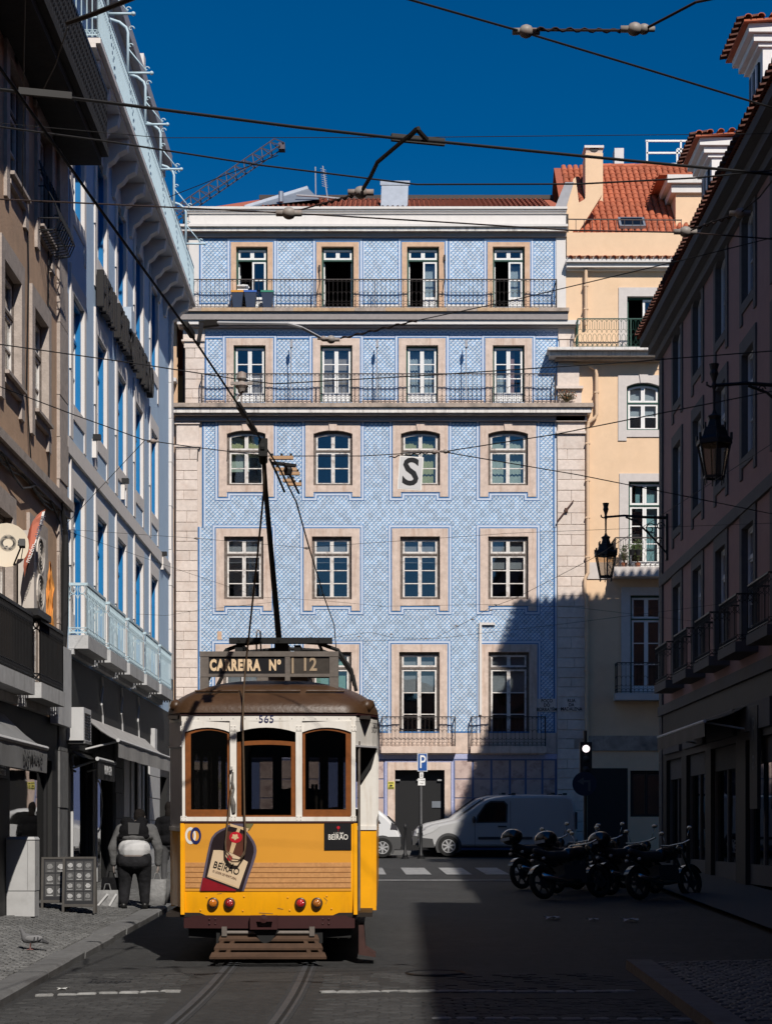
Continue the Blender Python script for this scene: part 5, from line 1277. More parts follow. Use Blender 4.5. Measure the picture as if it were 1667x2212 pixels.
# lanterns on wall brackets
def lantern(lab, x, y, zt, s=1.0):
    t = thing('wall_lantern', lab, 'street lamp', (XRW,y,zt-0.2), 'lanterns on the mauve wall')
    c = Vector((x,y,zt))
    mb = MB(); L = XRW-x
    mb.tube([c+Vector((0,0,0.42)), c+Vector((L*0.3,0,0.46)), c+Vector((L*0.6,0,0.42)), c+Vector((L,0,0.40))],[0.03,0.03,0.035,0.045],6)
    mb.tube([c+Vector((L,0,-0.55)), c+Vector((L*0.75,0,-0.1)), c+Vector((L*0.5,0,0.30)), c+Vector((L*0.32,0,0.42))],0.025,6)
    for (ox,oz,r_) in ((0.72,0.12,0.16),(0.88,0.18,0.12),(0.86,-0.2,0.11),(0.45,0.36,0.07)):
        mb.tube([c+Vector((L*ox+r_*(1-q/560)*math.cos(R(q)),0,oz+r_*(1-q/560)*math.sin(R(q)))) for q in range(0,480,40)],0.016,5)
    mb.tube([c+Vector((0,0,0.42)),c+Vector((-0.06,0,0.40)),c+Vector((-0.12,0,0.43)),c+Vector((-0.12,0,0.48))],0.018,5)
    mb.box(XRW-0.06,XRW-0.001,y-0.06,y+0.06,zt-0.7,zt+0.5); mb.build('bracket', m_blackiron, t)
    mb = MB(); mb.lathe([(0.02,0.0),(0.025,0.35),(0.045,0.42),(0.03,0.48),(0.05,0.55),(0.075,0.62),(0.06,0.68),(0.085,0.78),(0.02,0.72)], c, 8); mb.build('finial', m_blackiron, t)
    def hexr(r_, z): return [(c.x+r_*math.cos(R(60*i+30)), c.y+r_*math.sin(R(60*i+30)), c.z+z) for i in range(6)]
    mb = MB(); mb.grid([hexr(0.02,0.02),hexr(0.05,-0.06),hexr(0.13,-0.10),hexr(0.10,-0.16),hexr(0.14,-0.28),hexr(0.20,-0.30),hexr(0.24,-0.44),hexr(0.31,-0.50),hexr(0.32,-0.58),hexr(0.28,-0.58)], closed=True)
    for i in range(6):
        p = Vector(hexr(0.30,-0.46)[i]); mb.obox(p, (0.02,0,0),(0,0.02,0),(0,0,0.06)); p = Vector(hexr(0.19,-0.26)[i]); mb.obox(p,(0.015,0,0),(0,0.015,0),(0,0,0.045))
    mb.build('hood', m_blackiron, t)
    mb = MB()
    for i in range(6):
        mb.bar(hexr(0.285,-0.58)[i], hexr(0.17,-1.12)[i], 0.024); mb.bar(hexr(0.17,-1.12)[i], hexr(0.17,-1.12)[(i+1)%6], 0.04)
        mb.bar(hexr(0.17,-1.12)[i], hexr(0.16,-1.24)[i], 0.02)
    mb.build('cage', m_blackiron, t)
    for i in range(6):
        a, b, d_, e_ = hexr(0.275,-0.585)[i], hexr(0.275,-0.585)[(i+1)%6], hexr(0.165,-1.11)[(i+1)%6], hexr(0.165,-1.11)[i]
        mb = MB(); mb.add([a,b,d_,e_],[(0,1,2,3)]); mb.build('pane', glass('lantern_glass',(0.75,0.68,0.6),0.7,0.15), t)
lantern('black iron lantern on its bracket before the yellow wall', 5.67, 45.4, 9.27, 1.0)
lantern('large black iron lantern on a wall bracket at the right edge', 5.50, 29.5, 8.62, 1.0)
awning('awning', 'dark awning with a pale front bar on the shaded right side', MR, -41.0, -35.0, 4.1, 3.75, 0.9, 0.3, m_shopd)
mb = MB(MR); mb.box(-34.6,-33.9,2.0,4.0,0.05,0.12); sg = mb.build('shop_sign', m_shopd, None); tag(sg, 'dark upright shop sign with dim grey lettering on the right', 'sign')
m_dim = mat('dim_grey_print',(0.09,0.09,0.09),0.8,0.1,5)
for i, ch_ in enumerate('Pa'): text('lettering', ch_, 0.6, MR @ Matrix.Translation((-34.25,3.55-0.6*i,0.122)), m_dim, sg, bold=0.005)

# the street goes on behind the camera
def backdrop(name, lab, x0,x1,y0,y1,h,m,face):
    t = thing(name, lab, 'building', ((x0+x1)/2,(y0+y1)/2,-1.5))
    mb = MB(); mb.box(x0,x1,y0,y1,-2.5,h); mb.build('wall', m, t)
    mb = MB(); mb.box(x0-0.3,x1+0.3,y0-0.3,y1+0.3,h+0.001,h+0.4); mb.build('cornice', m_rstone, t)
    n = 10
    for i in range(n):
        for z in (3.5,7.0,10.5):
            mb = MB()
            if face == 'x': yy = y0+(y1-y0)*(i+0.5)/n; mb.box(x0-0.05,x0+0.05,yy-0.6,yy+0.6,z,z+2)
            else: xx = x0+(x1-x0)*(i+0.5)/n; mb.box(xx-0.6,xx+0.6,y1-0.05,y1+0.05,z,z+2)
            mb.build('window', m_blackiron, t)
backdrop('shading_house', 'unseen tall house added to shade the road, right of the camera', XRW-0.1, XRW+9, -34, 11.9, 18.2, m_mauve, 'x')  # unseen, added at this height to throw shade over the lower right road
backdrop('facing_house', 'house out of the frame, behind the camera', -16, 16, -52, -44, 14.0, m_tanw, 'y')
# ---------------------------------------------------------------- ground, road, pavements
m_asph = mat('worn_asphalt', (0.034,0.034,0.034), 0.8, 0.42, 9, 0.7, 60, stain=0.8, stain_c=(0.055,0.055,0.054), stain_s=0.7)
m_sett = mat('dark_setts', (0.044,0.044,0.044), 0.8, 0.25, 12, 0.4, 60, island=0.2)
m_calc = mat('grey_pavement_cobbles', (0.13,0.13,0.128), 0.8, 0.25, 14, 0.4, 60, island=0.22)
m_joint = mat('pavement_joint', (0.085,0.085,0.083), 0.95, 0.25, 20, 0.4, 60)
m_kerb = mat('grey_kerb_stone', (0.13,0.13,0.13), 0.85, 0.22, 7, 0.4, 50, stain=0.4, stain_s=2, island=0.1)
m_wsett = mat('white_setts', (0.25,0.25,0.245), 0.8, 0.25, 14, 0.4, 60, stain=0.85, stain_s=6, island=0.15)
m_paint = mat('worn_white_paint', (0.30,0.30,0.30), 0.75, 0.2, 10, stain=0.95, stain_c=(0.06,0.06,0.06), stain_s=4)
def gz(Y): return zg(max(-40,min(Y,60)))
ys = [-400,-40,60,900]
mb = MB(); mb.grid([[(-600,y,gz(y)-0.02),(600,y,gz(y)-0.02)] for y in ys]); struct(mb.build('ground', m_asph))
KL = -3.65
mb = MB(); n = 60
mb.grid([[(x,2+y*0.92,gz(2+y*0.92)+0.004*math.sin(x*3+y)+0.0) for x in (KL-0.05,-2.9,-2.3,-1.4,-0.4,0.6,1.6,2.9,4.5,6.0,7.4)] for y in range(n)])
road = struct(mb.build('road', m_asph, smooth=True))
def sidez(x, Y): return gz(Y)+0.10+0.10*max(0,(KL-0.28-x)) if x < 0 else gz(Y)+0.10+0.02*max(0,x-2.9)
mb = MB(); rows = []
for i in range(60):
    Y = 8+i*0.64; rows.append([(x,Y,sidez(x,Y)-0.012) for x in (XL-0.6,-4.9,-4.4,KL-0.27)])
mb.grid([r_[::-1] for r_ in rows]); pav = struct(mb.build('left_pavement', m_joint))
# kerb stones, one by one
Y = 10.0; kb = MB()
while Y < 45:
    L = random.uniform(0.95,1.35); dx = random.uniform(-0.012,0.012); t_ = random.uniform(-0.008,0.008); e = 0.02
    a, b = Y+0.006, Y+L-0.006; z0 = lambda y: gz(y)+0.105+t_
    x0, x1 = KL-0.29+dx, KL+dx
    mb = MB(); mb.add([(x0,a,gz(a)-0.1),(x1,a,gz(a)-0.1),(x1,b,gz(b)-0.1),(x0,b,gz(b)-0.1),(x0,a,z0(a)),(x1+0.015,a,z0(a)-e*1.4),(x1+0.015,b,z0(b)-e*1.4),(x0,b,z0(b)),(x1-e,a,z0(a)),(x1-e,b,z0(b))],
                       [(0,1,5,8,4),(2,3,7,9,6),(1,2,6,5),(5,6,9,8),(4,8,9,7),(3,0,4,7)])
    mb.build('kerb_stone', m_kerb, pav); Y += L
def stone(sx, sy, h, k):
    rng = random.Random(k); mb = MB(); q = lambda: rng.uniform(-0.008,0.008)
    b = [(-sx/2+q(),-sy/2+q()),(sx/2+q(),-sy/2+q()),(sx/2+q(),sy/2+q()),(-sx/2+q(),sy/2+q())]
    mb.add([(x,y,-0.03) for x,y in b]+[(x*0.97,y*0.97,h*0.45) for x,y in b]+[(x*0.72,y*0.72,h+rng.uniform(-0.002,0.003)) for x,y in b],
           [(0,1,5,4),(1,2,6,5),(2,3,7,6),(3,0,4,7),(4,5,9,8),(5,6,10,9),(6,7,11,10),(7,4,8,11),(8,9,10,11)])
    return mb
def lay(par, m, name, cells_, sx, sy, h, zf, cap):
    geos = [stone(sx,sy,h,k) for k in range(6)]; mes = [g.mesh(name, m) for g in geos]
    cells_.sort(key=lambda c: c[1]); rest = MB(); n = 0
    for (x,y) in cells_:
        k = random.randrange(6); rz = random.uniform(-0.08,0.08); z = zf(x,y)+random.uniform(-0.003,0.003)
        vis = -12 < CX+x*F/y < 1680
        if n < cap and vis: put(name, mes[k], par, (x,y,z), (0.027,0,rz)); n += 1
        else:
            m_ = Matrix.Translation((x,y,z)) @ Matrix.Rotation(rz,4,'Z'); rest.add([m_ @ Vector(v) for v in geos[k].v], geos[k].f)
    if rest.v: stuff(rest.build(name+'_field', m, par))
cl = []
for j in range(150):
    Y = 16.6+j*0.108
    for i in range(13):
        x = KL-0.36-i*0.116-(j%2)*0.058+random.uniform(-0.012,0.012)
        if x > XL+0.02 and CX+x*F/Y > -25: cl.append((x, Y+random.uniform(-0.01,0.01)))
lay(pav, m_calc, 'cobble', cl, 0.105, 0.098, 0.010, lambda x,y: sidez(x,y)-0.010, 300)
# road setts
cl = []
for j in range(36):
    Y = 15.2+j*0.125
    for i in range(34):
        x = KL+0.2+i*0.205+(j%2)*0.1
        if -2.15 < x < -0.62: continue
        if -3.6 < CX*0 + x < 2.6 and not (17.35 < Y < 17.75) and not (Y > 17.6 and x < -2.1 and False):
            if Y > 17.6 and x > -0.5 and (x*7+Y*3)%5 < 2.2: continue
            cl.append((x+random.uniform(-0.012,0.012), Y+random.uniform(-0.008,0.008)))
lay(road, m_sett, 'sett', cl, 0.195, 0.116, 0.007, lambda x,y: gz(y)+0.001, 300)
# row of white setts across the street
wm = [stone(0.19,0.10,0.012,k+20).mesh('white_sett', m_wsett) for k in range(5)]
x = -3.40
while x < 2.6:
    if not (-2.1 < x < -0.62):
        Y = 17.52 + (0.40*(x+3.4)/1.4 if x < -1.9 else 0.32+0.03*math.sin(x*3))
        put('white_sett', wm[random.randrange(5)], road, (x, Y, gz(Y)+0.006), (0.027,0,random.uniform(-0.12,0.25)), (random.uniform(0.95,1.25),random.uniform(0.8,1.3),1))
    x += random.uniform(0.185,0.215)
x = 0.5
while x < 3.0:
    put('white_sett', wm[random.randrange(5)], road, (x, 15.75+0.03*math.sin(x*2), gz(15.75)+0.005), (0.027,0,random.uniform(-0.1,0.1))); x += random.uniform(0.2,0.26)
# tram rails with their grooves
m_steel = mat('polished_rail', (0.060,0.064,0.070), 0.6, 0.25, 9, spec=0.2); m_groove = mat('rail_groove', (0.014,0.014,0.014), 0.9, 0.1, 9)
def railx(Y, s): return -1.36+s*0.455-0.09*max(0,(19-Y)/4.0)**2
for s in (-1,1):
    def strip(o0, o1, h0, h1, m, nm, par=None):
        mb = MB(); rows = []
        for i in range(70):
            Y = 12+0.6*i; x = railx(Y,s); z = gz(Y); rows.append([(x+o0,Y,z-0.05),(x+o0,Y,z+h0),(x+o1,Y,z+h1),(x+o1,Y,z-0.05)])
        mb.grid(rows); return mb.build(nm, m, par)
    r_ = struct(strip(-0.055*1, 0.005, 0.010, 0.010, m_steel, 'tram_rail'))
    strip(0.0052, 0.045, 0.006, 0.006, m_groove, 'rail_groove', r_); strip(0.0452, 0.075, 0.009, 0.009, m_steel, 'rail_lip', r_)
    strip(-0.10, -0.0552, 0.0055, 0.0055, mat('rail_bed_pale',(0.034,0.035,0.037),0.9,0.3,20,0.4,60), 'rail_bed', r_); strip(0.0752, 0.11, 0.0055, 0.0055, MATS['rail_bed_pale'], 'rail_bed', r_)
# pedestrian crossing and stop line
for (xa,xb) in ((800,834),(876,930),(962,1016),(1046,1096),(1126,1176)):
    a0, b0 = P(xa,1892,42.0), P(xb,1892,42.0); mb = MB()
    mb.add([(a0.x,41.2,gz(41.2)+0.012),(b0.x,41.2,gz(41.2)+0.012),(b0.x-0.1,44.6,gz(44.6)+0.012),(a0.x-0.1,44.6,gz(44.6)+0.012)],[(0,1,2,3)]); mb.build('crossing_bar', m_paint, road)
mb = MB(); mb.add([(-0.4,38.6,gz(38.6)+0.012),(2.9,38.6,gz(38.6)+0.012),(2.9,38.9,gz(38.9)+0.012),(-0.4,38.9,gz(38.9)+0.012)],[(0,1,2,3)]); mb.build('stop_line', m_paint, road)
# drain grate at the left kerb
mb = MB(); c = P(262,2118,18.95)
for i in range(9): mb.box(-3.15+0.05*i,-3.12+0.05*i,18.6,18.95,gz(18.7)+0.002,gz(18.7)+0.012)
mb.box(-3.2,-2.68,18.57,18.6,gz(18.6),gz(18.6)+0.012); mb.box(-3.2,-2.68,18.95,18.98,gz(18.9),gz(18.9)+0.014); mb.build('drain_grate', m_blackiron, road)
mb = MB(); mb.tube([(0.55+0.33*math.cos(R(t)),19.6+0.33*math.sin(R(t)),gz(19.6)+0.006) for t in range(0,360,15)],0.012,4,closed=True); mb.build('manhole_ring', m_blackiron, road)
# near right pavement
KR = 2.73
mb = MB(); mb.grid([[(x,Y,sidez(x,Y)-0.012) for x in (KR+0.3,4.0,5.5,XRW+0.1)] for Y in [8+0.5*i for i in range(25)]]); rp = struct(mb.build('right_pavement', m_joint))
mb = MB(); mb.grid([[(x,Y,gz(Y)+0.09) for x in (5.4,XRW+0.1)] for Y in [20+1.0*i for i in range(27)]]); mb.build('pavement_strip', m_joint, rp)
Y = 9.0
while Y < 19.9:
    L = random.uniform(0.95,1.3); a, b = Y+0.006, min(Y+L,20.15)-0.006
    mb = MB(); mb.add([(KR,a,gz(a)-0.1),(KR+0.3,a,gz(a)-0.1),(KR+0.3,b,gz(b)-0.1),(KR,b,gz(b)-0.1),(KR+0.02,a,gz(a)+0.105),(KR+0.3,a,gz(a)+0.105),(KR+0.3,b,gz(b)+0.105),(KR+0.02,b,gz(b)+0.105)],[(0,1,5,4),(1,2,6,5),(2,3,7,6),(3,0,4,7),(4,5,6,7)])
    mb.build('kerb_stone', m_kerb, rp); Y += L
cl = []
for j in range(46):
    Y = 15.0+j*0.108
    for i in range(18): cl.append((KR+0.37+i*0.116+(j%2)*0.058+random.uniform(-0.012,0.012), Y))
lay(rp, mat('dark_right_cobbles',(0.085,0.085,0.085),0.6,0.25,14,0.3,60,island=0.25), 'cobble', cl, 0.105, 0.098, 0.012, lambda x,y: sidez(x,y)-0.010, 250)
# pavement in front of the tiles
mb = MB(); mb.box(-12,16,53.3,YF+0.1,zg(53.3)-0.2,zg(54.5)+0.09); fp = struct(mb.build('far_pavement', m_joint))
x = -8.0
while x < 9: mb = MB(); mb.box(x+0.005,x+1.15,53.05,53.295,zg(53)-0.2,zg(53)+0.13); mb.build('kerb_stone', m_kerb, fp); x += 1.16
# scraps of paper
for (x,Y,s_,lab) in ((-3.30,17.95,0.10,'torn white paper scrap lying against the left kerb'),(2.6,27.5,0.22,'crumpled pale paper on the dark road, leftmost of three'),(3.2,27.2,0.16,'crumpled pale paper on the dark road, middle of three'),(3.75,27.0,0.24,'crumpled pale paper on the dark road, rightmost of three')):
    mb = MB(); z = gz(Y)+0.012
    mb.grid([[(x+s_*(i/3-0.5)+0.02*math.sin(j*2+i), Y+s_*(j/3-0.5), z+0.03*abs(math.sin(i*1.9+j*2.3))*(s_/0.15)) for i in range(4)] for j in range(4)])
    tag(mb.build('paper_scrap', mat('white_paper',(0.6,0.6,0.58),0.9,0.05,9), None), lab, 'litter')
# ---------------------------------------------------------------- the tram
XT, YT = -1.36, 20.5
MT = Matrix.Translation((XT,YT,0.0)) @ Matrix.Rotation(0.027,4,'X')
m_tyel = mat('tram_yellow', (0.90,0.40,0.003), 0.38, 0.07, 4, 0.25, 2.5, spec=0.5, coat=0.3, stain=0.30, stain_c=(0.50,0.20,0.02), stain_s=2.2, streak=True)
m_tad = mat('amber_advert', (0.66,0.30,0.035), 0.4, 0.04, 2, spec=0.4)
m_twhite = mat('tram_white', (0.74,0.71,0.66), 0.45, 0.06, 5, 0.1, 8, stain=0.55, stain_c=(0.50,0.42,0.33), stain_s=3.5, streak=True)
m_tgrey = mat('tram_grey_panel', (0.50,0.49,0.50), 0.5, 0.05, 4)
m_tmar = mat('tram_maroon', (0.040,0.012,0.012), 0.5, 0.12, 8)
m_twood = mat('varnished_wood', (0.20,0.062,0.012), 0.4, 0.25, 14, spec=0.5, coat=0.3)
m_troof = mat('brown_canvas_roof', (0.060,0.030,0.014), 0.42, 0.2, 4, 0.2, 25, stain=0.6, stain_c=(0.10,0.055,0.03), stain_s=2.2)
m_tbox = mat('weathered_grey_metal', (0.15,0.13,0.115), 0.6, 0.2, 9, 0.1, 40, metal=0.2, stain=0.4, stain_c=(0.07,0.05,0.04), stain_s=5)
m_tdark = mat('underframe_black', (0.012,0.012,0.012), 0.8, 0.2, 9)
m_tint = mat('dark_tram_interior', (0.016,0.011,0.008), 0.6, 0.2, 5)
m_tglass = glass('tram_glass', (0.34,0.34,0.34))
m_black = mat('printed_black', (0.010,0.010,0.012), 0.4, 0.05, 5)
m_navy = mat('navy_print', (0.012,0.018,0.10), 0.5, 0.05, 5)
m_rope = mat('hemp_rope', (0.10,0.065,0.04), 0.9, 0.2, 40)
tr = thing('tram', 'old yellow and white single-deck tram numbered 565 on the rails', 'tram', (XT,YT+4,0.1))
TU = lambda x: (x-CX)/185.4-XT
TZ = lambda y: CZ+(HY-y)/185.4
HW = 1.006
def fd(u): return -0.055*(1-(u/HW)**2)      # bulge of the front
def curve_panel(name, u0,u1,z0,z1,off,th,m,par,nz=1,nu=16,fz=None):
    mb = MB(MT); f = []; b = []
    for j in range(nz+1):
        z = z0+(z1-z0)*j/nz; tuck = fz(z) if fz else 0.0
        f.append([(u0+(u1-u0)*i/nu, fd(u0+(u1-u0)*i/nu)-off+tuck, z) for i in range(nu+1)]); b.append([(p[0],p[1]+th,p[2]) for p in f[-1]])
    mb.grid(f); mb.grid([r_[::-1] for r_ in b]); mb.grid([f[0][::-1],b[0][::-1]]); mb.grid([b[-1][::-1],f[-1][::-1]])
    mb.grid([[r_[0] for r_ in b],[r_[0] for r_ in f]]); mb.grid([[r_[-1] for r_ in f],[r_[-1] for r_ in b]])
    return mb.build(name, m, par, auto=35)
tuck = lambda z: 0.05*max(0,(0.95-z)/0.4)**2
fp_ = curve_panel('front_panel', -HW, HW, TZ(1978), TZ(1778), 0.0, 0.05, m_tyel, tr, 8, 20, tuck)
curve_panel('belt_rail', -HW-0.012, HW+0.012, TZ(1778.4), TZ(1774.5), 0.012, 0.06, m_tmar, tr)
curve_panel('window_sill', -HW-0.005, HW+0.005, TZ(1774.2), TZ(1765), 0.008, 0.06, m_twhite, tr)
curve_panel('bumper', -HW+0.01, HW-0.01, TZ(2006), TZ(1978.5), -0.03, 0.12, m_tmar, tr)
for s in (-1,1):
    mb = MB(MT)
    for a in (0,1):
        for b in (0,1): ellips(mb, (s*0.66+0.07*(a-0.5), fd(0.66)+0.028, TZ(1986)-0.055*b), 0.013,0.012,0.013, 6, 5)
    mb.build('rivet', m_tmar, tr)
mb = MB(MT); mb.ring(rect(-0.215,0.10,TZ(2007),TZ(1977)), [(-0.13,TZ(2003)),(0.03,TZ(2003)),(0.045,TZ(1990)),(-0.145,TZ(1990))], 0,0.06); mb.v = [(a,-0.075+(-c)+0.03,b) for a,b,c in mb.v]; mb.build('coupling_plate', m_tmar, tr)
mb = MB(MT); mb.lathe([(0.0,0),(0.05,0.005),(0.05,0.03)],(-0.058,-0.11,TZ(1984)),10,axis='y'); mb.build('coupling_bolt', m_tmar, tr)
# corner edges
for s in (-1,1):
    mb = MB(MT); mb.box(s*HW-0.022,s*HW+0.022,-0.018,0.03,TZ(1976),TZ(1779)); mb.build('corner_strip', m_tyel, tr)
# ---- advert panel and its print
ad = curve_panel('advert_panel', -HW+0.03, HW-0.05, TZ(1925), TZ(1779), 0.004, 0.006, m_tad, tr)
m_plank = mat('printed_planks', (0.52,0.26,0.10), 0.5, 0.2, 30, stain=0.4, stain_c=(0.36,0.15,0.05), stain_s=8)
m_plankd = mat('printed_plank_edge', (0.24,0.105,0.03), 0.5, 0.15, 20)
for k in range(5):
    y0 = 1863.5+11.2*k; curve_panel('printed_plank', -HW+0.034, HW-0.054, TZ(y0+9.0), TZ(y0), 0.006, 0.002, m_plank, ad); curve_panel('printed_plank', -HW+0.034, HW-0.054, TZ(y0+11.2), TZ(y0+9.0), 0.006, 0.002, m_plankd, ad)
BX = lambda rx: TU(380+0.172*rx); BZ = lambda ry: TZ(1733.3+0.172*ry)
def decal(name, pts, off, m, par=None, raw=False):
    q = pts if raw else [(BX(a),BZ(b)) for a,b in pts]
    n = len(q); mb = MB(MT)
    ar = sum(q[i][0]*q[(i+1)%n][1]-q[(i+1)%n][0]*q[i][1] for i in range(n))
    if ar < 0: q = q[::-1]
    uc = sum(p[0] for p in q)/n; um = max(fd(p[0]) for p in q); un = min(fd(p[0]) for p in q)
    mb.add([(p[0],fd(p[0])-off,p[1]) for p in q]+[(p[0],fd(p[0])-off+0.002,p[1]) for p in q],[tuple(range(n)),tuple(range(2*n-1,n-1,-1))]+[(i,n+i,n+(i+1)%n,(i+1)%n) for i in range(n)])
    return mb.build(name, m, par or ad)
m_bot = mat('bottle_print_dark', (0.020,0.012,0.014), 0.3, 0.2, 4, spec=0.5)
m_bote = mat('bottle_print_edge', (0.10,0.085,0.12), 0.3, 0.15, 4); m_botb = mat('bottle_print_brown', (0.10,0.035,0.022), 0.35, 0.2, 6)
m_lab = mat('label_print_cream', (0.62,0.47,0.31), 0.5, 0.06, 4); m_red = mat('seal_print_red', (0.48,0.012,0.025), 0.4, 0.1, 8); m_redd = mat('band_print_red', (0.22,0.008,0.015), 0.4, 0.2, 8)
m_rib = mat('ribbon_print', (0.60,0.42,0.24), 0.5, 0.1, 8); m_grn = mat('neck_print_green',(0.16,0.14,0.06),0.4,0.2,8)
bott = [(300,1112),(350,890),(400,640),(432,500),(455,440),(500,385),(560,345),(625,318),(680,280),(700,268),(930,268),(915,330),(905,372),(950,430),(990,490),(1015,550),(1022,610),(1010,680),(975,790),(915,950),(862,1112)]
decal('printed_bottle', bott, 0.009, m_bote)
inner = [(335,1112),(380,890),(425,660),(455,520),(480,450),(525,400),(580,365),(640,335),(690,300),(880,330),(885,390),(930,450),(965,510),(985,570),(985,630),(950,760),(880,960),(835,1112)]
decal('printed_bottle', inner, 0.012, m_bot)
decal('printed_bottle', [(640,360),(880,400),(860,640),(800,690),(700,640),(640,610),(620,480)], 0.0145, m_botb)
decal('printed_neck', [(870,268),(985,268),(930,350),(905,330)], 0.0145, m_grn)
decal('printed_ribbon', [(690,268),(800,300),(925,330),(905,372),(820,335),(690,302)], 0.0165, m_rib)
decal('printed_ribbon', [(785,315),(822,330),(802,382),(762,372)], 0.0165, m_rib); decal('printed_ribbon', [(712,500),(766,515),(722,642),(680,625)], 0.0165, m_rib)
decal('printed_seal', [(760+82*math.cos(R(t)),440+70*math.sin(R(t))) for t in range(0,360,18)], 0.018, m_red)
decal('printed_seal', [(752+40*math.cos(R(t))*(1+0.2*math.sin(R(5*t))),435+34*math.sin(R(t))*(1+0.2*math.sin(R(5*t)))) for t in range(0,360,12)], 0.020, m_rib)
decal('printed_label', [(480,600),(560,600),(640,615),(720,645),(800,685),(912,748),(795,1084),(400,936)], 0.0165, m_lab)
decal('printed_label_line', [(408,918),(798,1064),(795,1072),(405,926)], 0.0185, m_rib)
decal('printed_band', [(346,942),(560,1022),(765,1100),(760,1112),(312,1112)], 0.0165, m_redd)
decal('printed_emblem', [(684+36*math.cos(R(t))*(1+0.12*math.sin(R(9*t))),700+36*math.sin(R(t))*(1+0.12*math.sin(R(9*t)))) for t in range(0,360,10)], 0.0185, m_red)
def adtext(s, size, rx, ry, rot, m, off=0.022, **k):
    u = BX(rx); return text('printed_lettering', s, size, MT @ Matrix.Translation((u,fd(u)-off,BZ(ry))) @ Matrix.Rotation(math.atan(0.11*u/HW**2),4,'Z') @ Matrix.Rotation(R(90),4,'X') @ Matrix.Rotation(R(rot),4,'Z'), m, ad, extrude=0.001, **k)
adtext('BEIRÃO', 0.112, 642, 828, -17, m_black, sx=0.80, spacing=1.05, bold=0.0005)
adtext('LICOR', 0.042, 662, 768, -14, m_black, sx=1.0, spacing=1.35)
adtext('O LICOR DE PORTUGAL', 0.034, 622, 910, -19, m_botb, sx=0.80)
for i in range(4): adtext('- - - - - - - -', 0.018, 560+20*i, 1000+22*i, -19, m_red) if i > 1 else None
def ell(cx,cy,rx,ry,n=24): return [(BX(cx+rx*math.cos(2*math.pi*i/n)),BZ(cy+ry*math.sin(2*math.pi*i/n))) for i in range(n)]
for (cx,m_,off) in ((190,m_twhite,0.008),(256,m_navy,0.0105)):
    mb = MB(MT); o, i_ = ell(cx,420,69,107), ell(cx,420,42,66); n = len(o)
    vs = [(p[0],fd(p[0])-off,p[1]) for p in o]+[(p[0],fd(p[0])-off,p[1]) for p in i_]
    mb.add(vs, [(k,(k+1)%n,n+(k+1)%n,n+k) for k in range(n)]); mb.v += [(a,b+0.002,c) for a,b,c in vs]; mb.f += [(2*n+k,3*n+k,3*n+(k+1)%n,2*n+(k+1)%n) for k in range(n)]; mb.mi = [0]*len(mb.f)
    mb.build('printed_ring', m_, ad)
decal('printed_square', [(TU(700.7),TZ(1836.7)),(TU(759),TZ(1836.7)),(TU(759),TZ(1779)),(TU(700.7),TZ(1779))], 0.014, m_black, raw=True)
def sqtext(s, size, x, y, m, **k):
    u = TU(x); return text('printed_lettering', s, size, MT @ Matrix.Translation((u,fd(u)-0.019,TZ(y))) @ Matrix.Rotation(math.atan(0.11*u/HW**2),4,'Z') @ Matrix.Rotation(R(90),4,'X'), m, ad, extrude=0.001, **k)
sqtext('BEIRÃO', 0.088, 730.5, 1809, m_twhite, sx=0.78, bold=0.001); sqtext('LICOR', 0.034, 732, 1800.5, m_twhite, spacing=1.3)
decal('printed_emblem', [(TU(731)+0.018*math.cos(R(t)),TZ(1788)+0.018*math.sin(R(t))) for t in range(0,360,30)]+[], 0.017, m_red, raw=True)
mb = MB(MT); mb.box(TU(731)-0.002,TU(731)+0.002,fd(TU(731))-0.017,fd(TU(731))-0.014,TZ(1796),TZ(1790)); mb.build('printed_emblem', m_red, ad)
# lamps
for (x,c,nm) in ((461,(0.55,0.16,0.01),'amber'),(496.5,(0.30,0.006,0.012),'dark red'),(649.5,(0.45,0.01,0.02),'red'),(685,(0.40,0.13,0.015),'amber')):
    u = TU(x); d0 = fd(u)+tuck(TZ(1951)); z = TZ(1951)
    mb = MB(MT); mb.lathe([(0.066,0.0),(0.066,-0.02),(0.058,-0.034),(0.050,-0.030)], (u,d0,z), 20, axis='y'); l_ = mb.build('tail_lamp', mat('tarnished_bezel',(0.12,0.10,0.085),0.35,0.2,20,metal=0.8), tr, smooth=True)
    mb = MB(MT); mb.lathe([(0.050,-0.028),(0.046,-0.044),(0.032,-0.056),(0.012,-0.062),(0.001,-0.063)], (u,d0,z), 20, axis='y'); mb.build('lens', mat('lens_'+nm.replace(' ','_')+str(x), c, 0.12, 0.3, 60, 0.6, 120, spec=0.8, coat=0.8), l_, smooth=True)
mb = MB(MT)
for (x,y) in ((447,1938),(528,1937),(622,1939),(706,1936),(433,1967),(525,1968),(626,1967),(716,1964)):
    u = TU(x); ellips(mb, (u,fd(u)+tuck(TZ(y))-0.003,TZ(y)), 0.010,0.006,0.010,6,5)
mb.build('rivet', m_tad, tr)
mb = MB(MT)
for (xa,ya,xb,yb2) in ((700,1939,707,1946),(707,1946,703,1953),(600,1962,612,1964),(470,1931,480,1930),(560,1972,590,1974)):
    ua, ub = TU(xa), TU(xb); mb.bar((ua,fd(ua)+tuck(TZ(ya))-0.002,TZ(ya)),(ub,fd(ub)+tuck(TZ(yb2))-0.002,TZ(yb2)),0.004,0.003)
mb.build('scratch', m_tbox, tr)
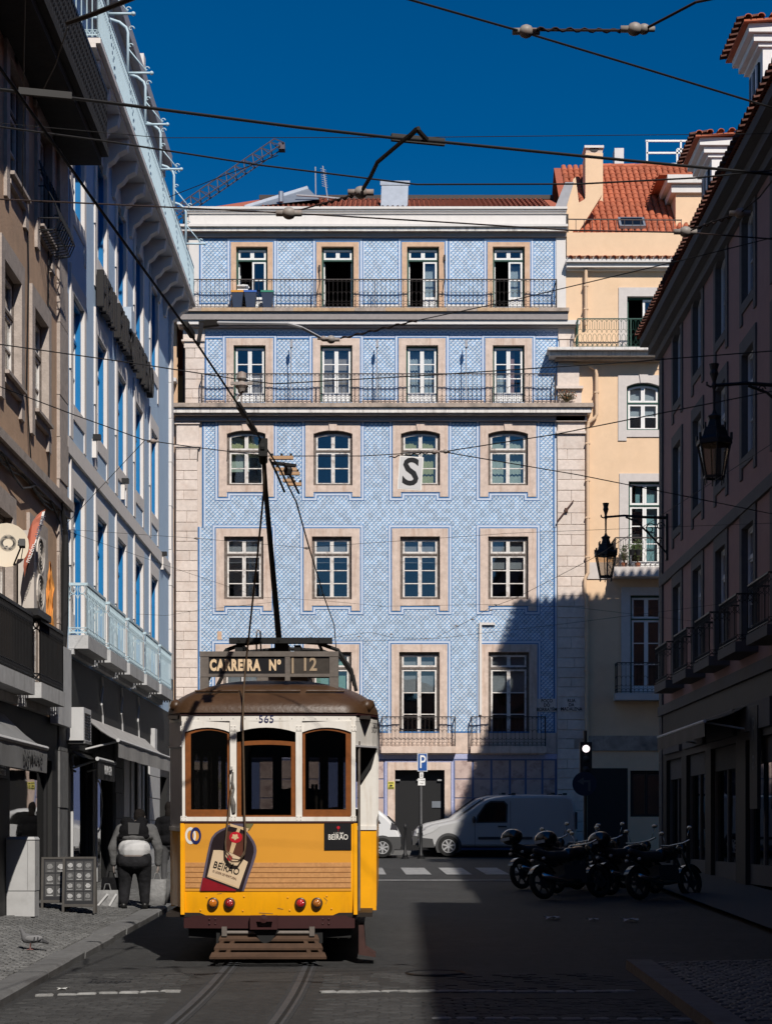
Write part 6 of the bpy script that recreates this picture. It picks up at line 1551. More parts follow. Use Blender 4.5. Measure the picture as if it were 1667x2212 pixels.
# ---- upper front: posts, header with three arched lights
W3 = [(401,498.6),(512.5,639.7),(653.5,759)]
ZS, ZT = TZ(1765), TZ(1583); rise = 0.055
def tbox(mb, u0,u1,z0,z1,f,b):
    du = (fd(u0)+fd(u1))/2; mb.box(u0,u1,du+f,du+b,z0,z1)
edges = [-HW,TU(401),TU(498.6),TU(512.5),TU(639.7),TU(653.5),TU(759),HW]
for k in range(4):
    mb = MB(MT); tbox(mb, edges[2*k],edges[2*k+1],ZS,ZT,-0.010,0.06); mb.build('window_post', m_twhite, tr)
    uc = (edges[2*k]+edges[2*k+1])/2
    for zz in (ZT+0.045, ZS-0.02):
        mb = MB(MT); tbox(mb, uc-0.035,uc+0.035,zz-0.03,zz+0.03,-0.016,-0.0102); mb.build('corner_plate', m_twhite, tr)
        mb = MB(MT)
        for a in (-0.02,0.02):
            for b in (-0.018,0.018): mb.box(uc+a-0.004,uc+a+0.004,fd(uc)-0.019,fd(uc)-0.014,zz+b-0.004,zz+b+0.004)
        mb.build('rivet', m_tbox, tr)
for k, (xa,xb) in enumerate(W3):
    a, b = TU(xa), TU(xb); n = 8; uc, hw = (a+b)/2,(b-a)/2; f = (fd(a)+fd(b))/2
    mb = MB(MT); pts = [(a,ZT),]+[(a+(b-a)*i/n,arc_top(a+(b-a)*i/n,uc,hw,ZT,rise)) for i in range(1,n)]+[(b,ZT),(b,ZT+0.13),(a,ZT+0.13)]
    mb.prism(pts[::-1], -0.06, 0.010); mb.v = [(p[0],f-p[2],p[1]) for p in mb.v]; mb.build('arched_header', m_twhite, tr)
    # varnished sash
    top = ZT if k != 1 else TZ(1604)
    mb = MB(MT); o = shape(a+0.004,b-0.004,ZS,top,rise if k != 1 else 0.02); wd = 0.05
    i_ = shape(a+0.004,b-0.004,ZS+(0.055 if k != 1 else -0.03),top-0.0,rise if k != 1 else 0.02,wd if k == 1 else 0.03,full=(uc,hw))
    if k != 1: i_ = [((p[0] if p[0] > uc else p[0]+0.035) if k == 0 else (p[0] if p[0] < uc else p[0]-0.03), p[1]) for p in i_]
    mb.ring(o, i_, 0,0.035); mb.v = [(p[0],f+0.045-p[2],p[1]) for p in mb.v]; s_ = mb.build('window_sash', m_twood, tr)
    mb = MB(MT); mb.prism(i_[::-1], 0,0.004); mb.v = [(p[0],f+0.03-p[2],p[1]) for p in mb.v]; mb.build('pane', m_tglass, s_)
for k in range(4):
    mb = MB(MT); tbox(mb, edges[2*k],edges[2*k+1],ZT,ZT+0.13,-0.010,0.06); mb.build('window_post', m_twhite, tr)
# header band round the end
out = []     # plan outline of the car body, half
plan = [(-HW,0.0),(-1.10,0.30),(-1.19,0.55),(-1.245,0.80),(-1.245,7.5),(-1.10,8.0),(-HW,8.3),(HW,8.3),(1.10,8.0),(1.245,7.5),(1.245,0.80),(1.19,0.55),(1.10,0.30),(HW,0.0)]
front = [(HW-2*HW*i/12, fd(HW-2*HW*i/12)) for i in range(13)]
plan_full = plan[:-1]+[(HW,0.0)]+front[1:-1]
plan_full = plan[::-1][:0]+plan+front[1:-1]
def band(name, z0, z1, grow, m, pts, closed=True, th=0.05):
    mb = MB(MT); c = Vector((0,4.15)); o = []
    n = len(pts)
    g = [(p[0]*(1+grow/1.2), (p[1]-4.15)*(1+grow/4.1)+4.15) for p in pts]; i_ = [(p[0]*(1+(grow-th)/1.2), (p[1]-4.15)*(1+(grow-th)/4.1)+4.15) for p in pts]
    if closed: mb.ring(g[::-1], i_[::-1], z0, z1)
    else:
        vs = [(p[0],p[1],z) for z in (z0,z1) for p in g]+[(p[0],p[1],z) for z in (z0,z1) for p in i_]
        fs = []
        for k in range(n-1):
            fs += [(k+1,k,n+k,n+k+1),(2*n+k,2*n+k+1,3*n+k+1,3*n+k),(n+k+1,n+k,3*n+k,3*n+k+1),(k,k+1,2*n+k+1,2*n+k)]
        fs += [(0,2*n,3*n,n),(n-1,2*n-1,4*n-1,3*n-1)]
        mb.add(vs, fs)
    return mb.build(name, m, tr)
band('header_band', ZT+0.13, TZ(1546), 0.008, m_twhite, plan_full)
band('cornice_moulding', TZ(1546)+0.001, TZ(1541), 0.022, m_tmar, plan_full, th=0.07)
band('header_band', TZ(1610), ZT+0.13, 0.006, m_twhite, plan[10:14], False); band('header_band', TZ(1610), ZT+0.13, 0.006, m_tgrey, plan[0:4], False)
band('header_lip', TZ(1614), TZ(1610.2), 0.022, m_tgrey, plan[10:14], False); band('header_lip', TZ(1614), TZ(1610.2), 0.022, m_tgrey, plan[0:4], False)
mb = MB(MT)
for i in range(15):
    u = -0.95+1.9*i/14; ellips(mb,(u,fd(u)-0.008,ZT+0.155),0.006,0.004,0.006,6,5)
mb.build('rivet', m_tbox, tr)
text('fleet_number', '565', 0.118, MT @ Matrix.Translation((TU(577),fd(TU(577))-0.012,TZ(1555.5))) @ Matrix.Rotation(R(90),4,'X'), m_navy, tr, extrude=0.001, spacing=1.05)
a_ = math.atan2(0.25,0.08)
Ms = MT @ Matrix.Translation((1.228,0.62,TZ(1566))) @ Matrix.Rotation(math.atan2(0.25,0.055),4,'Z') @ Matrix.Rotation(R(90),4,'X')
text('exit_lettering', 'SAÍDA', 0.10, Ms @ Matrix.Translation((-0.02,0,0.012)), m_black, tr, extrude=0.001, sx=0.9)
# left corner panel (closed), right corner doorway (open)
mb_ = band('side_panel', TZ(1795), TZ(1612), 0.0, m_tgrey, plan[0:4], False); band('side_panel', TZ(1962), TZ(1797), 0.0, m_tyel, plan[0:4], False); band('side_plate', TZ(1797), TZ(1788), 0.012, m_twhite, plan[0:4], False)
mb = MB(MT); mb.box(1.02,1.245,0.80,0.86,TZ(1795),TZ(1612)); mb.build('door_pillar', m_twhite, tr)
mb = MB(MT); mb.box(1.03,1.243,0.80,0.86,TZ(1968)-0.05,TZ(1796)); mb.build('door_pillar_base', m_tyel, tr)
mb = MB(MT); mb.box(1.015,1.25,0.785,0.799,TZ(1797),TZ(1788)); mb.build('metal_plate', m_twhite, tr)
mb = MB(MT); mb.prism([(1.00,TZ(1616)),(1.245,TZ(1616)),(1.20,TZ(1650)),(1.08,TZ(1685)),(1.00,TZ(1690))][::-1],-0.02,0.02); mb.v = [(p[0],0.76+p[2],p[1]) for p in mb.v]; mb.build('door_valance', m_tdark, tr)
mb = MB(MT); mb.tube([(1.045,0.10,0.62),(1.045,0.10,2.6)],0.016,8); mb.build('grab_rail', m_tbox, tr)
mb = MB(MT); mb.box(0.86,1.0,0.2,0.74,0.42,0.46); mb.build('door_step', m_tdark, tr)
# long sides
for s in (-1,1):
    x0, x1 = sorted((s*1.245,s*1.205))
    mb = MB(MT); mb.box(x0,x1,0.862,7.5,0.62,TZ(1797)); mb.build('side_panel', m_tyel, tr)
    mb = MB(MT); mb.box(x0,x1,0.862,7.5,TZ(1797),TZ(1775)); mb.box(x0,x1,0.862,7.5,TZ(1612),ZT+0.13)
    for i in range(7): d_ = 0.86+6.55*i/6; mb.box(x0+0.002,x1-0.002,d_,d_+0.1,TZ(1775),TZ(1612))
    sw = mb.build('side_frame', m_twhite, tr)
    for i in range(6):
        d_ = 0.96+6.55*i/6; g = MB(MT); g.box((x0+x1)/2-0.002,(x0+x1)/2+0.002,d_,d_+0.99,TZ(1775),TZ(1612)); g.build('side_window', m_tglass, tr)
# rear end and interior
mb = MB(MT); mb.box(-1.0,1.0,8.24,8.3,0.6,1.7); mb.box(-1.0,1.0,8.24,8.3,2.7,2.9)
for u in (-1.0,-0.42,0.34,0.92): mb.box(u,u+0.08,8.24,8.3,1.7,2.7)
mb.build('rear_end', m_twood, tr)
mb = MB(MT); mb.box(-1.2,1.2,0.02,8.28,0.55,0.60); mb.build('floor', m_tint, tr)
mb = MB(MT)       # bulkheads with their doorways
for d_ in (1.45,6.9):
    mb.box(-1.2,-0.36,d_,d_+0.05,0.6,1.62); mb.box(0.36,1.2,d_,d_+0.05,0.6,1.62); mb.box(-1.2,1.2,d_,d_+0.05,2.52,2.92)
    for u in (-1.2,-0.80,-0.40,0.33,0.76,1.13): mb.box(u,u+0.07,d_,d_+0.05,1.62,2.52)
mb.build('bulkhead', m_tint, tr)
mb = MB(MT); mb.box(-1.18,1.18,0.1,8.2,2.86,2.90); mb.build('ceiling', m_tint, tr)
for i in range(5):
    for s in (-1,1):
        d_ = 1.9+0.95*i; mb = MB(MT); mb.box(s*0.72-0.4,s*0.72+0.4,d_,d_+0.42,0.95,1.02); mb.box(s*0.72-0.4,s*0.72+0.4,d_+0.40,d_+0.46,1.02,1.55); mb.build('bench', m_tint, tr)
mb = MB(MT)
for (u,d_) in ((0.52,0.75),(0.58,0.78),(-0.45,1.4),(0.45,1.4)): mb.tube([(u,d_,0.6),(u,d_,2.1)],0.018,8)
mb.build('hand_pole', mat('pale_hand_pole',(0.5,0.45,0.38),0.4,0.1,9), tr)
mb = MB(MT); mb.box(-0.55,-0.25,0.18,0.45,0.6,1.45); mb.lathe([(0.16,1.45),(0.16,1.60),(0.05,1.62)],(-0.4,0.32,0),14); mb.tube([(-0.4,0.32,1.64),(-0.15,0.25,1.64),(-0.15,0.25,1.70)],0.018,6); mb.build('controller', m_tbox, tr)
mb = MB(MT); mb.lathe([(0.02,1.0),(0.02,1.78)],(0.62,0.25,0),8); mb.tube([(0.62,0.25,1.8),(0.80,0.22,1.82)],0.018,6); mb.build('brake_handle', m_tbox, tr)
# roof dome
mb = MB(MT); ro = [(p[0]*1.018, (p[1]-4.15)*1.010+4.15) for p in plan_full]; rows = []
for k in range(15):
    s_ = (k/14.0)**1.8; row = []
    for (u,d_) in ro:
        sp = min(max(d_,1.5),6.8); f = (1-s_)
        row.append((u*f, sp+(d_-sp)*f, TZ(1541)+0.001+0.45*math.sqrt(max(0,1-(1-s_)**2.1))))
    rows.append(row)
mb.grid([r_[::-1] for r_ in rows], closed=True); mb.build('roof', m_troof, tr, smooth=True)
def roofpt(u_, s_): 
    d_ = fd(min(1,abs(u_))*HW)*1.0-0.07; sp = 1.5; f = 1-s_; return (u_*1.02*f, sp+(d_-sp)*f-0.01, TZ(1541)+0.012+0.45*math.sqrt(max(0,1-(1-s_)**2.1)))
for (ua,ub) in ((-1.02,-0.42),(-0.34,0.42),(0.50,1.02)):
    mb = MB(MT); mb.tube([roofpt(ua+(ub-ua)*i/8,0.16) for i in range(9)],0.014,6); mb.build('rain_strip', m_troof, tr)
for s in (-1,1):
    mb = MB(MT); mb.tube([(s*1.12,0.35,3.02),(s*1.16,0.7,3.05),(s*1.15,1.2,3.06)],0.07,8); mb.build('roof_vent', m_troof, tr, smooth=True)
# destination box
SU = lambda x: (x-CX)/181.4-XT
SZ = lambda y: CZ+(HY-y)/181.4-0.012
d0 = 0.45
mb = MB(MT); mb.box(SU(434),SU(731),d0+0.03,d0+0.20,SZ(1462),SZ(1412)); bx_ = mb.build('destination_box', m_tbox, tr)
mb = MB(MT); mb.box(SU(433),SU(731.5),d0-0.01,d0+0.21,SZ(1420),SZ(1409)); mb.box(SU(434),SU(731),d0-0.004,d0+0.03,SZ(1463.5),SZ(1457)); mb.box(SU(434),SU(452.5),d0-0.004,d0+0.03,SZ(1457),SZ(1420)); mb.box(SU(616.5),SU(627.5),d0-0.006,d0+0.03,SZ(1472),SZ(1420)); mb.box(SU(712),SU(731),d0-0.004,d0+0.03,SZ(1457),SZ(1420)); mb.build('box_frame', m_tbox, bx_)
for (xa,xb) in ((433.5,452),(712,731.5)): mb = MB(MT); mb.box(SU(xa),SU(xb),d0+0.001,d0+0.08,SZ(1500),SZ(1463.6)); mb.build('box_leg', m_tbox, bx_)
mb = MB(MT); mb.box(SU(452.5),SU(616.5),d0+0.012,d0+0.029,SZ(1457),SZ(1420)); mb.build('route_panel', m_black, bx_)
mb = MB(MT); mb.box(SU(627.5),SU(712),d0+0.012,d0+0.029,SZ(1457),SZ(1420)); mb.build('number_panel', mat('smoky_panel',(0.06,0.052,0.045),0.3,0.3,8), bx_)
m_cream = mat('faded_cream_letter', (0.70,0.52,0.33), 0.7, 0.15, 30); m_cream2 = mat('dim_cream_letter', (0.36,0.27,0.18), 0.6, 0.15, 30)
text('lettering', 'CARREIRA', 0.178, MT @ Matrix.Translation((SU(508.5),d0+0.009,SZ(1439.5))) @ Matrix.Rotation(R(90),4,'X'), m_cream, bx_, bold=0.0095, extrude=0.002, sx=0.63, spacing=1.20)
text('lettering', 'Nº', 0.172, MT @ Matrix.Translation((SU(594.5),d0+0.009,SZ(1439.5))) @ Matrix.Rotation(R(90),4,'X'), m_cream, bx_, bold=0.0075, extrude=0.002, sx=0.68, spacing=1.15)
text('lettering', '12', 0.215, MT @ Matrix.Translation((SU(681)-0.07,d0+0.009,SZ(1438))) @ Matrix.Rotation(R(90),4,'X'), m_cream2, bx_, bold=0.005, extrude=0.002, sx=0.85, spacing=1.05)
mb = MB(MT); mb.box(SU(631),SU(635),d0+0.005,d0+0.011,SZ(1456),SZ(1423)); mb.build('number_edge', m_cream2, bx_)
# trolley gear
GU = lambda x: (x-CX)/168.9-XT
mb = MB(MT); zq = 3.90
for d_ in (1.9,3.2): mb.tube([(-0.92,d_,3.38),(-0.80,d_,3.62),(-0.66,d_,3.80),(-0.45,d_,zq-0.02),(0.0,d_,zq+0.02),(0.5,d_,zq-0.01),(0.75,d_,3.80),(0.92,d_,3.55),(0.96,d_,3.35)],0.028,6)
for u in (-0.5,0.0,0.5): mb.tube([(u,1.8,zq),(u,4.4,zq)],0.022,6)
mb.box(-0.62,0.68,1.8,1.95,zq-0.02,zq+0.05); mb.box(-0.55,-0.45,1.85,2.3,3.72,3.86); mb.box(0.2,0.28,1.85,2.3,3.6,3.86); mb.box(-0.05,0.12,1.9,2.5,3.5,3.88)
tg = mb.build('trolley_gantry', m_tdark, tr)
mb = MB(MT); mb.box(-0.30,0.35,2.2,3.8,3.40,3.60); mb.box(0.15,0.62,2.0,2.8,3.5,3.72); mb.build('roof_resistor', m_tbox, tr)
mb = MB(MT); mb.tube([(GU(556)+0.0,1.95,3.72),(GU(556),1.95,4.02),(GU(559),1.95,4.06),(GU(564),1.95,4.04),(GU(566),1.95,3.7)],0.012,6); mb.build('pole_hook', m_greyc, tr)
mb = MB(); mb.tube([(-1.46,24.2,4.02),(-1.455,24.0,4.12),(-1.30,19.0,5.24),(-1.257,18.0,5.47)],[0.06,0.042,0.026,0.022],8); po = mb.build('trolley_pole', m_tdark, tr)
mb = MB(); mb.tube([(-1.265,18.15,5.36),(-1.257,18.0,5.50)],0.045,8); mb.lathe([(0.05,-0.02),(0.05,0.02)],(-1.257,17.97,5.47),12,axis='x'); mb.box(-1.30,-1.21,17.94,18.0,5.38,5.56); mb.build('trolley_head', m_tdark, po)
mb = MB(); mb.lathe([(0.10,0.0),(0.14,0.05),(0.06,0.2)],(-1.46,24.2,3.86),10); mb.build('pole_base', m_tdark, po)
def rope(pts, nm='trolley_rope', r=0.011): 
    mb = MB(); mb.tube(pts, r, 6); return mb.build(nm, m_rope, tr, smooth=True)
yf0 = YT-0.11
rope([(-1.262,18.05,5.42),P(570,1060,18.5),P(556,1200,19.2),P(538,1370,20.0),P(530,1440,20.35),P(526,1500,20.32),P(524,1560,yf0-0.10),P(526,1640,yf0),P(528,1760,yf0-0.03),P(531,1820,yf0-0.04),P(528,1845,yf0-0.05),P(515,1862,yf0-0.06),P(500,1862,yf0-0.06),P(488,1845,yf0-0.05),P(487,1820,yf0-0.04),P(493,1765,yf0-0.03),P(500,1700,yf0),P(503,1670,yf0)])
rope([P(531,1790,yf0-0.05),P(529,1838,yf0-0.06),P(518,1858,yf0-0.07),P(502,1856,yf0-0.07),P(489,1838,yf0-0.06)], r=0.009)
mb = MB(); pts = [P(503,1668,yf0),P(501,1690,yf0-0.01),P(505,1705,yf0-0.01),P(501,1722,yf0-0.01),P(504,1738,yf0-0.01),P(505,1756,yf0)]
mb.tube(pts,[0.012,0.018,0.012,0.018,0.030,0.022],7); mb.build('rope_tassel', mat('frayed_grey_rope',(0.13,0.12,0.11),0.95,0.3,30), tr)
mb = MB(MT); u = TU(503); mb.tube([(u,fd(u)-0.01,TZ(1662)),(u,fd(u)-0.06,TZ(1662)),(u,fd(u)-0.07,TZ(1656))],0.012,6); mb.build('rope_cleat', m_twhite, tr)
# underframe, fender tray, wheels
mb = MB(MT); mb.box(-0.95,0.95,0.12,8.1,0.30,0.55); mb.box(-0.62,0.62,0.05,0.12,0.24,0.42); mb.box(-0.75,0.75,1.5,6.6,0.14,0.30); mb.build('underframe', m_tdark, tr)
mb = MB(MT); mb.tube([(-0.55,0.0,0.37),(0.53,0.0,0.37)],0.022,8)
for u in (-0.52,0.50): mb.box(u-0.03,u+0.03,-0.03,0.05,0.33,0.44)
mb.build('fender_bar', m_tbox, tr)
m_slat = mat('worn_fender_slat', (0.060,0.032,0.018), 0.8, 0.25, 10)
ft_ = []
for k in range(3):
    f0, f1 = k*0.38, k*0.38+0.20
    def tp(f, s): return (s*(0.56+0.12*f), 0.02-0.24*f, 0.345-0.25*f)
    a, b, c, d_ = tp(f0,-1),tp(f0,1),tp(f1,1),tp(f1,-1)
    mb = MB(MT); mb.add([a,b,c,d_]+[(p[0],p[1],p[2]-0.025) for p in (a,b,c,d_)],[(3,2,1,0),(4,5,6,7),(0,1,5,4),(1,2,6,5),(2,3,7,6),(3,0,4,7)]); mb.build('fender_slat', m_slat, tr)
mb = MB(MT)
for s in (-0.93,-0.72,0.72,0.93): mb.bar((s*0.56,0.03,0.32),(s*0.68,-0.20,0.09),0.05,0.02)
mb.build('fender_frame', m_slat, tr)
mb = MB(MT); mb.prism([(-0.18,0.40),(0.12,0.40),(0.02,0.27),(-0.05,0.24),(-0.10,0.27)],-0.02,0.02); mb.v = [(p[0],-0.01+p[2],p[1]) for p in mb.v]; mb.build('coupling_hook', m_tdark, tr)
for d_ in (2.6,5.4):
    for s in (-1,1):
        mb = MB(MT); mb.lathe([(0.05,-0.06),(0.30,-0.06),(0.33,-0.02),(0.33,0.05),(0.05,0.06)],(s*0.455,d_,0.335),20,axis='x'); mb.build('wheel', m_tdark, tr)
mb = MB(MT); mb.add([(1.04,0.1,0.45),(1.10,0.1,0.45),(1.12,0.1,0.18),(1.24,0.1,0.10),(1.24,0.5,0.10),(1.12,0.5,0.18),(1.10,0.5,0.45),(1.04,0.5,0.45),(1.04,0.1,0.10),(1.24,0.1,0.07),(1.24,0.5,0.07),(1.04,0.5,0.10)],
   [(0,1,6,7),(1,2,5,6),(2,3,4,5),(3,9,10,4),(8,11,10,9),(0,8,9,3,2,1),(7,6,5,4,10,11),(0,7,11,8)][0:8]); mb.build('step_guard', mat('rusty_guard',(0.05,0.022,0.018),0.7,0.2,9), tr)
# ---------------------------------------------------------------- vehicles
m_carw = mat('white_car_paint', (0.62,0.62,0.62), 0.3, 0.03, 3, spec=0.5, coat=0.5)
m_vanw = mat('grey_white_van_paint', (0.40,0.40,0.40), 0.35, 0.03, 3, spec=0.5, coat=0.4)
m_plas = mat('dark_grey_plastic', (0.045,0.045,0.046), 0.6, 0.1, 9)
m_tyre = mat('tyre_rubber', (0.014,0.014,0.014), 0.85, 0.15, 20)
m_alloy = mat('silver_wheel', (0.55,0.55,0.55), 0.35, 0.06, 9, metal=0.5)
m_cglass = glass('car_glass', (0.16,0.16,0.16))
m_lens = mat('clear_lamp', (0.5,0.5,0.5), 0.1, 0.1, 30, spec=0.8, coat=0.6)
m_rlens = mat('red_lamp_grey', (0.05,0.045,0.045), 0.2, 0.1, 20)
def tumble(z, z0, k): return 1-k*(z-z0)
def car(name, lab, X0, Yn, width, prof, wheels, wr, paint, glassz, group=None, tum=(0.26,0.065), details=None):
    """side-on car, nose towards -X; X0 nose, Yn near flank"""
    zb = zg(Yn+width/2); yc = Yn+width/2; hw = width/2
    t = thing(name, lab, 'van' if 'van' in name else 'car', (X0+2.2,yc,zb), group)
    Mc = Matrix.Translation((X0,yc,zb))
    mb = MB(Mc); rows = []
    ccw = prof
    for (f, ins) in ((-1,0.10),(-0.965,0.045),(-0.88,0.012),(-0.6,0),(0,0),(0.6,0),(0.88,0.012),(0.965,0.045),(1,0.10)):
        q = offset_poly(ccw, -ins) if ins else ccw
        rows.append([(p[0], f*hw*tumble(p[1],tum[0],tum[1]), p[1]) for p in q])
    mb.grid(rows, closed=True); n = len(prof); mb.add(rows[0],[tuple(range(n))]); mb.add(rows[-1],[tuple(range(n-1,-1,-1))])
    body = mb.build('body', paint, t, auto=32)
    def side(pts, off, nm, m, par=None, both=False):
        o = None
        for s in ((-1,1) if both else (-1,)):
            mb = MB(Mc); n = len(pts)
            vs = [(p[0], s*(hw*tumble(p[1],tum[0],tum[1])+off), p[1]) for p in pts]+[(p[0], s*(hw*tumble(p[1],tum[0],tum[1])-0.05), p[1]) for p in pts]
            mb.add(vs,[tuple(range(n)) if s < 0 else tuple(range(n-1,-1,-1))]+[((i+1)%n,i,n+i,n+(i+1)%n) for i in range(n)]); o = mb.build(nm, m, par or t)
        return o
    for (wx) in wheels:
        side([(wx+ (wr+0.07)*math.cos(R(a)), wr+(wr+0.07)*math.sin(R(a))) for a in range(-30,211,15)], 0.004, 'wheel_arch', m_plas, body, True)
        for s in (-1,1):
            mb = MB(Mc); c = (wx, s*(hw-0.075), wr)
            mb.lathe([(0.02,-0.04),(wr*0.63,-0.04),(wr*0.66,-0.10),(wr*0.95,-0.10),(wr,-0.06),(wr,0.06),(wr*0.95,0.10),(wr*0.66,0.10),(wr*0.63,0.04),(0.02,0.04)], c, 24, axis='y'); w_ = mb.build('wheel', m_tyre, t)
            mb = MB(Mc); mb.lathe([(0.02,-0.085),(wr*0.16,-0.09),(wr*0.18,-0.07)] if s < 0 else [(0.02,0.085),(wr*0.16,0.09),(wr*0.18,0.07)], c, 14, axis='y')
            for k in range(7):
                a = 2*math.pi*k/7+0.2; d_ = Vector((math.cos(a),0,math.sin(a))); e_ = Vector((-math.sin(a),0,math.cos(a)))
                mb.obox(Vector(c)+d_*wr*0.38+Vector((0,s*0.08,0)), d_*wr*0.25, e_*wr*0.075, (0,0.012,0))
            mb.ring(circ(0,0,wr*0.64,24),circ(0,0,wr*0.56,24),0,0.02); mm = len(mb.v)-96
            mb.v[mm:] = [(c[0]+p[0], c[1]+s*(0.075+p[2]), c[2]+p[1]) for p in mb.v[mm:]]
            mb.build('rim', m_alloy, w_)
            mb = MB(Mc); mb.lathe([(0.02,-0.045),(wr*0.6,-0.045),(wr*0.6,-0.03)] if s < 0 else [(0.02,0.045),(wr*0.6,0.045),(wr*0.6,0.03)], c, 16, axis='y'); mb.build('brake', m_tyre, w_)
    return t, Mc, body, side, hw
vp = [(0.03,0.26),(4.55,0.26),(4.60,0.45),(4.60,1.10),(4.56,1.55),(4.48,1.72),(4.30,1.795),(3.6,1.82),(2.7,1.81),(2.25,1.77),(1.98,1.70),(1.75,1.58),(1.35,1.28),(1.12,1.10),(0.80,1.03),(0.42,0.95),(0.20,0.86),(0.07,0.72),(0.0,0.50)]
def van(lab, X0, Yn):
    t, Mc, body, side, hw = car('delivery_van', lab, X0, Yn, 1.78, vp, (0.86,3.72), 0.31, m_vanw, None, 'white vans parked by the tiled building')
    side([(1.72,1.02),(2.52,1.03),(2.54,1.50),(2.46,1.58),(2.10,1.58),(1.95,1.50),(1.74,1.18)], 0.006, 'door_window', m_cglass, body, True)
    side([(1.66,0.98),(2.57,0.99),(2.59,1.52),(2.48,1.63),(2.08,1.63),(1.92,1.53),(1.69,1.20)], 0.003, 'window_rubber', m_plas, body, True)
    side([(2.85,0.95),(4.28,0.97),(4.36,1.10),(4.34,1.42),(4.22,1.58),(2.95,1.60),(2.82,1.52),(2.80,1.05)], 0.004, 'side_pressing', m_vanw, body, True)
    side([(1.72,0.50),(3.30,0.50),(3.30,0.58),(1.72,0.58)], 0.02, 'rubbing_strip', m_plas, body, True)
    side([(2.30,0.86),(2.55,0.86),(2.55,0.90),(2.30,0.90)], 0.03, 'door_handle', m_plas, body, True)
    for x in (1.62,2.66): side([(x,0.32),(x+0.012,0.32),(x+0.012,1.62 if x > 2 else 1.15),(x,1.62 if x > 2 else 1.15)], 0.002, 'door_seam', m_plas, body, True)
    side([(0.10,0.74),(0.55,0.93),(0.62,0.88),(0.40,0.72),(0.12,0.62)], 0.012, 'headlamp', m_lens, body, True)
    side([(0.0,0.27),(0.45,0.27),(0.40,0.52),(0.0,0.56)], 0.006, 'front_bumper', m_plas, body, True)
    mb = MB(Mc); mb.add([(1.30,-hw*0.80,1.275),(1.30,hw*0.80,1.275),(1.90,hw*0.76,1.69),(1.90,-hw*0.76,1.69),(1.285,-hw*0.80,1.29),(1.285,hw*0.80,1.29),(1.885,hw*0.76,1.705),(1.885,-hw*0.76,1.705)],[(0,1,2,3),(7,6,5,4),(0,4,5,1),(1,5,6,2),(2,6,7,3),(3,7,4,0)]); mb.build('windscreen', m_cglass, t)
    for x in (2.7,4.2): mb = MB(Mc); mb.box(x,x+0.12,-hw*0.80,-hw*0.74,1.80,1.86); mb.box(x,x+0.12,hw*0.74,hw*0.80,1.80,1.86); mb.build('roof_rack_foot', m_plas, t)
    for s in (-1,1): mb = MB(Mc); ellips(mb,(1.60,s*(hw+0.07),1.08),0.06,0.10,0.11,10,8); mb.build('wing_mirror', m_plas, t, smooth=True)
    mb = MB(Mc); mb.box(4.585,4.62,-hw*0.9,hw*0.9,0.30,0.5); mb.box(4.57,4.61,-hw*0.96,-hw*0.80,0.8,1.3); mb.build('rear_bumper', m_plas, t)
    mb = MB(Mc); mb.box(-0.01,0.02,-0.55,0.55,0.55,0.70); mb.build('grille', m_plas, t)
van('white delivery van parked in the shade, nearer of the two', 0.96, 51.2)
van('white van half hidden behind the nearer delivery van', 0.80, 53.15)
cp = [(0.05,0.22),(3.78,0.22),(3.86,0.40),(3.84,0.62),(3.76,0.80),(3.70,0.92),(3.42,1.20),(3.22,1.36),(2.95,1.43),(2.4,1.45),(1.95,1.41),(1.70,1.30),(1.25,0.98),(1.05,0.90),(0.50,0.82),(0.20,0.72),(0.05,0.58),(0.0,0.40)]
t, Mc, body, side, hw = car('parked_car', 'small white hatchback with silver wheels peeping out behind the tram', -3.40, 50.6, 1.66, cp, (0.78,3.30), 0.285, m_carw, None, tum=(0.22,0.13))
side([(1.45,0.92),(2.35,0.93),(2.35,1.32),(1.98,1.32),(1.80,1.24)], 0.006, 'door_window', m_cglass, body, True); side([(2.43,0.93),(3.25,0.98),(3.10,1.25),(2.90,1.33),(2.43,1.33)], 0.006, 'quarter_window', m_cglass, body, True)
side([(1.25,0.24),(2.80,0.24),(2.80,0.34),(1.25,0.34)], 0.01, 'sill', m_plas, body, True); side([(2.62,0.60),(3.84,0.60),(3.86,0.40),(3.80,0.24),(3.52,0.24),(3.50,0.45),(3.35,0.58)], 0.005, 'bumper_corner', m_plas, body, True)
side([(3.52,0.80),(3.74,0.80),(3.70,0.92),(3.56,1.02)], 0.006, 'tail_lamp', m_rlens, body, True)
mb = MB(Mc); mb.add([(3.45,-0.56,1.19),(3.45,0.56,1.19),(3.70,0.62,0.94),(3.70,-0.62,0.94),(3.43,-0.56,1.17),(3.43,0.56,1.17),(3.68,0.62,0.92),(3.68,-0.62,0.92)],[(3,2,1,0),(4,5,6,7),(0,1,5,4),(1,2,6,5),(2,3,7,6),(3,0,4,7)]); mb.build('rear_window', m_cglass, t)
mb = MB(Mc); mb.bar((3.46,0.5,1.20),(3.66,-0.45,1.0),0.03); mb.build('wiper', m_plas, t)
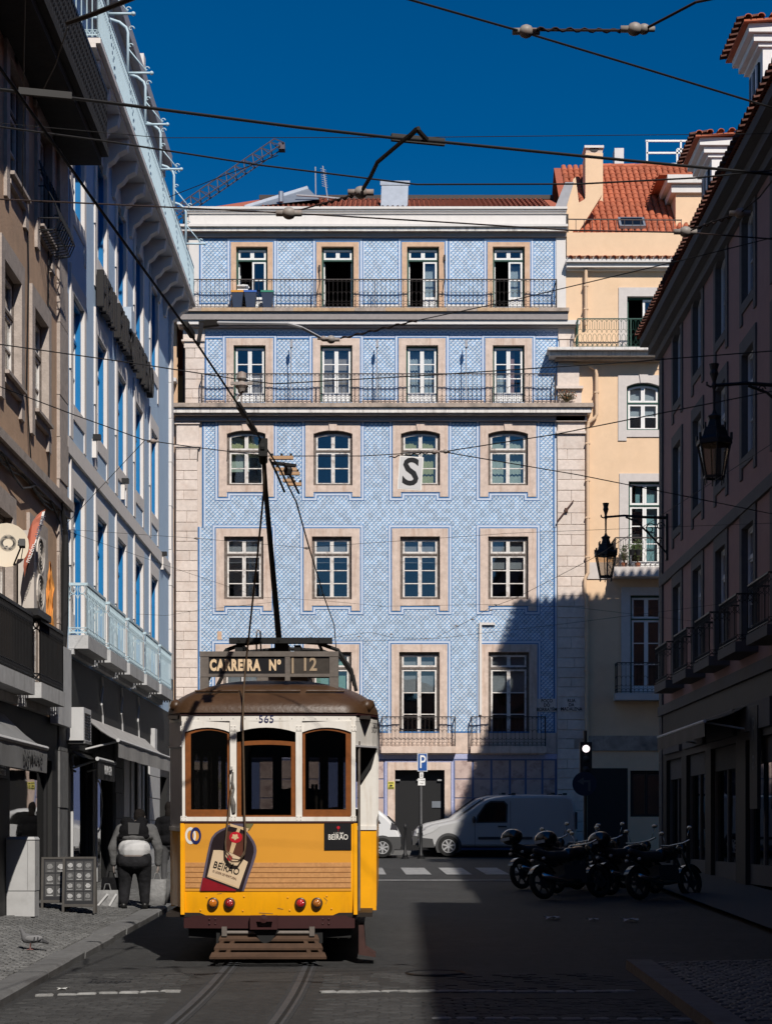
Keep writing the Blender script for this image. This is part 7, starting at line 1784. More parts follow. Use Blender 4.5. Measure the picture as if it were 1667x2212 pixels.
# ---------------------------------------------------------------- motorcycles
m_mblack = mat('gloss_black', (0.012,0.012,0.013), 0.2, 0.1, 9, spec=0.6, coat=0.6)
m_chrome = mat('chrome', (0.42,0.42,0.42), 0.2, 0.05, 9, metal=1.0)
def motorcycle(lab, x, y, rz, box=True):
    M_ = Matrix.Translation((x,y,gz(y))) @ Matrix.Rotation(rz,4,'Z') @ Matrix.Rotation(R(-9),4,'X')
    t = thing('motorcycle', lab, 'motorcycle', (x,y,gz(y)), 'motorcycles parked on the right')
    for wx in (-0.68,0.70):
        mb = MB(M_); mb.tube([(wx+0.255*math.cos(R(a)),0,0.31+0.255*math.sin(R(a))) for a in range(0,360,18)],0.055,8,closed=True); w_ = mb.build('wheel', m_tyre, t, smooth=True)
        mb = MB(M_)
        for k in range(6): a = R(60*k); mb.bar((wx,0,0.31),(wx+0.22*math.cos(a),0,0.31+0.22*math.sin(a)),0.03)
        mb.lathe([(0.12,-0.05),(0.12,-0.06)],(wx,0,0.31),16,axis='y'); mb.build('rim', m_plas, w_)
    mb = MB(M_); mb.tube([(-0.68,0.12,0.31),(-0.2,0.12,0.42),(0.1,0.1,0.5)],0.03,6); mb.tube([(-0.68,-0.12,0.31),(-0.2,-0.12,0.42),(0.1,-0.1,0.5)],0.03,6); mb.box(-0.25,0.28,-0.15,0.15,0.28,0.62); mb.tube([(0.28,0,0.5),(0.42,0,0.85)],0.035,6); mb.build('engine', m_plas, t)
    for s in (-1,1): mb = MB(M_); mb.tube([(0.70,s*0.10,0.31),(0.46,s*0.10,0.92)],0.026,8); mb.build('fork', m_chrome, t)
    mb = MB(M_); capsule(mb,(0.02,0,0.82),(0.32,0,0.86),0.14,0.13); capsule(mb,(0.32,0,0.86),(0.40,0,0.80),0.13,0.06); remesh(mb,'fuel_tank', m_mblack, t, 0.025, 2)
    mb = MB(M_); capsule(mb,(-0.05,0,0.80),(-0.45,0,0.80),0.11,0.10); capsule(mb,(-0.45,0,0.80),(-0.78,0,0.90),0.09,0.06); remesh(mb,'seat', m_plas, t, 0.025, 2)
    mb = MB(M_); capsule(mb,(-0.35,0,0.66),(-0.85,0,0.80),0.08,0.05); remesh(mb,'tail_fairing', m_mblack, t, 0.025, 2)
    mb = MB(M_); mb.tube([(0.44,-0.36,1.05),(0.46,-0.18,1.02),(0.46,0.18,1.02),(0.44,0.36,1.05)],0.018,6); mb.build('handlebar', m_chrome, t)
    for s in (-1,1):
        mb = MB(M_); mb.tube([(0.45,s*0.25,1.04),(0.48,s*0.33,1.24)],0.008,5); ellips(mb,(0.48,s*0.35,1.28),0.02,0.07,0.045,8,6); mb.build('mirror', m_chrome, t, smooth=True)
        mb = MB(M_); ellips(mb,(-0.74,s*0.16,0.74),0.03,0.045,0.03,8,6); mb.build('indicator', m_lens, t, smooth=True)
    mb = MB(M_); ellips(mb,(0.58,0,0.94),0.09,0.11,0.11,12,8); mb.build('headlamp', m_mblack, t, smooth=True)
    mb = MB(M_); mb.tube([(0.1,-0.17,0.32),(-0.3,-0.18,0.30),(-0.85,-0.20,0.42)],[0.03,0.045,0.05],8); mb.build('exhaust', m_chrome, t, smooth=True)
    for wx in (-0.68,0.70): mb = MB(M_); rows = [[(wx+0.335*math.cos(R(a)),w_,0.31+0.335*math.sin(R(a))) for w_ in (-0.06,0.06)] for a in range(30,151,15)]; mb.grid(rows); mb.grid([[ (p[0]*1,p[1],p[2]-0.01) for p in r_][::-1] for r_ in rows]); mb.build('mudguard', m_mblack, t, smooth=True)
    if box:
        mb = MB(M_); ellips(mb,(-0.82,0,1.06),0.21,0.24,0.17,14,10); remesh(mb,'top_box', m_mblack, t, 0.03, 1)
        mb = MB(M_); mb.box(-1.04,-1.02,-0.12,0.12,0.98,1.04); mb.build('reflector', m_lens, t)
motorcycle('black motorcycle with a round top box, nearest the white van', 3.25, 35.8, R(42))
motorcycle('black motorcycle with chrome exhaust, nearest the camera', 3.45, 32.6, R(36), False)
motorcycle('black motorcycle with a top box, second back from the road', 3.75, 34.4, R(48), True)
motorcycle('black motorcycle without a box, in the middle of the row', 4.35, 35.6, R(40), False)
motorcycle('black motorcycle with a top box, deep in the shade near the wall', 4.75, 33.8, R(44), True)
motorcycle('black motorcycle without a box, furthest right in the shade', 5.15, 32.4, R(38), False)
# ---------------------------------------------------------------- signs, bollards, signal
m_pole = mat('grey_pole', (0.16,0.16,0.16), 0.5, 0.1, 9, metal=0.4)
t = thing('parking_sign', 'blue parking sign with white P on a grey pole', 'sign', (U(909)*0.95,53.2,zg(53.2)))
Yp = 53.0; a = P(902,1667,Yp); b = P(923,1628,Yp); pc = P(909.5,1700,Yp)
MPs = frame((0,Yp,0),(1,0,0),(0,0,1),(0,-1,0))
mb = MB(MPs); mb.tube([(pc.x,zg(Yp),-0.03),(pc.x,a.z+0.3,-0.03)],0.03,8); mb.build('pole', m_pole, t)
mb = MB(MPs); mb.box(a.x-0.01,b.x,a.z,b.z,0.0,0.015); s_ = mb.build('plate', mat('pale_rim',(0.6,0.62,0.66),0.5,0.05,9), t)
mb = MB(MPs); mb.box(a.x+0.012,b.x-0.02,a.z+0.02,b.z-0.02,0.015,0.018); mb.build('blue_face', mat('sign_blue',(0.02,0.085,0.30),0.4,0.08,9), s_)
text('letter_P', 'P', 0.56, MPs @ Matrix.Translation(((a.x+b.x)/2,(a.z+b.z)/2,0.02)), m_wsash, s_, bold=0.002, sx=0.72)
q0, q1 = P(906,1681,Yp), P(914,1669,Yp); mb = MB(MPs); mb.box(q0.x,q1.x,q0.z,q1.z,0,0.012); s2 = mb.build('sub_plate', m_wsash, t)
mb = MB(MPs); mb.tube([((q0.x+q1.x)/2+0.03*math.cos(R(k)),(q0.z+q1.z)/2-0.02+0.03*math.sin(R(k)),0.014) for k in range(0,360,30)],0.006,4,closed=True); mb.box((q0.x+q1.x)/2-0.008,(q0.x+q1.x)/2+0.008,(q0.z+q1.z)/2,(q0.z+q1.z)/2+0.06,0.012,0.016); mb.build('wheelchair_symbol', m_black, s2)
q0, q1 = P(902.5,1697,Yp), P(918,1682,Yp); mb = MB(MPs); mb.box(q0.x,q1.x,q0.z,q1.z,0,0.012); s2 = mb.build('sub_plate', m_wsash, t)
text('lettering', 'nº 49-08', 0.065, MPs @ Matrix.Translation(((q0.x+q1.x)/2,(q0.z+q1.z)/2+0.04,0.013)), m_black, s2, sx=0.75); text('lettering', '1 lugar', 0.06, MPs @ Matrix.Translation(((q0.x+q1.x)/2,(q0.z+q1.z)/2-0.04,0.013)), m_black, s2, sx=0.8)
for (x,lab) in ((875,'black bollard left of the parking sign'),(909,'black bollard in front of the delivery van nose')):
    Yb = 50.4; c = P(x,1853,Yb); t = thing('bollard', lab, 'bollard', (c.x,Yb,zg(Yb)), 'bollards by the tiled building')
    mb = MB(); mb.lathe([(0.075,0),(0.075,0.12),(0.045,0.16),(0.042,0.85),(0.055,0.88),(0.05,0.96),(0.02,1.0)],(c.x,Yb,zg(Yb)),12); mb.build('post', m_blackiron, t, smooth=True)
    mb = MB(); mb.lathe([(0.11,0),(0.11,0.05)],(c.x,Yb,zg(Yb)-0.01),12); mb.build('foot', m_blackiron, t)
t = thing('traffic_signal', 'dark traffic signal with its top lamp glowing on the right', 'traffic light', (P(1266,1700,47.8).x,47.8,zg(47.8)))
Yt_ = 47.8; c = P(1265,1618,Yt_)
mb = MB(); mb.tube([(c.x,Yt_+0.12,zg(Yt_)),(c.x,Yt_+0.12,c.z+0.5)],0.05,8); mb.build('pole', m_blackiron, t)
mb = MB(); mb.box(c.x-0.16,c.x+0.16,Yt_-0.05,Yt_+0.1,c.z-0.75,c.z+0.18); hd = mb.build('signal_head', m_blackiron, t)
for k in range(3):
    mb = MB(); mb.lathe([(0.10,-0.052),(0.10,-0.06),(0.001,-0.085)],(c.x,Yt_,c.z-0.28*k),16,axis='y'); mb.build('lens', emit('lit_signal_lens',(1.0,0.86,0.86),1.6) if k == 0 else m_plas, hd, smooth=True)
    mb = MB(); mb.tube([(c.x+0.12*math.cos(R(a)),Yt_-0.05,c.z-0.28*k+0.12*math.sin(R(a))) for a in range(0,181,20)],0.012,4); mb.build('hood', m_blackiron, hd)
c2 = P(1261,1694,Yt_); mb = MB(); mb.lathe([(0.33,-0.10),(0.33,-0.115)],(c2.x,Yt_,c2.z),24,axis='y'); rs = mb.build('turn_sign', mat('dark_blue_sign',(0.012,0.02,0.05),0.5,0.1,9), t)
mb = MB(frame((c2.x,Yt_-0.117,c2.z),(1,0,0),(0,0,1),(0,-1,0))); mb.prism([(0.10,-0.2),(0.16,-0.2),(0.16,0.10),(-0.02,0.10),(-0.02,0.18),(-0.2,0.07),(-0.02,-0.04),(-0.02,0.04),(0.10,0.04)],0,0.004); mb.build('arrow', mat('dim_white',(0.10,0.10,0.11),0.5,0.1,9), rs)
# ---------------------------------------------------------------- pavement furniture
m_cab = mat('pale_grey_cabinet', (0.42,0.42,0.42), 0.55, 0.08, 5, stain=0.25, stain_s=3)
cx_, cy_ = -5.22, 25.3; cz_ = sidez(cx_,cy_)-0.01
t = thing('utility_cabinet', 'pale grey utility cabinet standing on the left pavement', 'cabinet', (cx_,cy_,cz_))
mb = MB(); mb.box(cx_-0.20,cx_+0.20,cy_-0.16,cy_+0.16,cz_,cz_+0.36); mb.build('base', m_cab, t)
mb = MB(); mb.box(cx_-0.205,cx_+0.205,cy_-0.165,cy_+0.165,cz_+0.37,cz_+1.10); bd = mb.build('door_body', m_cab, t)
mb = MB(); mb.add([(cx_-0.21,cy_-0.18,cz_+1.10),(cx_+0.21,cy_-0.18,cz_+1.10),(cx_+0.21,cy_+0.18,cz_+1.10),(cx_-0.21,cy_+0.18,cz_+1.10),(cx_-0.19,cy_-0.15,cz_+1.14),(cx_+0.19,cy_-0.15,cz_+1.14),(cx_+0.19,cy_+0.15,cz_+1.14),(cx_-0.19,cy_+0.15,cz_+1.14)],[(3,2,1,0),(4,5,6,7),(0,1,5,4),(1,2,6,5),(2,3,7,6),(3,0,4,7)]); mb.build('lid', m_cab, t)
mb = MB(); mb.box(cx_+0.206,cx_+0.212,cy_-0.05,cy_-0.03,cz_+0.6,cz_+0.72); mb.box(cx_+0.10,cx_+0.104,cy_-0.169,cy_-0.164,cz_+0.38,cz_+1.09); mb.build('seam', m_pole, bd)
def menu_board(lab, x, y, w, h, cols_n, rows_n, rz, tilt=0.16):
    z = sidez(x,y)-0.005; t = thing('menu_board', lab, 'menu board', (x,y,z), 'menu boards on the left pavement')
    M_ = Matrix.Translation((x,y,z)) @ Matrix.Rotation(rz,4,'Z'); m_fr = mat('dark_wood_board',(0.055,0.05,0.045),0.7,0.2,12)
    for s in (-1,1):
        Mf = M_ @ frame((0,s*0.01,h),(1,0,0),(0,0,1),(0,-1,0)) @ Matrix.Rotation(-tilt*1.0 if s < 0 else tilt,4,'X') @ Matrix.Translation((0,-h*1.01,0))
        mb = MB(Mf); mb.ring(rect(-w/2,w/2,0.10,h),rect(-w/2+0.035,w/2-0.035,0.14,h-0.03),-0.015,0.015)
        for u in (-w/2+0.018,w/2-0.018): mb.box(u-0.018,u+0.018,0.0,0.10,-0.015,0.015)
        fr_ = mb.build('frame', m_fr, t)
        mb = MB(Mf); mb.box(-w/2+0.035,w/2-0.035,0.14,h-0.03,-0.006,0.006); mb.build('board_face', m_black, fr_)
        if s > 0: continue
        cw = (w-0.10)/cols_n; rh_ = (h-0.24)/rows_n
        for i in range(cols_n):
            for j in range(rows_n):
                u = -w/2+0.05+cw*(i+0.5); v = 0.18+rh_*(j+0.5)
                mb = MB(Mf); mb.box(u-cw*0.44,u+cw*0.44,v-rh_*0.44,v+rh_*0.44,0.006,0.008); mb.build('menu_card', m_plas, t)
                mb = MB(Mf); rng = random.Random(i*7+j)
                mb.prism([(u+cw*0.30*math.cos(R(a))*(0.8+0.3*rng.random()),v+rh_*0.06+rh_*0.24*math.sin(R(a))*(0.8+0.3*rng.random())) for a in range(0,360,30)],0.008,0.0095)
                mb.box(u-cw*0.3,u+cw*0.3,v-rh_*0.36,v-rh_*0.29,0.008,0.0095); mb.build('dish_picture', mat('food_print_%d'%((i+j)%3),(0.32-0.08*((i+j)%3),)*3,0.4,0.6,40), t)
menu_board('menu board with twelve food pictures, beside the stooping man', -4.63, 26.6, 0.50, 0.86, 3, 4, R(4))
menu_board('dark menu board half hidden behind the utility cabinet', -5.05, 26.9, 0.42, 0.80, 2, 3, R(6))
# ---------------------------------------------------------------- people
m_jack = mat('grey_jacket', (0.10,0.10,0.10), 0.9, 0.3, 9, 0.9, 14, spec=0.1); m_shirt = mat('white_shirt', (0.50,0.50,0.50), 0.9, 0.05, 9); m_trou = mat('dark_trousers', (0.018,0.018,0.020), 0.95, 0.4, 8, 1.0, 12, spec=0.08)
m_skin = mat('greyed_skin', (0.20,0.17,0.155), 0.6, 0.1, 9); m_shoe = mat('black_shoes', (0.012,0.012,0.012), 0.4, 0.1, 9); m_pack = mat('black_backpack', (0.008,0.008,0.009), 0.9, 0.3, 12, 0.6, 20, spec=0.08); m_bag = mat('pale_grey_bag', (0.19,0.19,0.19), 0.6, 0.25, 9, 0.8, 14); m_hair = mat('dark_hair', (0.012,0.010,0.009), 0.85, 0.3, 30, 0.6, 60, spec=0.1)
def hand(mb, c, s, down=Vector((0,0,-1)), grip=True):
    c = Vector(c); ellips(mb, c+down*0.04, 0.022,0.042,0.05, 8, 6)
    for i in range(4):
        o = Vector((0,-0.033+0.022*i,0)); L = (0.035,0.042,0.038,0.03)[i]
        a = c+o+down*0.08; b = a+down*L+Vector((-s*0.012,0,0)); d_ = b+Vector((-s*0.03,0,0.012)); capsule(mb,a,b,0.010,0.009,6); capsule(mb,b,d_,0.009,0.008,6)
    capsule(mb, c+Vector((-s*0.005,-0.035,-0.03)), c+Vector((-s*0.03,-0.045,-0.075)), 0.011, 0.009, 6)
def man():
    px, py = -4.05, 28.3; pz = sidez(px,py)
    M_ = Matrix.Translation((px,py,pz)); t = thing('person', 'stout person in grey jacket and backpack, stooping with shopping bags', 'person', (px,py,pz))
    # he walks away from the camera, bent forward
    hipL, hipR = (-0.14,0.0,0.80), (0.14,0.0,0.80); chest = (0,0.20,1.20); neck = (0.02,0.34,1.38); head = (0.03,0.40,1.48)
    mb = MB(M_)
    for s in (-1,1):
        kx = s*0.15; fy = 0.10 if s > 0 else -0.04
        capsule(mb,(s*0.14,0.0,0.80),(kx,0.05+fy*0.5,0.45),0.12,0.085); capsule(mb,(kx,0.05+fy*0.5,0.45),(s*0.16,fy,0.10),0.08,0.055); capsule(mb,(s*0.16,fy,0.05),(s*0.18,fy+0.14,0.035),0.042,0.035)
    ellips(mb,(0,0.0,0.86),0.24,0.19,0.17); ellips(mb,(0,0.10,1.05),0.23,0.18,0.2); ellips(mb,(0,0.24,1.22),0.23,0.16,0.16); capsule(mb,chest,neck,0.13,0.075); capsule(mb,neck,head,0.065,0.08)
    ellips(mb,(0.03,0.42,1.49),0.082,0.10,0.12); ellips(mb,(0.03,0.525,1.46),0.016,0.025,0.02)
    for s in (-1,1):
        ellips(mb,(0.03+s*0.085,0.41,1.48),0.015,0.025,0.035,8,6)
        sh = (s*0.25,0.25,1.27); el = (s*0.37,0.17,0.97); wr_ = (s*0.36,0.20,0.70)
        capsule(mb,sh,el,0.075,0.055); capsule(mb,el,wr_,0.052,0.034)
    for s in (-1,1): hand(mb,(s*0.36,0.20,0.68),s)
    remesh(mb,'body', m_skin, t, 0.014, 2)
    mb = MB(M_)
    for s in (-1,1):
        kx = s*0.15; fy = 0.10 if s > 0 else -0.04
        capsule(mb,(s*0.135,0.0,0.80),(kx,0.05+fy*0.5,0.45),0.155,0.115); capsule(mb,(kx,0.05+fy*0.5,0.45),(s*0.16,fy,0.12),0.11,0.082)
    ellips(mb,(0,-0.01,0.75),0.285,0.225,0.16); remesh(mb,'trousers', m_trou, t, 0.02, 2)
    mb = MB(M_); ellips(mb,(0,0.01,0.95),0.272,0.215,0.22); remesh(mb,'shirt', m_shirt, t, 0.02, 2)
    mb = MB(M_); ellips(mb,(0,0.08,1.15),0.295,0.235,0.12); ellips(mb,(0,0.24,1.25),0.28,0.20,0.17)
    for s in (-1,1):
        capsule(mb,(s*0.24,0.25,1.27),(s*0.375,0.17,0.97),0.105,0.08); capsule(mb,(s*0.375,0.17,0.97),(s*0.36,0.20,0.76),0.078,0.06)
        capsule(mb,(s*0.36,0.20,0.78),(s*0.36,0.20,0.73),0.065,0.06)
    remesh(mb,'jacket', m_jack, t, 0.02, 2)
    mb = MB(M_)
    for s in (-1,1): fy = 0.10 if s > 0 else -0.04; capsule(mb,(s*0.16,fy-0.03,0.055),(s*0.185,fy+0.16,0.04),0.058,0.045)
    remesh(mb,'shoes', m_shoe, t, 0.014, 2)
    mb = MB(M_); ellips(mb,(0.03,0.40,1.52),0.094,0.11,0.105); ellips(mb,(0.03,0.36,1.47),0.085,0.08,0.10); remesh(mb,'hair', m_hair, t, 0.014, 1)
    bp = thing('backpack', 'black backpack with a grey pocket on the stooping person', 'backpack', (px,py-0.05,pz+1.1))
    mb = MB(M_); ellips(mb,(0,-0.02,1.25),0.25,0.13,0.17); ellips(mb,(-0.12,0.05,1.40),0.11,0.10,0.09); ellips(mb,(0.12,0.05,1.40),0.10,0.10,0.085); ellips(mb,(0,-0.02,1.16),0.27,0.12,0.08); remesh(mb,'pack_body', m_pack, bp, 0.022, 2)
    mb = MB(M_); mb.add([(-0.07,-0.155,1.20),(0.09,-0.155,1.20),(0.11,-0.135,1.38),(-0.08,-0.135,1.39),(-0.07,-0.10,1.20),(0.09,-0.10,1.20),(0.11,-0.08,1.38),(-0.08,-0.08,1.39)],[(0,1,2,3),(7,6,5,4),(0,4,5,1),(1,5,6,2),(2,6,7,3),(3,7,4,0)]); mb.build('pocket', m_plas, bp)
    def bag(lab, x0, x1, z0, z1, yc, m, pattern=False, pts=None):
        b_ = thing('shopping_bag', lab, 'bag', (px+(x0+x1)/2,py+yc,pz+z0), 'bags carried by the stooping person')
        mb = MB(M_); w = x1-x0; rows = []
        for (f,sx,sy) in ((0,0.90,0.08),(0.03,1.0,0.09),(0.40,1.0,0.085),(0.80,0.97,0.06),(0.97,0.93,0.03),(1.0,0.92,0.028)):
            z = z0+(z1-z0)*f; c = (x0+x1)/2+0.06*(f-0.5)*w; rows.append([(c+w/2*sx*math.copysign(abs(math.cos(R(a)))**0.45,math.cos(R(a)))*(1+0.05*math.sin(a*0.13+f*9)), yc+sy*math.copysign(abs(math.sin(R(a)))**0.6,math.sin(R(a)))*(1+0.18*math.sin(a*0.2+f*7)), z) for a in range(0,360,24)])
        mb.grid(rows, closed=True); n = 15; mb.add(rows[0],[tuple(range(n-1,-1,-1))]); mb.add(rows[-1],[tuple(range(n))]); mb.build('bag_body', m, b_, auto=50)
        mb = MB(M_); c = (x0+x1)/2; 
        for oy in (-0.025,0.025): mb.tube([(c-0.06,yc+oy,z1-0.02),(c-0.03,yc+oy*0.5,z1+0.10),(c+0.03,yc+oy*0.5,z1+0.10),(c+0.06,yc+oy,z1-0.02)],0.007,5)
        mb.build('handle', m, b_)
        if pattern:
            mb = MB(M_)
            for (a,b) in ((0.15,0.55),(0.62,0.9)): mb.bar((x0+w*a,yc-0.105,z0+0.03),(x0+w*b,yc-0.098,z0+0.22),0.03,0.006,up=(0,1,0))
            mb.build('pattern', m_shirt, b_)
    bag('pale plastic bag in the right hand, nearer', 0.20,0.50,0.05,0.47,0.17,m_bag)
    bag('grey plastic bag hanging behind the pale one, right hand', 0.40,0.66,0.08,0.48,0.32,m_jack)
    bag('patterned shopping bag on the ground at the left foot', -0.64,-0.24,0.02,0.30,0.06,m_bag,True)
    bag('black carry bag in the left hand', -0.56,-0.24,0.24,0.50,0.20,m_pack)
man()
def woman():
    px, py = -4.22, 34.2; pz = sidez(px,py); M_ = Matrix.Translation((px,py,pz))
    t = thing('person', 'person in black coat and grey leggings walking away behind the tram', 'person', (px,py,pz))
    mb = MB(M_)
    for s in (-1,1):
        fy = -0.12 if s < 0 else 0.18
        capsule(mb,(s*0.09,0,0.80),(s*0.09,0.04+fy*0.4,0.45),0.10,0.07); capsule(mb,(s*0.09,0.04+fy*0.4,0.45),(s*0.08,fy,0.09),0.068,0.042); capsule(mb,(s*0.08,fy,0.04),(s*0.09,fy+0.12,0.03),0.036,0.03)
    ellips(mb,(0,0,0.88),0.17,0.14,0.15); ellips(mb,(0,0.02,1.08),0.15,0.12,0.2); ellips(mb,(0,0.04,1.25),0.18,0.12,0.12); capsule(mb,(0,0.04,1.3),(0,0.06,1.44),0.05,0.05); ellips(mb,(0,0.08,1.53),0.075,0.09,0.11)
    for s in (-1,1):
        capsule(mb,(s*0.19,0.04,1.28),(s*0.24,-0.02,1.02),0.055,0.045); capsule(mb,(s*0.24,-0.02,1.02),(s*0.22,0.08,0.80),0.042,0.03); hand(mb,(s*0.22,0.08,0.79),s)
    remesh(mb,'body', mat('grey_leggings',(0.055,0.055,0.057),0.85,0.15,10), t, 0.014, 2)
    mb = MB(M_); ellips(mb,(0,0.0,0.90),0.22,0.18,0.13); ellips(mb,(0,0.02,1.10),0.21,0.16,0.22); ellips(mb,(0,0.03,1.27),0.22,0.15,0.13)
    for s in (-1,1): capsule(mb,(s*0.19,0.04,1.28),(s*0.25,-0.02,1.02),0.08,0.066); capsule(mb,(s*0.25,-0.02,1.02),(s*0.225,0.08,0.82),0.064,0.05)
    remesh(mb,'coat', m_pack, t, 0.02, 2)
    mb = MB(M_); ellips(mb,(0,0.06,1.54),0.092,0.105,0.125); ellips(mb,(0,-0.02,1.42),0.075,0.05,0.12); remesh(mb,'hair', m_hair, t, 0.016, 2)
    mb = MB(M_)
    for s in (-1,1): fy = -0.12 if s < 0 else 0.18; capsule(mb,(s*0.08,fy-0.04,0.045),(s*0.09,fy+0.14,0.04),0.048,0.04)
    remesh(mb,'shoes', mat('grey_green_trainers',(0.28,0.32,0.28),0.6,0.2,20), t, 0.014, 1)
woman()
def driver():
    px, py, pz = XT+0.30, YT+0.95, 0.62; M_ = Matrix.Translation((px,py,pz))
    t = thing('person', 'dark silhouette of the driver standing inside the tram', 'person', (px,py,pz))
    mb = MB(M_)
    for s in (-1,1): capsule(mb,(s*0.10,0,0.85),(s*0.11,0,0.48),0.10,0.07); capsule(mb,(s*0.11,0,0.48),(s*0.11,0.02,0.09),0.065,0.045); capsule(mb,(s*0.11,0.02,0.05),(s*0.12,-0.14,0.04),0.045,0.035)
    ellips(mb,(0,0,0.95),0.18,0.13,0.15); ellips(mb,(0,0,1.18),0.19,0.13,0.22); ellips(mb,(0,0,1.38),0.21,0.12,0.10); capsule(mb,(0,0,1.40),(0,-0.02,1.54),0.055,0.055); ellips(mb,(0,-0.02,1.64),0.078,0.095,0.115); ellips(mb,(0,-0.12,1.62),0.015,0.02,0.02)
    for s in (-1,1): ellips(mb,(s*0.08,-0.01,1.63),0.014,0.022,0.032,8,6); capsule(mb,(s*0.21,0,1.38),(s*0.27,-0.08,1.12),0.06,0.048); capsule(mb,(s*0.27,-0.08,1.12),(s*0.20,-0.34,1.10),0.045,0.034); hand(mb,(s*0.20,-0.36,1.10),s,Vector((0,-1,0)))
    remesh(mb,'body', m_skin, t, 0.014, 2)
    mb = MB(M_); ellips(mb,(0,0,0.98),0.20,0.15,0.16); ellips(mb,(0,0,1.18),0.21,0.15,0.23); ellips(mb,(0,0,1.37),0.23,0.14,0.11)
    for s in (-1,1): capsule(mb,(s*0.21,0,1.38),(s*0.27,-0.08,1.12),0.075,0.06); capsule(mb,(s*0.27,-0.08,1.12),(s*0.21,-0.30,1.10),0.058,0.045)
    remesh(mb,'uniform', m_pack, t, 0.02, 2)
    mb = MB(M_)
    for s in (-1,1): capsule(mb,(s*0.10,0,0.86),(s*0.11,0,0.48),0.12,0.085); capsule(mb,(s*0.11,0,0.48),(s*0.11,0.02,0.12),0.08,0.065)
    remesh(mb,'trousers', m_trou, t, 0.02, 2)
    mb = MB(M_); ellips(mb,(0,0.0,1.70),0.088,0.10,0.075); remesh(mb,'hair', m_hair, t, 0.014, 1)
driver()
# pigeon
def pigeon():
    px, py = -4.24, 21.0; pz = sidez(px,py)+0.004; M_ = Matrix.Translation((px,py,pz)) @ Matrix.Rotation(math.pi,4,'Z') @ Matrix.Scale(1.2,4)
    t = thing('pigeon', 'grey pigeon standing on the left pavement', 'bird', (px,py,pz))
    m_pg = mat('pigeon_grey',(0.12,0.12,0.125),0.8,0.2,30); m_pd = mat('pigeon_dark',(0.03,0.03,0.033),0.7,0.2,30)
    mb = MB(M_); ellips(mb,(0,0,0.105),0.085,0.045,0.045); ellips(mb,(0.04,0,0.115),0.055,0.045,0.05); capsule(mb,(0.06,0,0.13),(0.085,0,0.185),0.034,0.020); ellips(mb,(0.09,0,0.195),0.022,0.018,0.019); capsule(mb,(-0.06,0,0.10),(-0.15,0,0.075),0.03,0.014)
    capsule(mb,(0.11,0,0.192),(0.125,0,0.186),0.006,0.003,6); remesh(mb,'body', m_pg, t, 0.006, 2)
    for s in (-1,1):
        mb = MB(M_); ellips(mb,(-0.03,s*0.04,0.115),0.085,0.010,0.030); mb.build('wing', mat('pigeon_wing',(0.19,0.19,0.195),0.8,0.2,30), t, smooth=True)
        mb = MB(M_)
        for k in range(2): mb.obox((-0.045-0.035*k,s*0.051,0.108),(0.006,0,0.004),(0,0.002,0),(-0.004,0,0.022))
        mb.build('wing_bar', m_pd, t)
        mb = MB(M_); mb.tube([(0.0,s*0.02,0.07),(0.005,s*0.02,0.004)],0.004,5)
        for a in (-25,0,25,180): mb.tube([(0.005,s*0.02,0.004),(0.005+0.03*math.cos(R(a)),s*0.02+0.03*math.sin(R(a)),0.002)],0.003,4)
        mb.build('leg', mat('pigeon_leg',(0.2,0.1,0.09),0.7,0.1,9), t)
    mb = MB(M_); capsule(mb,(-0.10,0,0.09),(-0.17,0,0.068),0.022,0.012); mb.build('tail', m_pd, t, smooth=True)
pigeon()
# ---------------------------------------------------------------- overhead wires
m_wire = mat('dark_cable', (0.012,0.011,0.011), 0.6, 0.2, 20); m_wire2 = mat('rusty_cable', (0.030,0.018,0.016), 0.7, 0.2, 20); m_ins = mat('grey_ceramic', (0.30,0.27,0.25), 0.5, 0.2, 20, stain=0.5, stain_c=(0.30,0.12,0.07), stain_s=15)
def Q(x, y, z): return P(x, y, (z-CZ)*F/(HY-y))
def lerp(a, b, t): return a+(b-a)*t
def spans(pts, z):
    """points of a span at about height z; the ends may lie outside the frame"""
    return [Q(p[0],p[1],p[2] if len(p) > 2 else z) for p in pts]
def wire(lab, pts, z=6.5, r=0.008, m=None, ins=(), twist=(), name='overhead_wire'):
    q = spans(pts, z); t = thing(name, lab, 'wire', tuple(q[0]), 'overhead wires')
    fine = []
    for i in range(len(q)-1):
        for k in range(4): fine.append(lerp(q[i],q[i+1],k/4))
    fine.append(q[-1])
    mb = MB(); mb.tube(fine, r*0.78, 5); mb.build('cable', m or m_wire, t)
    for (x,y,s_) in ins:
        c = Q(x,y,z); mb = MB(); ellips(mb,c,0.05*s_,0.05*s_,0.042*s_,10,8); mb.tube([c-Vector((0.09*s_,0,0)),c+Vector((0.09*s_,0,0))],0.022*s_,6); mb.build('insulator', m_ins, t, smooth=True)
    for (xa,ya,xb,yb_) in twist:
        a, b = Q(xa,ya,z), Q(xb,yb_,z); mb = MB(); mb.tube([lerp(a,b,k/30)+Vector((0,0,0.012*math.sin(k*1.2))) for k in range(31)],0.008,4); mb.build('binding', m_wire2, t)
    return t
wire('sloping cable across the top right of the sky', [(820,-20),(1115,64),(1400,150),(1667,232),(1760,262)], 6.8, 0.010, ins=((1136,67,1.0),))
wire('twisted cable and bent rod at the very top right', [(1150,64),(1345,65),(1392,62),(1502,4),(1600,-16)], 6.8, 0.012, m=m_wire2, ins=((1370,62,1.0),(1390,62,0.8)), twist=((1160,62,1340,66),))
t = wire('thick black cable spanning the whole street below the sky', [(-60,186),(60,200),(240,222),(640,274),(845,297),(960,307),(1250,336),(1667,376),(1760,386)], 6.5, 0.015)
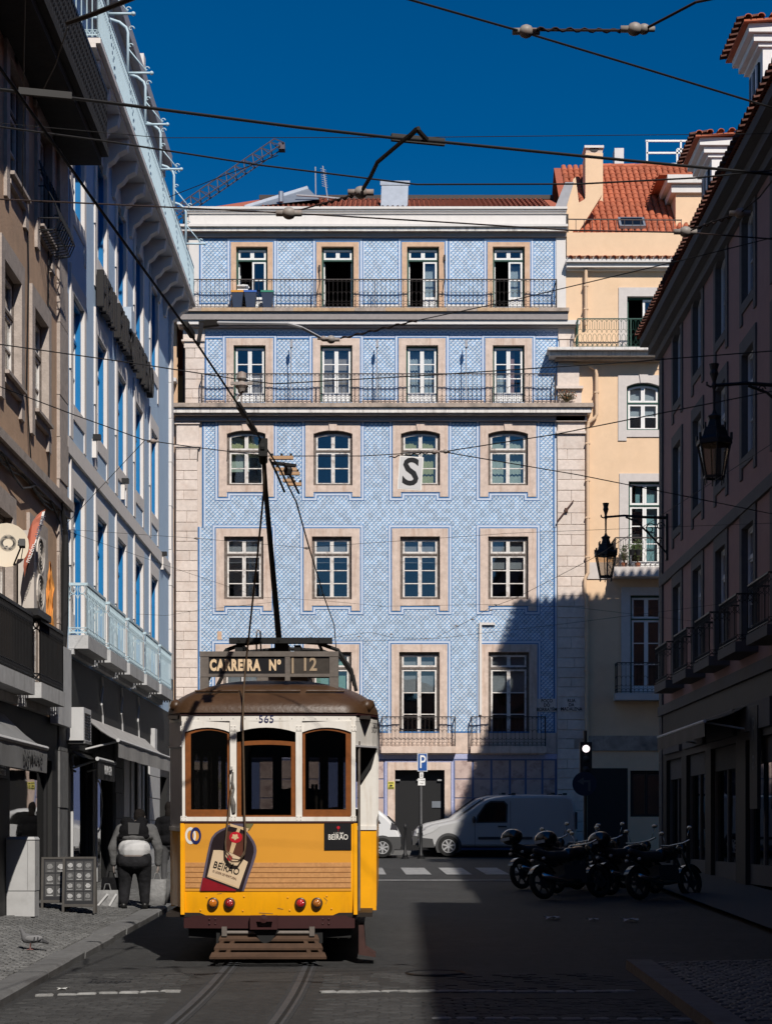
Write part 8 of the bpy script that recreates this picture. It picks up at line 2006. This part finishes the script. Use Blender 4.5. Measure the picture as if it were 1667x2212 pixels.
mb = MB(); mb.bar(Q(845,296,6.52),Q(960,307,6.52),0.03,0.05); mb.bar(Q(880,298,6.5),Q(900,278,6.53),0.025); mb.bar(Q(922,302,6.5),Q(900,278,6.53),0.025); mb.build('clamp', m_wire, t)
mb = MB(); mb.bar(Q(40,196,6.48),Q(155,207,6.48),0.03,0.045); mb.build('strain_insulator', m_wire, t)
wire('bent iron hanger rod in the middle of the sky', [(904,276),(860,312),(815,350),(800,382),(784,408)], 6.45, 0.020, ins=((779,415,1.1),))
wire('twisted wire from the hanger to a round insulator', [(776,417),(700,438),(630,458)], 6.4, 0.008, m=m_wire2, twist=((770,420,690,442),))
wire('thin high line almost level across the sky', [(-40,262),(350,297),(900,296),(1667,288),(1750,286)], 7.2, 0.004)
wire('slack cable crossing the sky above the roof line', [(-40,268),(240,306),(560,356),(900,398),(1250,397),(1500,384),(1667,368),(1750,358)], 6.5, 0.009)
wire('dark red cable crossing just under the parapet', [(-40,428),(300,444),(624,460),(1000,482),(1230,497),(1490,502),(1667,516),(1750,524)], 6.3, 0.008, m=m_wire2, ins=((624,460,1.1),(1480,500,1.0)))
wire('short twisted wire climbing to the right from an insulator', [(1490,498),(1540,478),(1598,460),(1640,425),(1690,360)], 6.3, 0.008, ins=((1598,460,0.9),), twist=((1500,494,1590,463),))
t = wire('cable in front of the lower long balcony', [(-40,738),(300,786),(520,820),(592,829),(900,812),(1300,786),(1667,758),(1750,752)], 6.4, 0.008)
mb = MB(); c = Q(522,828,6.4)
mb.lathe([(0.03,-0.10),(0.05,-0.06),(0.075,-0.03),(0.05,0.0),(0.03,0.02),(0.055,0.05),(0.05,0.11),(0.01,0.13)],c,12); mb.bar(c+Vector((-0.12,0,0)),c+Vector((0.12,0,0.0)),0.03); mb.bar(c+Vector((0,0,-0.08)),c+Vector((-0.08,0,-0.22)),0.02); mb.bar(c+Vector((0,0,-0.08)),c+Vector((0.0,0,-0.28)),0.015); mb.build('insulator', m_ins, t)
t = wire('long cable that carries the lettered S sign', [(-40,820),(160,896),(310,950),(420,966),(575,985),(780,985),(960,975)], 6.5, 0.008, ins=((330,953,0.8),(938,976,0.8)), twist=((840,988,935,977),))
mb = MB(); 
for x in (428,492): a = Q(x,970,6.5); mb.bar(a,a+Vector((-0.01,0,-0.16)),0.012)
mb.build('spacer', m_wire, t)
wire('cable rising right from the S sign insulator', [(956,976),(1200,938),(1450,888),(1667,845),(1750,828)], 6.5, 0.009, ins=((962,975,0.7),))
wire('cable falling right from the S sign insulator', [(962,977),(1250,1026),(1450,1066),(1667,1110),(1750,1126)], 6.4, 0.009)
wire('diagonal stay from the cable down to the blue wall', [(312,952),(220,1050),(133,1143)], 6.5, 0.006)
wire('thin line below the arched windows', [(133,1143),(425,1163),(655,1183),(1100,1152),(1350,1142),(1667,1130)], 6.3, 0.004, ins=((425,1163,0.5),(663,1184,0.6)))
wire('thin line sinking towards the lower windows', [(133,1143),(360,1222),(560,1290),(700,1298),(830,1310)], 6.3, 0.004, ins=((600,1300,0.4),))
wire('thin line with beads below the second floor', [(-10,1310),(360,1330),(430,1318),(600,1300)], 6.3, 0.004)
wire('wire falling left through the tiled corner', [(940,1379),(1010,1342),(1060,1312),(1110,1294),(1280,1206),(1430,1112),(1667,958)], 6.3, 0.006, ins=((1060,1318,0.5),(1020,1338,0.45),(985,1352,0.45)))
wire('thin line over the lower tiled windows', [(690,1388),(940,1380),(1200,1350),(1480,1315),(1700,1285)], 6.2, 0.005, ins=((920,1380,0.4),))
wire('thin line from the window sill to the right', [(820,1310),(1050,1306),(1240,1312),(1480,1340),(1700,1366)], 6.2, 0.004, ins=((1070,1306,0.4),))
wire('looping feeder above the tram roof', [(660,1375),(700,1382),(740,1374),(800,1366),(850,1378),(940,1380)], 6.0, 0.005, ins=((775,1375,0.4),(845,1370,0.4)))
wire('bracket arm wire above the second balcony', [(735,731),(900,692),(1100,650),(1260,612),(1480,560),(1700,505)], 6.4, 0.006, twist=((735,731,900,692),))
t = wire('curved iron pull-off arm above the second balcony', [(432,701),(470,697),(620,699),(650,707),(690,728)], 6.2, 0.018, m=m_greyc, ins=((715,733,0.9),(698,731,0.6)))
mb = MB(); mb.bar(Q(432,701,6.2),Q(470,697,6.2),0.06,0.05); mb.build('clamp', m_wire, t)
wire('thin vertical line at the far left', [(55,-20),(52,120),(50,300),(48,420)], 7.5, 0.006)
wire('rod jutting from the dark balcony at the top left', [(145,50),(200,30),(290,-6)], 7.0, 0.022); wire('thin line hanging from the jutting rod', [(146,58),(120,140),(92,196)], 7.0, 0.005)
wire('thin stay behind the gallery by the crane', [(365,425),(480,380),(600,335)], 9.0, 0.006)
# contact wire along the track
cw = [(-20,118),(190,415),(405,712),(525,890),(571,962),(604,1012),(640,1085),(668,1185),(700,1290)]
t = thing('contact_wire', 'thick contact wire running down the street to the trolley pole', 'wire', tuple(Q(525,890,5.55)))
q = [Q(x,y,5.55) for x,y in cw]+[Vector((-1.0,34,5.55)),Vector((-1.2,44,5.55))]
mb = MB(); fine = []
for i in range(len(q)-1): fine += [lerp(q[i],q[i+1],k/3) for k in range(3)]
mb.tube(fine+[q[-1]], 0.010, 6); mb.build('cable', m_wire, t)
mb = MB()
for (x,y) in ((408,712),(522,886),(544,922)): mb.bar(Q(x-8,y-12,5.58),Q(x+8,y+12,5.58),0.04,0.05)
mb.build('clamp', m_wire, t)
mb = MB(); mb.bar(Q(436,700,5.9),Q(428,742,5.6),0.03); mb.build('hanger', m_wire, t)
# section insulator: rails and wooden slats
t = thing('section_insulator', 'ladder of pale wooden slats hung on the wires beside the trolley pole', 'insulator', tuple(Q(608,1020,5.55)))
m_slatw = mat('pale_insulator_wood', (0.46,0.29,0.17), 0.8, 0.15, 20)
zz = 5.55
for (xa,ya,xb,yb_) in ((582,990,618,1062),(640,988,668,1066)) if False else (((584,995),(590,1010),(627,1092)) and ((583,992,614,1062),(612,1000,645,1065))):
    mb = MB(); mb.tube([Q(xa,ya,zz),Q((xa+xb)/2+1,(ya+yb_)/2,zz),Q(xb,yb_,zz)],0.014,6); mb.build('runner', m_wire, t)
for (xa,ya,xb) in ((583,989,634),(593,1014,642),(603,1023,648),(611,1038,636),(622,1046,652)):
    a, b = Q(xa,ya,zz+0.03), Q(xb,ya+3,zz+0.03); b.y = a.y
    mb = MB(); mb.bar(a,b,0.05,0.035); mb.build('slat', m_slatw, t)
    mb = MB()
    for f in (0.1,0.5,0.9): c = lerp(a,b,f); mb.box(c.x-0.012,c.x+0.012,c.y-0.02,c.y+0.02,c.z+0.01,c.z+0.045)
    mb.build('bolt', m_wire, t)
mb = MB(); mb.bar(Q(590,1000,zz),Q(638,1006,zz),0.05,0.03); mb.lathe([(0.04,-0.05),(0.05,0.0),(0.03,0.05)],Q(622,1015,zz),8); mb.build('yoke', m_wire, t)
# S sign
Ys = (6.5-CZ)*F/(HY-985)
t = thing('hanging_sign', 'white plate with a black letter S hanging from a wire', 'sign', tuple(P(886,990,Ys)))
Mx = Matrix.Translation(P(886.5,1022,Ys-0.25)) @ Matrix.Rotation(R(4),4,'Y') @ Matrix.Rotation(R(90),4,'X')
mb = MB(Mx); sz = (Ys-0.25)/F; mb.box(-26*sz,26*sz,-36*sz,36*sz,-0.004,0.004); s_ = mb.build('plate', m_wsash, t)
mb = MB(Mx); mb.box(-24*sz,24*sz,-34*sz,34*sz,0.004,0.006); mb.build('face', mat('sign_face_grey',(0.58,0.58,0.60),0.5,0.04,5), s_)
text('letter_S', 'S', 0.50, Mx @ Matrix.Translation((0,0,0.007)), m_black, s_, bold=0.009, sx=1.0)
mb = MB(); mb.tube([P(868,988,Ys),P(866,978,Ys)],0.006,5); mb.tube([P(908,985,Ys),P(909,974,Ys)],0.006,5); mb.build('hook', m_wire, t)
# ---------------------------------------------------------------- tower crane far behind
m_cr = mat('red_lattice_steel', (0.09,0.075,0.095), 0.6, 0.15, 1)
Yk = 140.0; t = thing('tower_crane', 'red lattice crane jib rising behind the roofs', 'crane', tuple(P(300,560,Yk)))
A0, A1 = P(300,528,Yk), P(606,318,Yk); ax = (A1-A0); L = ax.length; ax.normalize(); up = Vector((0,1,0)).cross(ax).normalized()*-1; up = up if up.z > 0 else -up
sd = Vector((0,1,0)); hgt = 0.85
ch = lambda f, k: A0+ax*L*f+(up*hgt if k == 2 else sd*(0.5 if k else -0.5))
for k in range(3): mb = MB(); mb.tube([ch(0,k),ch(1,k)],0.055,5); mb.build('chord', m_cr, t)
mb = MB(); n = 16
for i in range(n):
    f0, f1, fm = i/n, (i+1)/n, (i+0.5)/n
    for k in (0,1): mb.bar(ch(f0,k),ch(fm,2),0.06); mb.bar(ch(fm,2),ch(f1,k),0.06)
    mb.bar(ch(f0,0),ch(f0,1),0.05)
mb.build('lacing', m_cr, t)
mb = MB(); mb.bar(ch(1,2),ch(1,0)+ax*0.35,0.08); mb.box(A1.x-0.15,A1.x+0.35,Yk-0.4,Yk+0.4,A1.z-0.25,A1.z+0.25); mb.build('jib_head', m_cr, t)
mb = MB(); b = A0+up*0.3; 
for k in (-0.7,0.7): mb.bar(b+Vector((k,0,1)),Vector((b.x+k,Yk,0)),0.18)
mb.build('mast', m_cr, t)
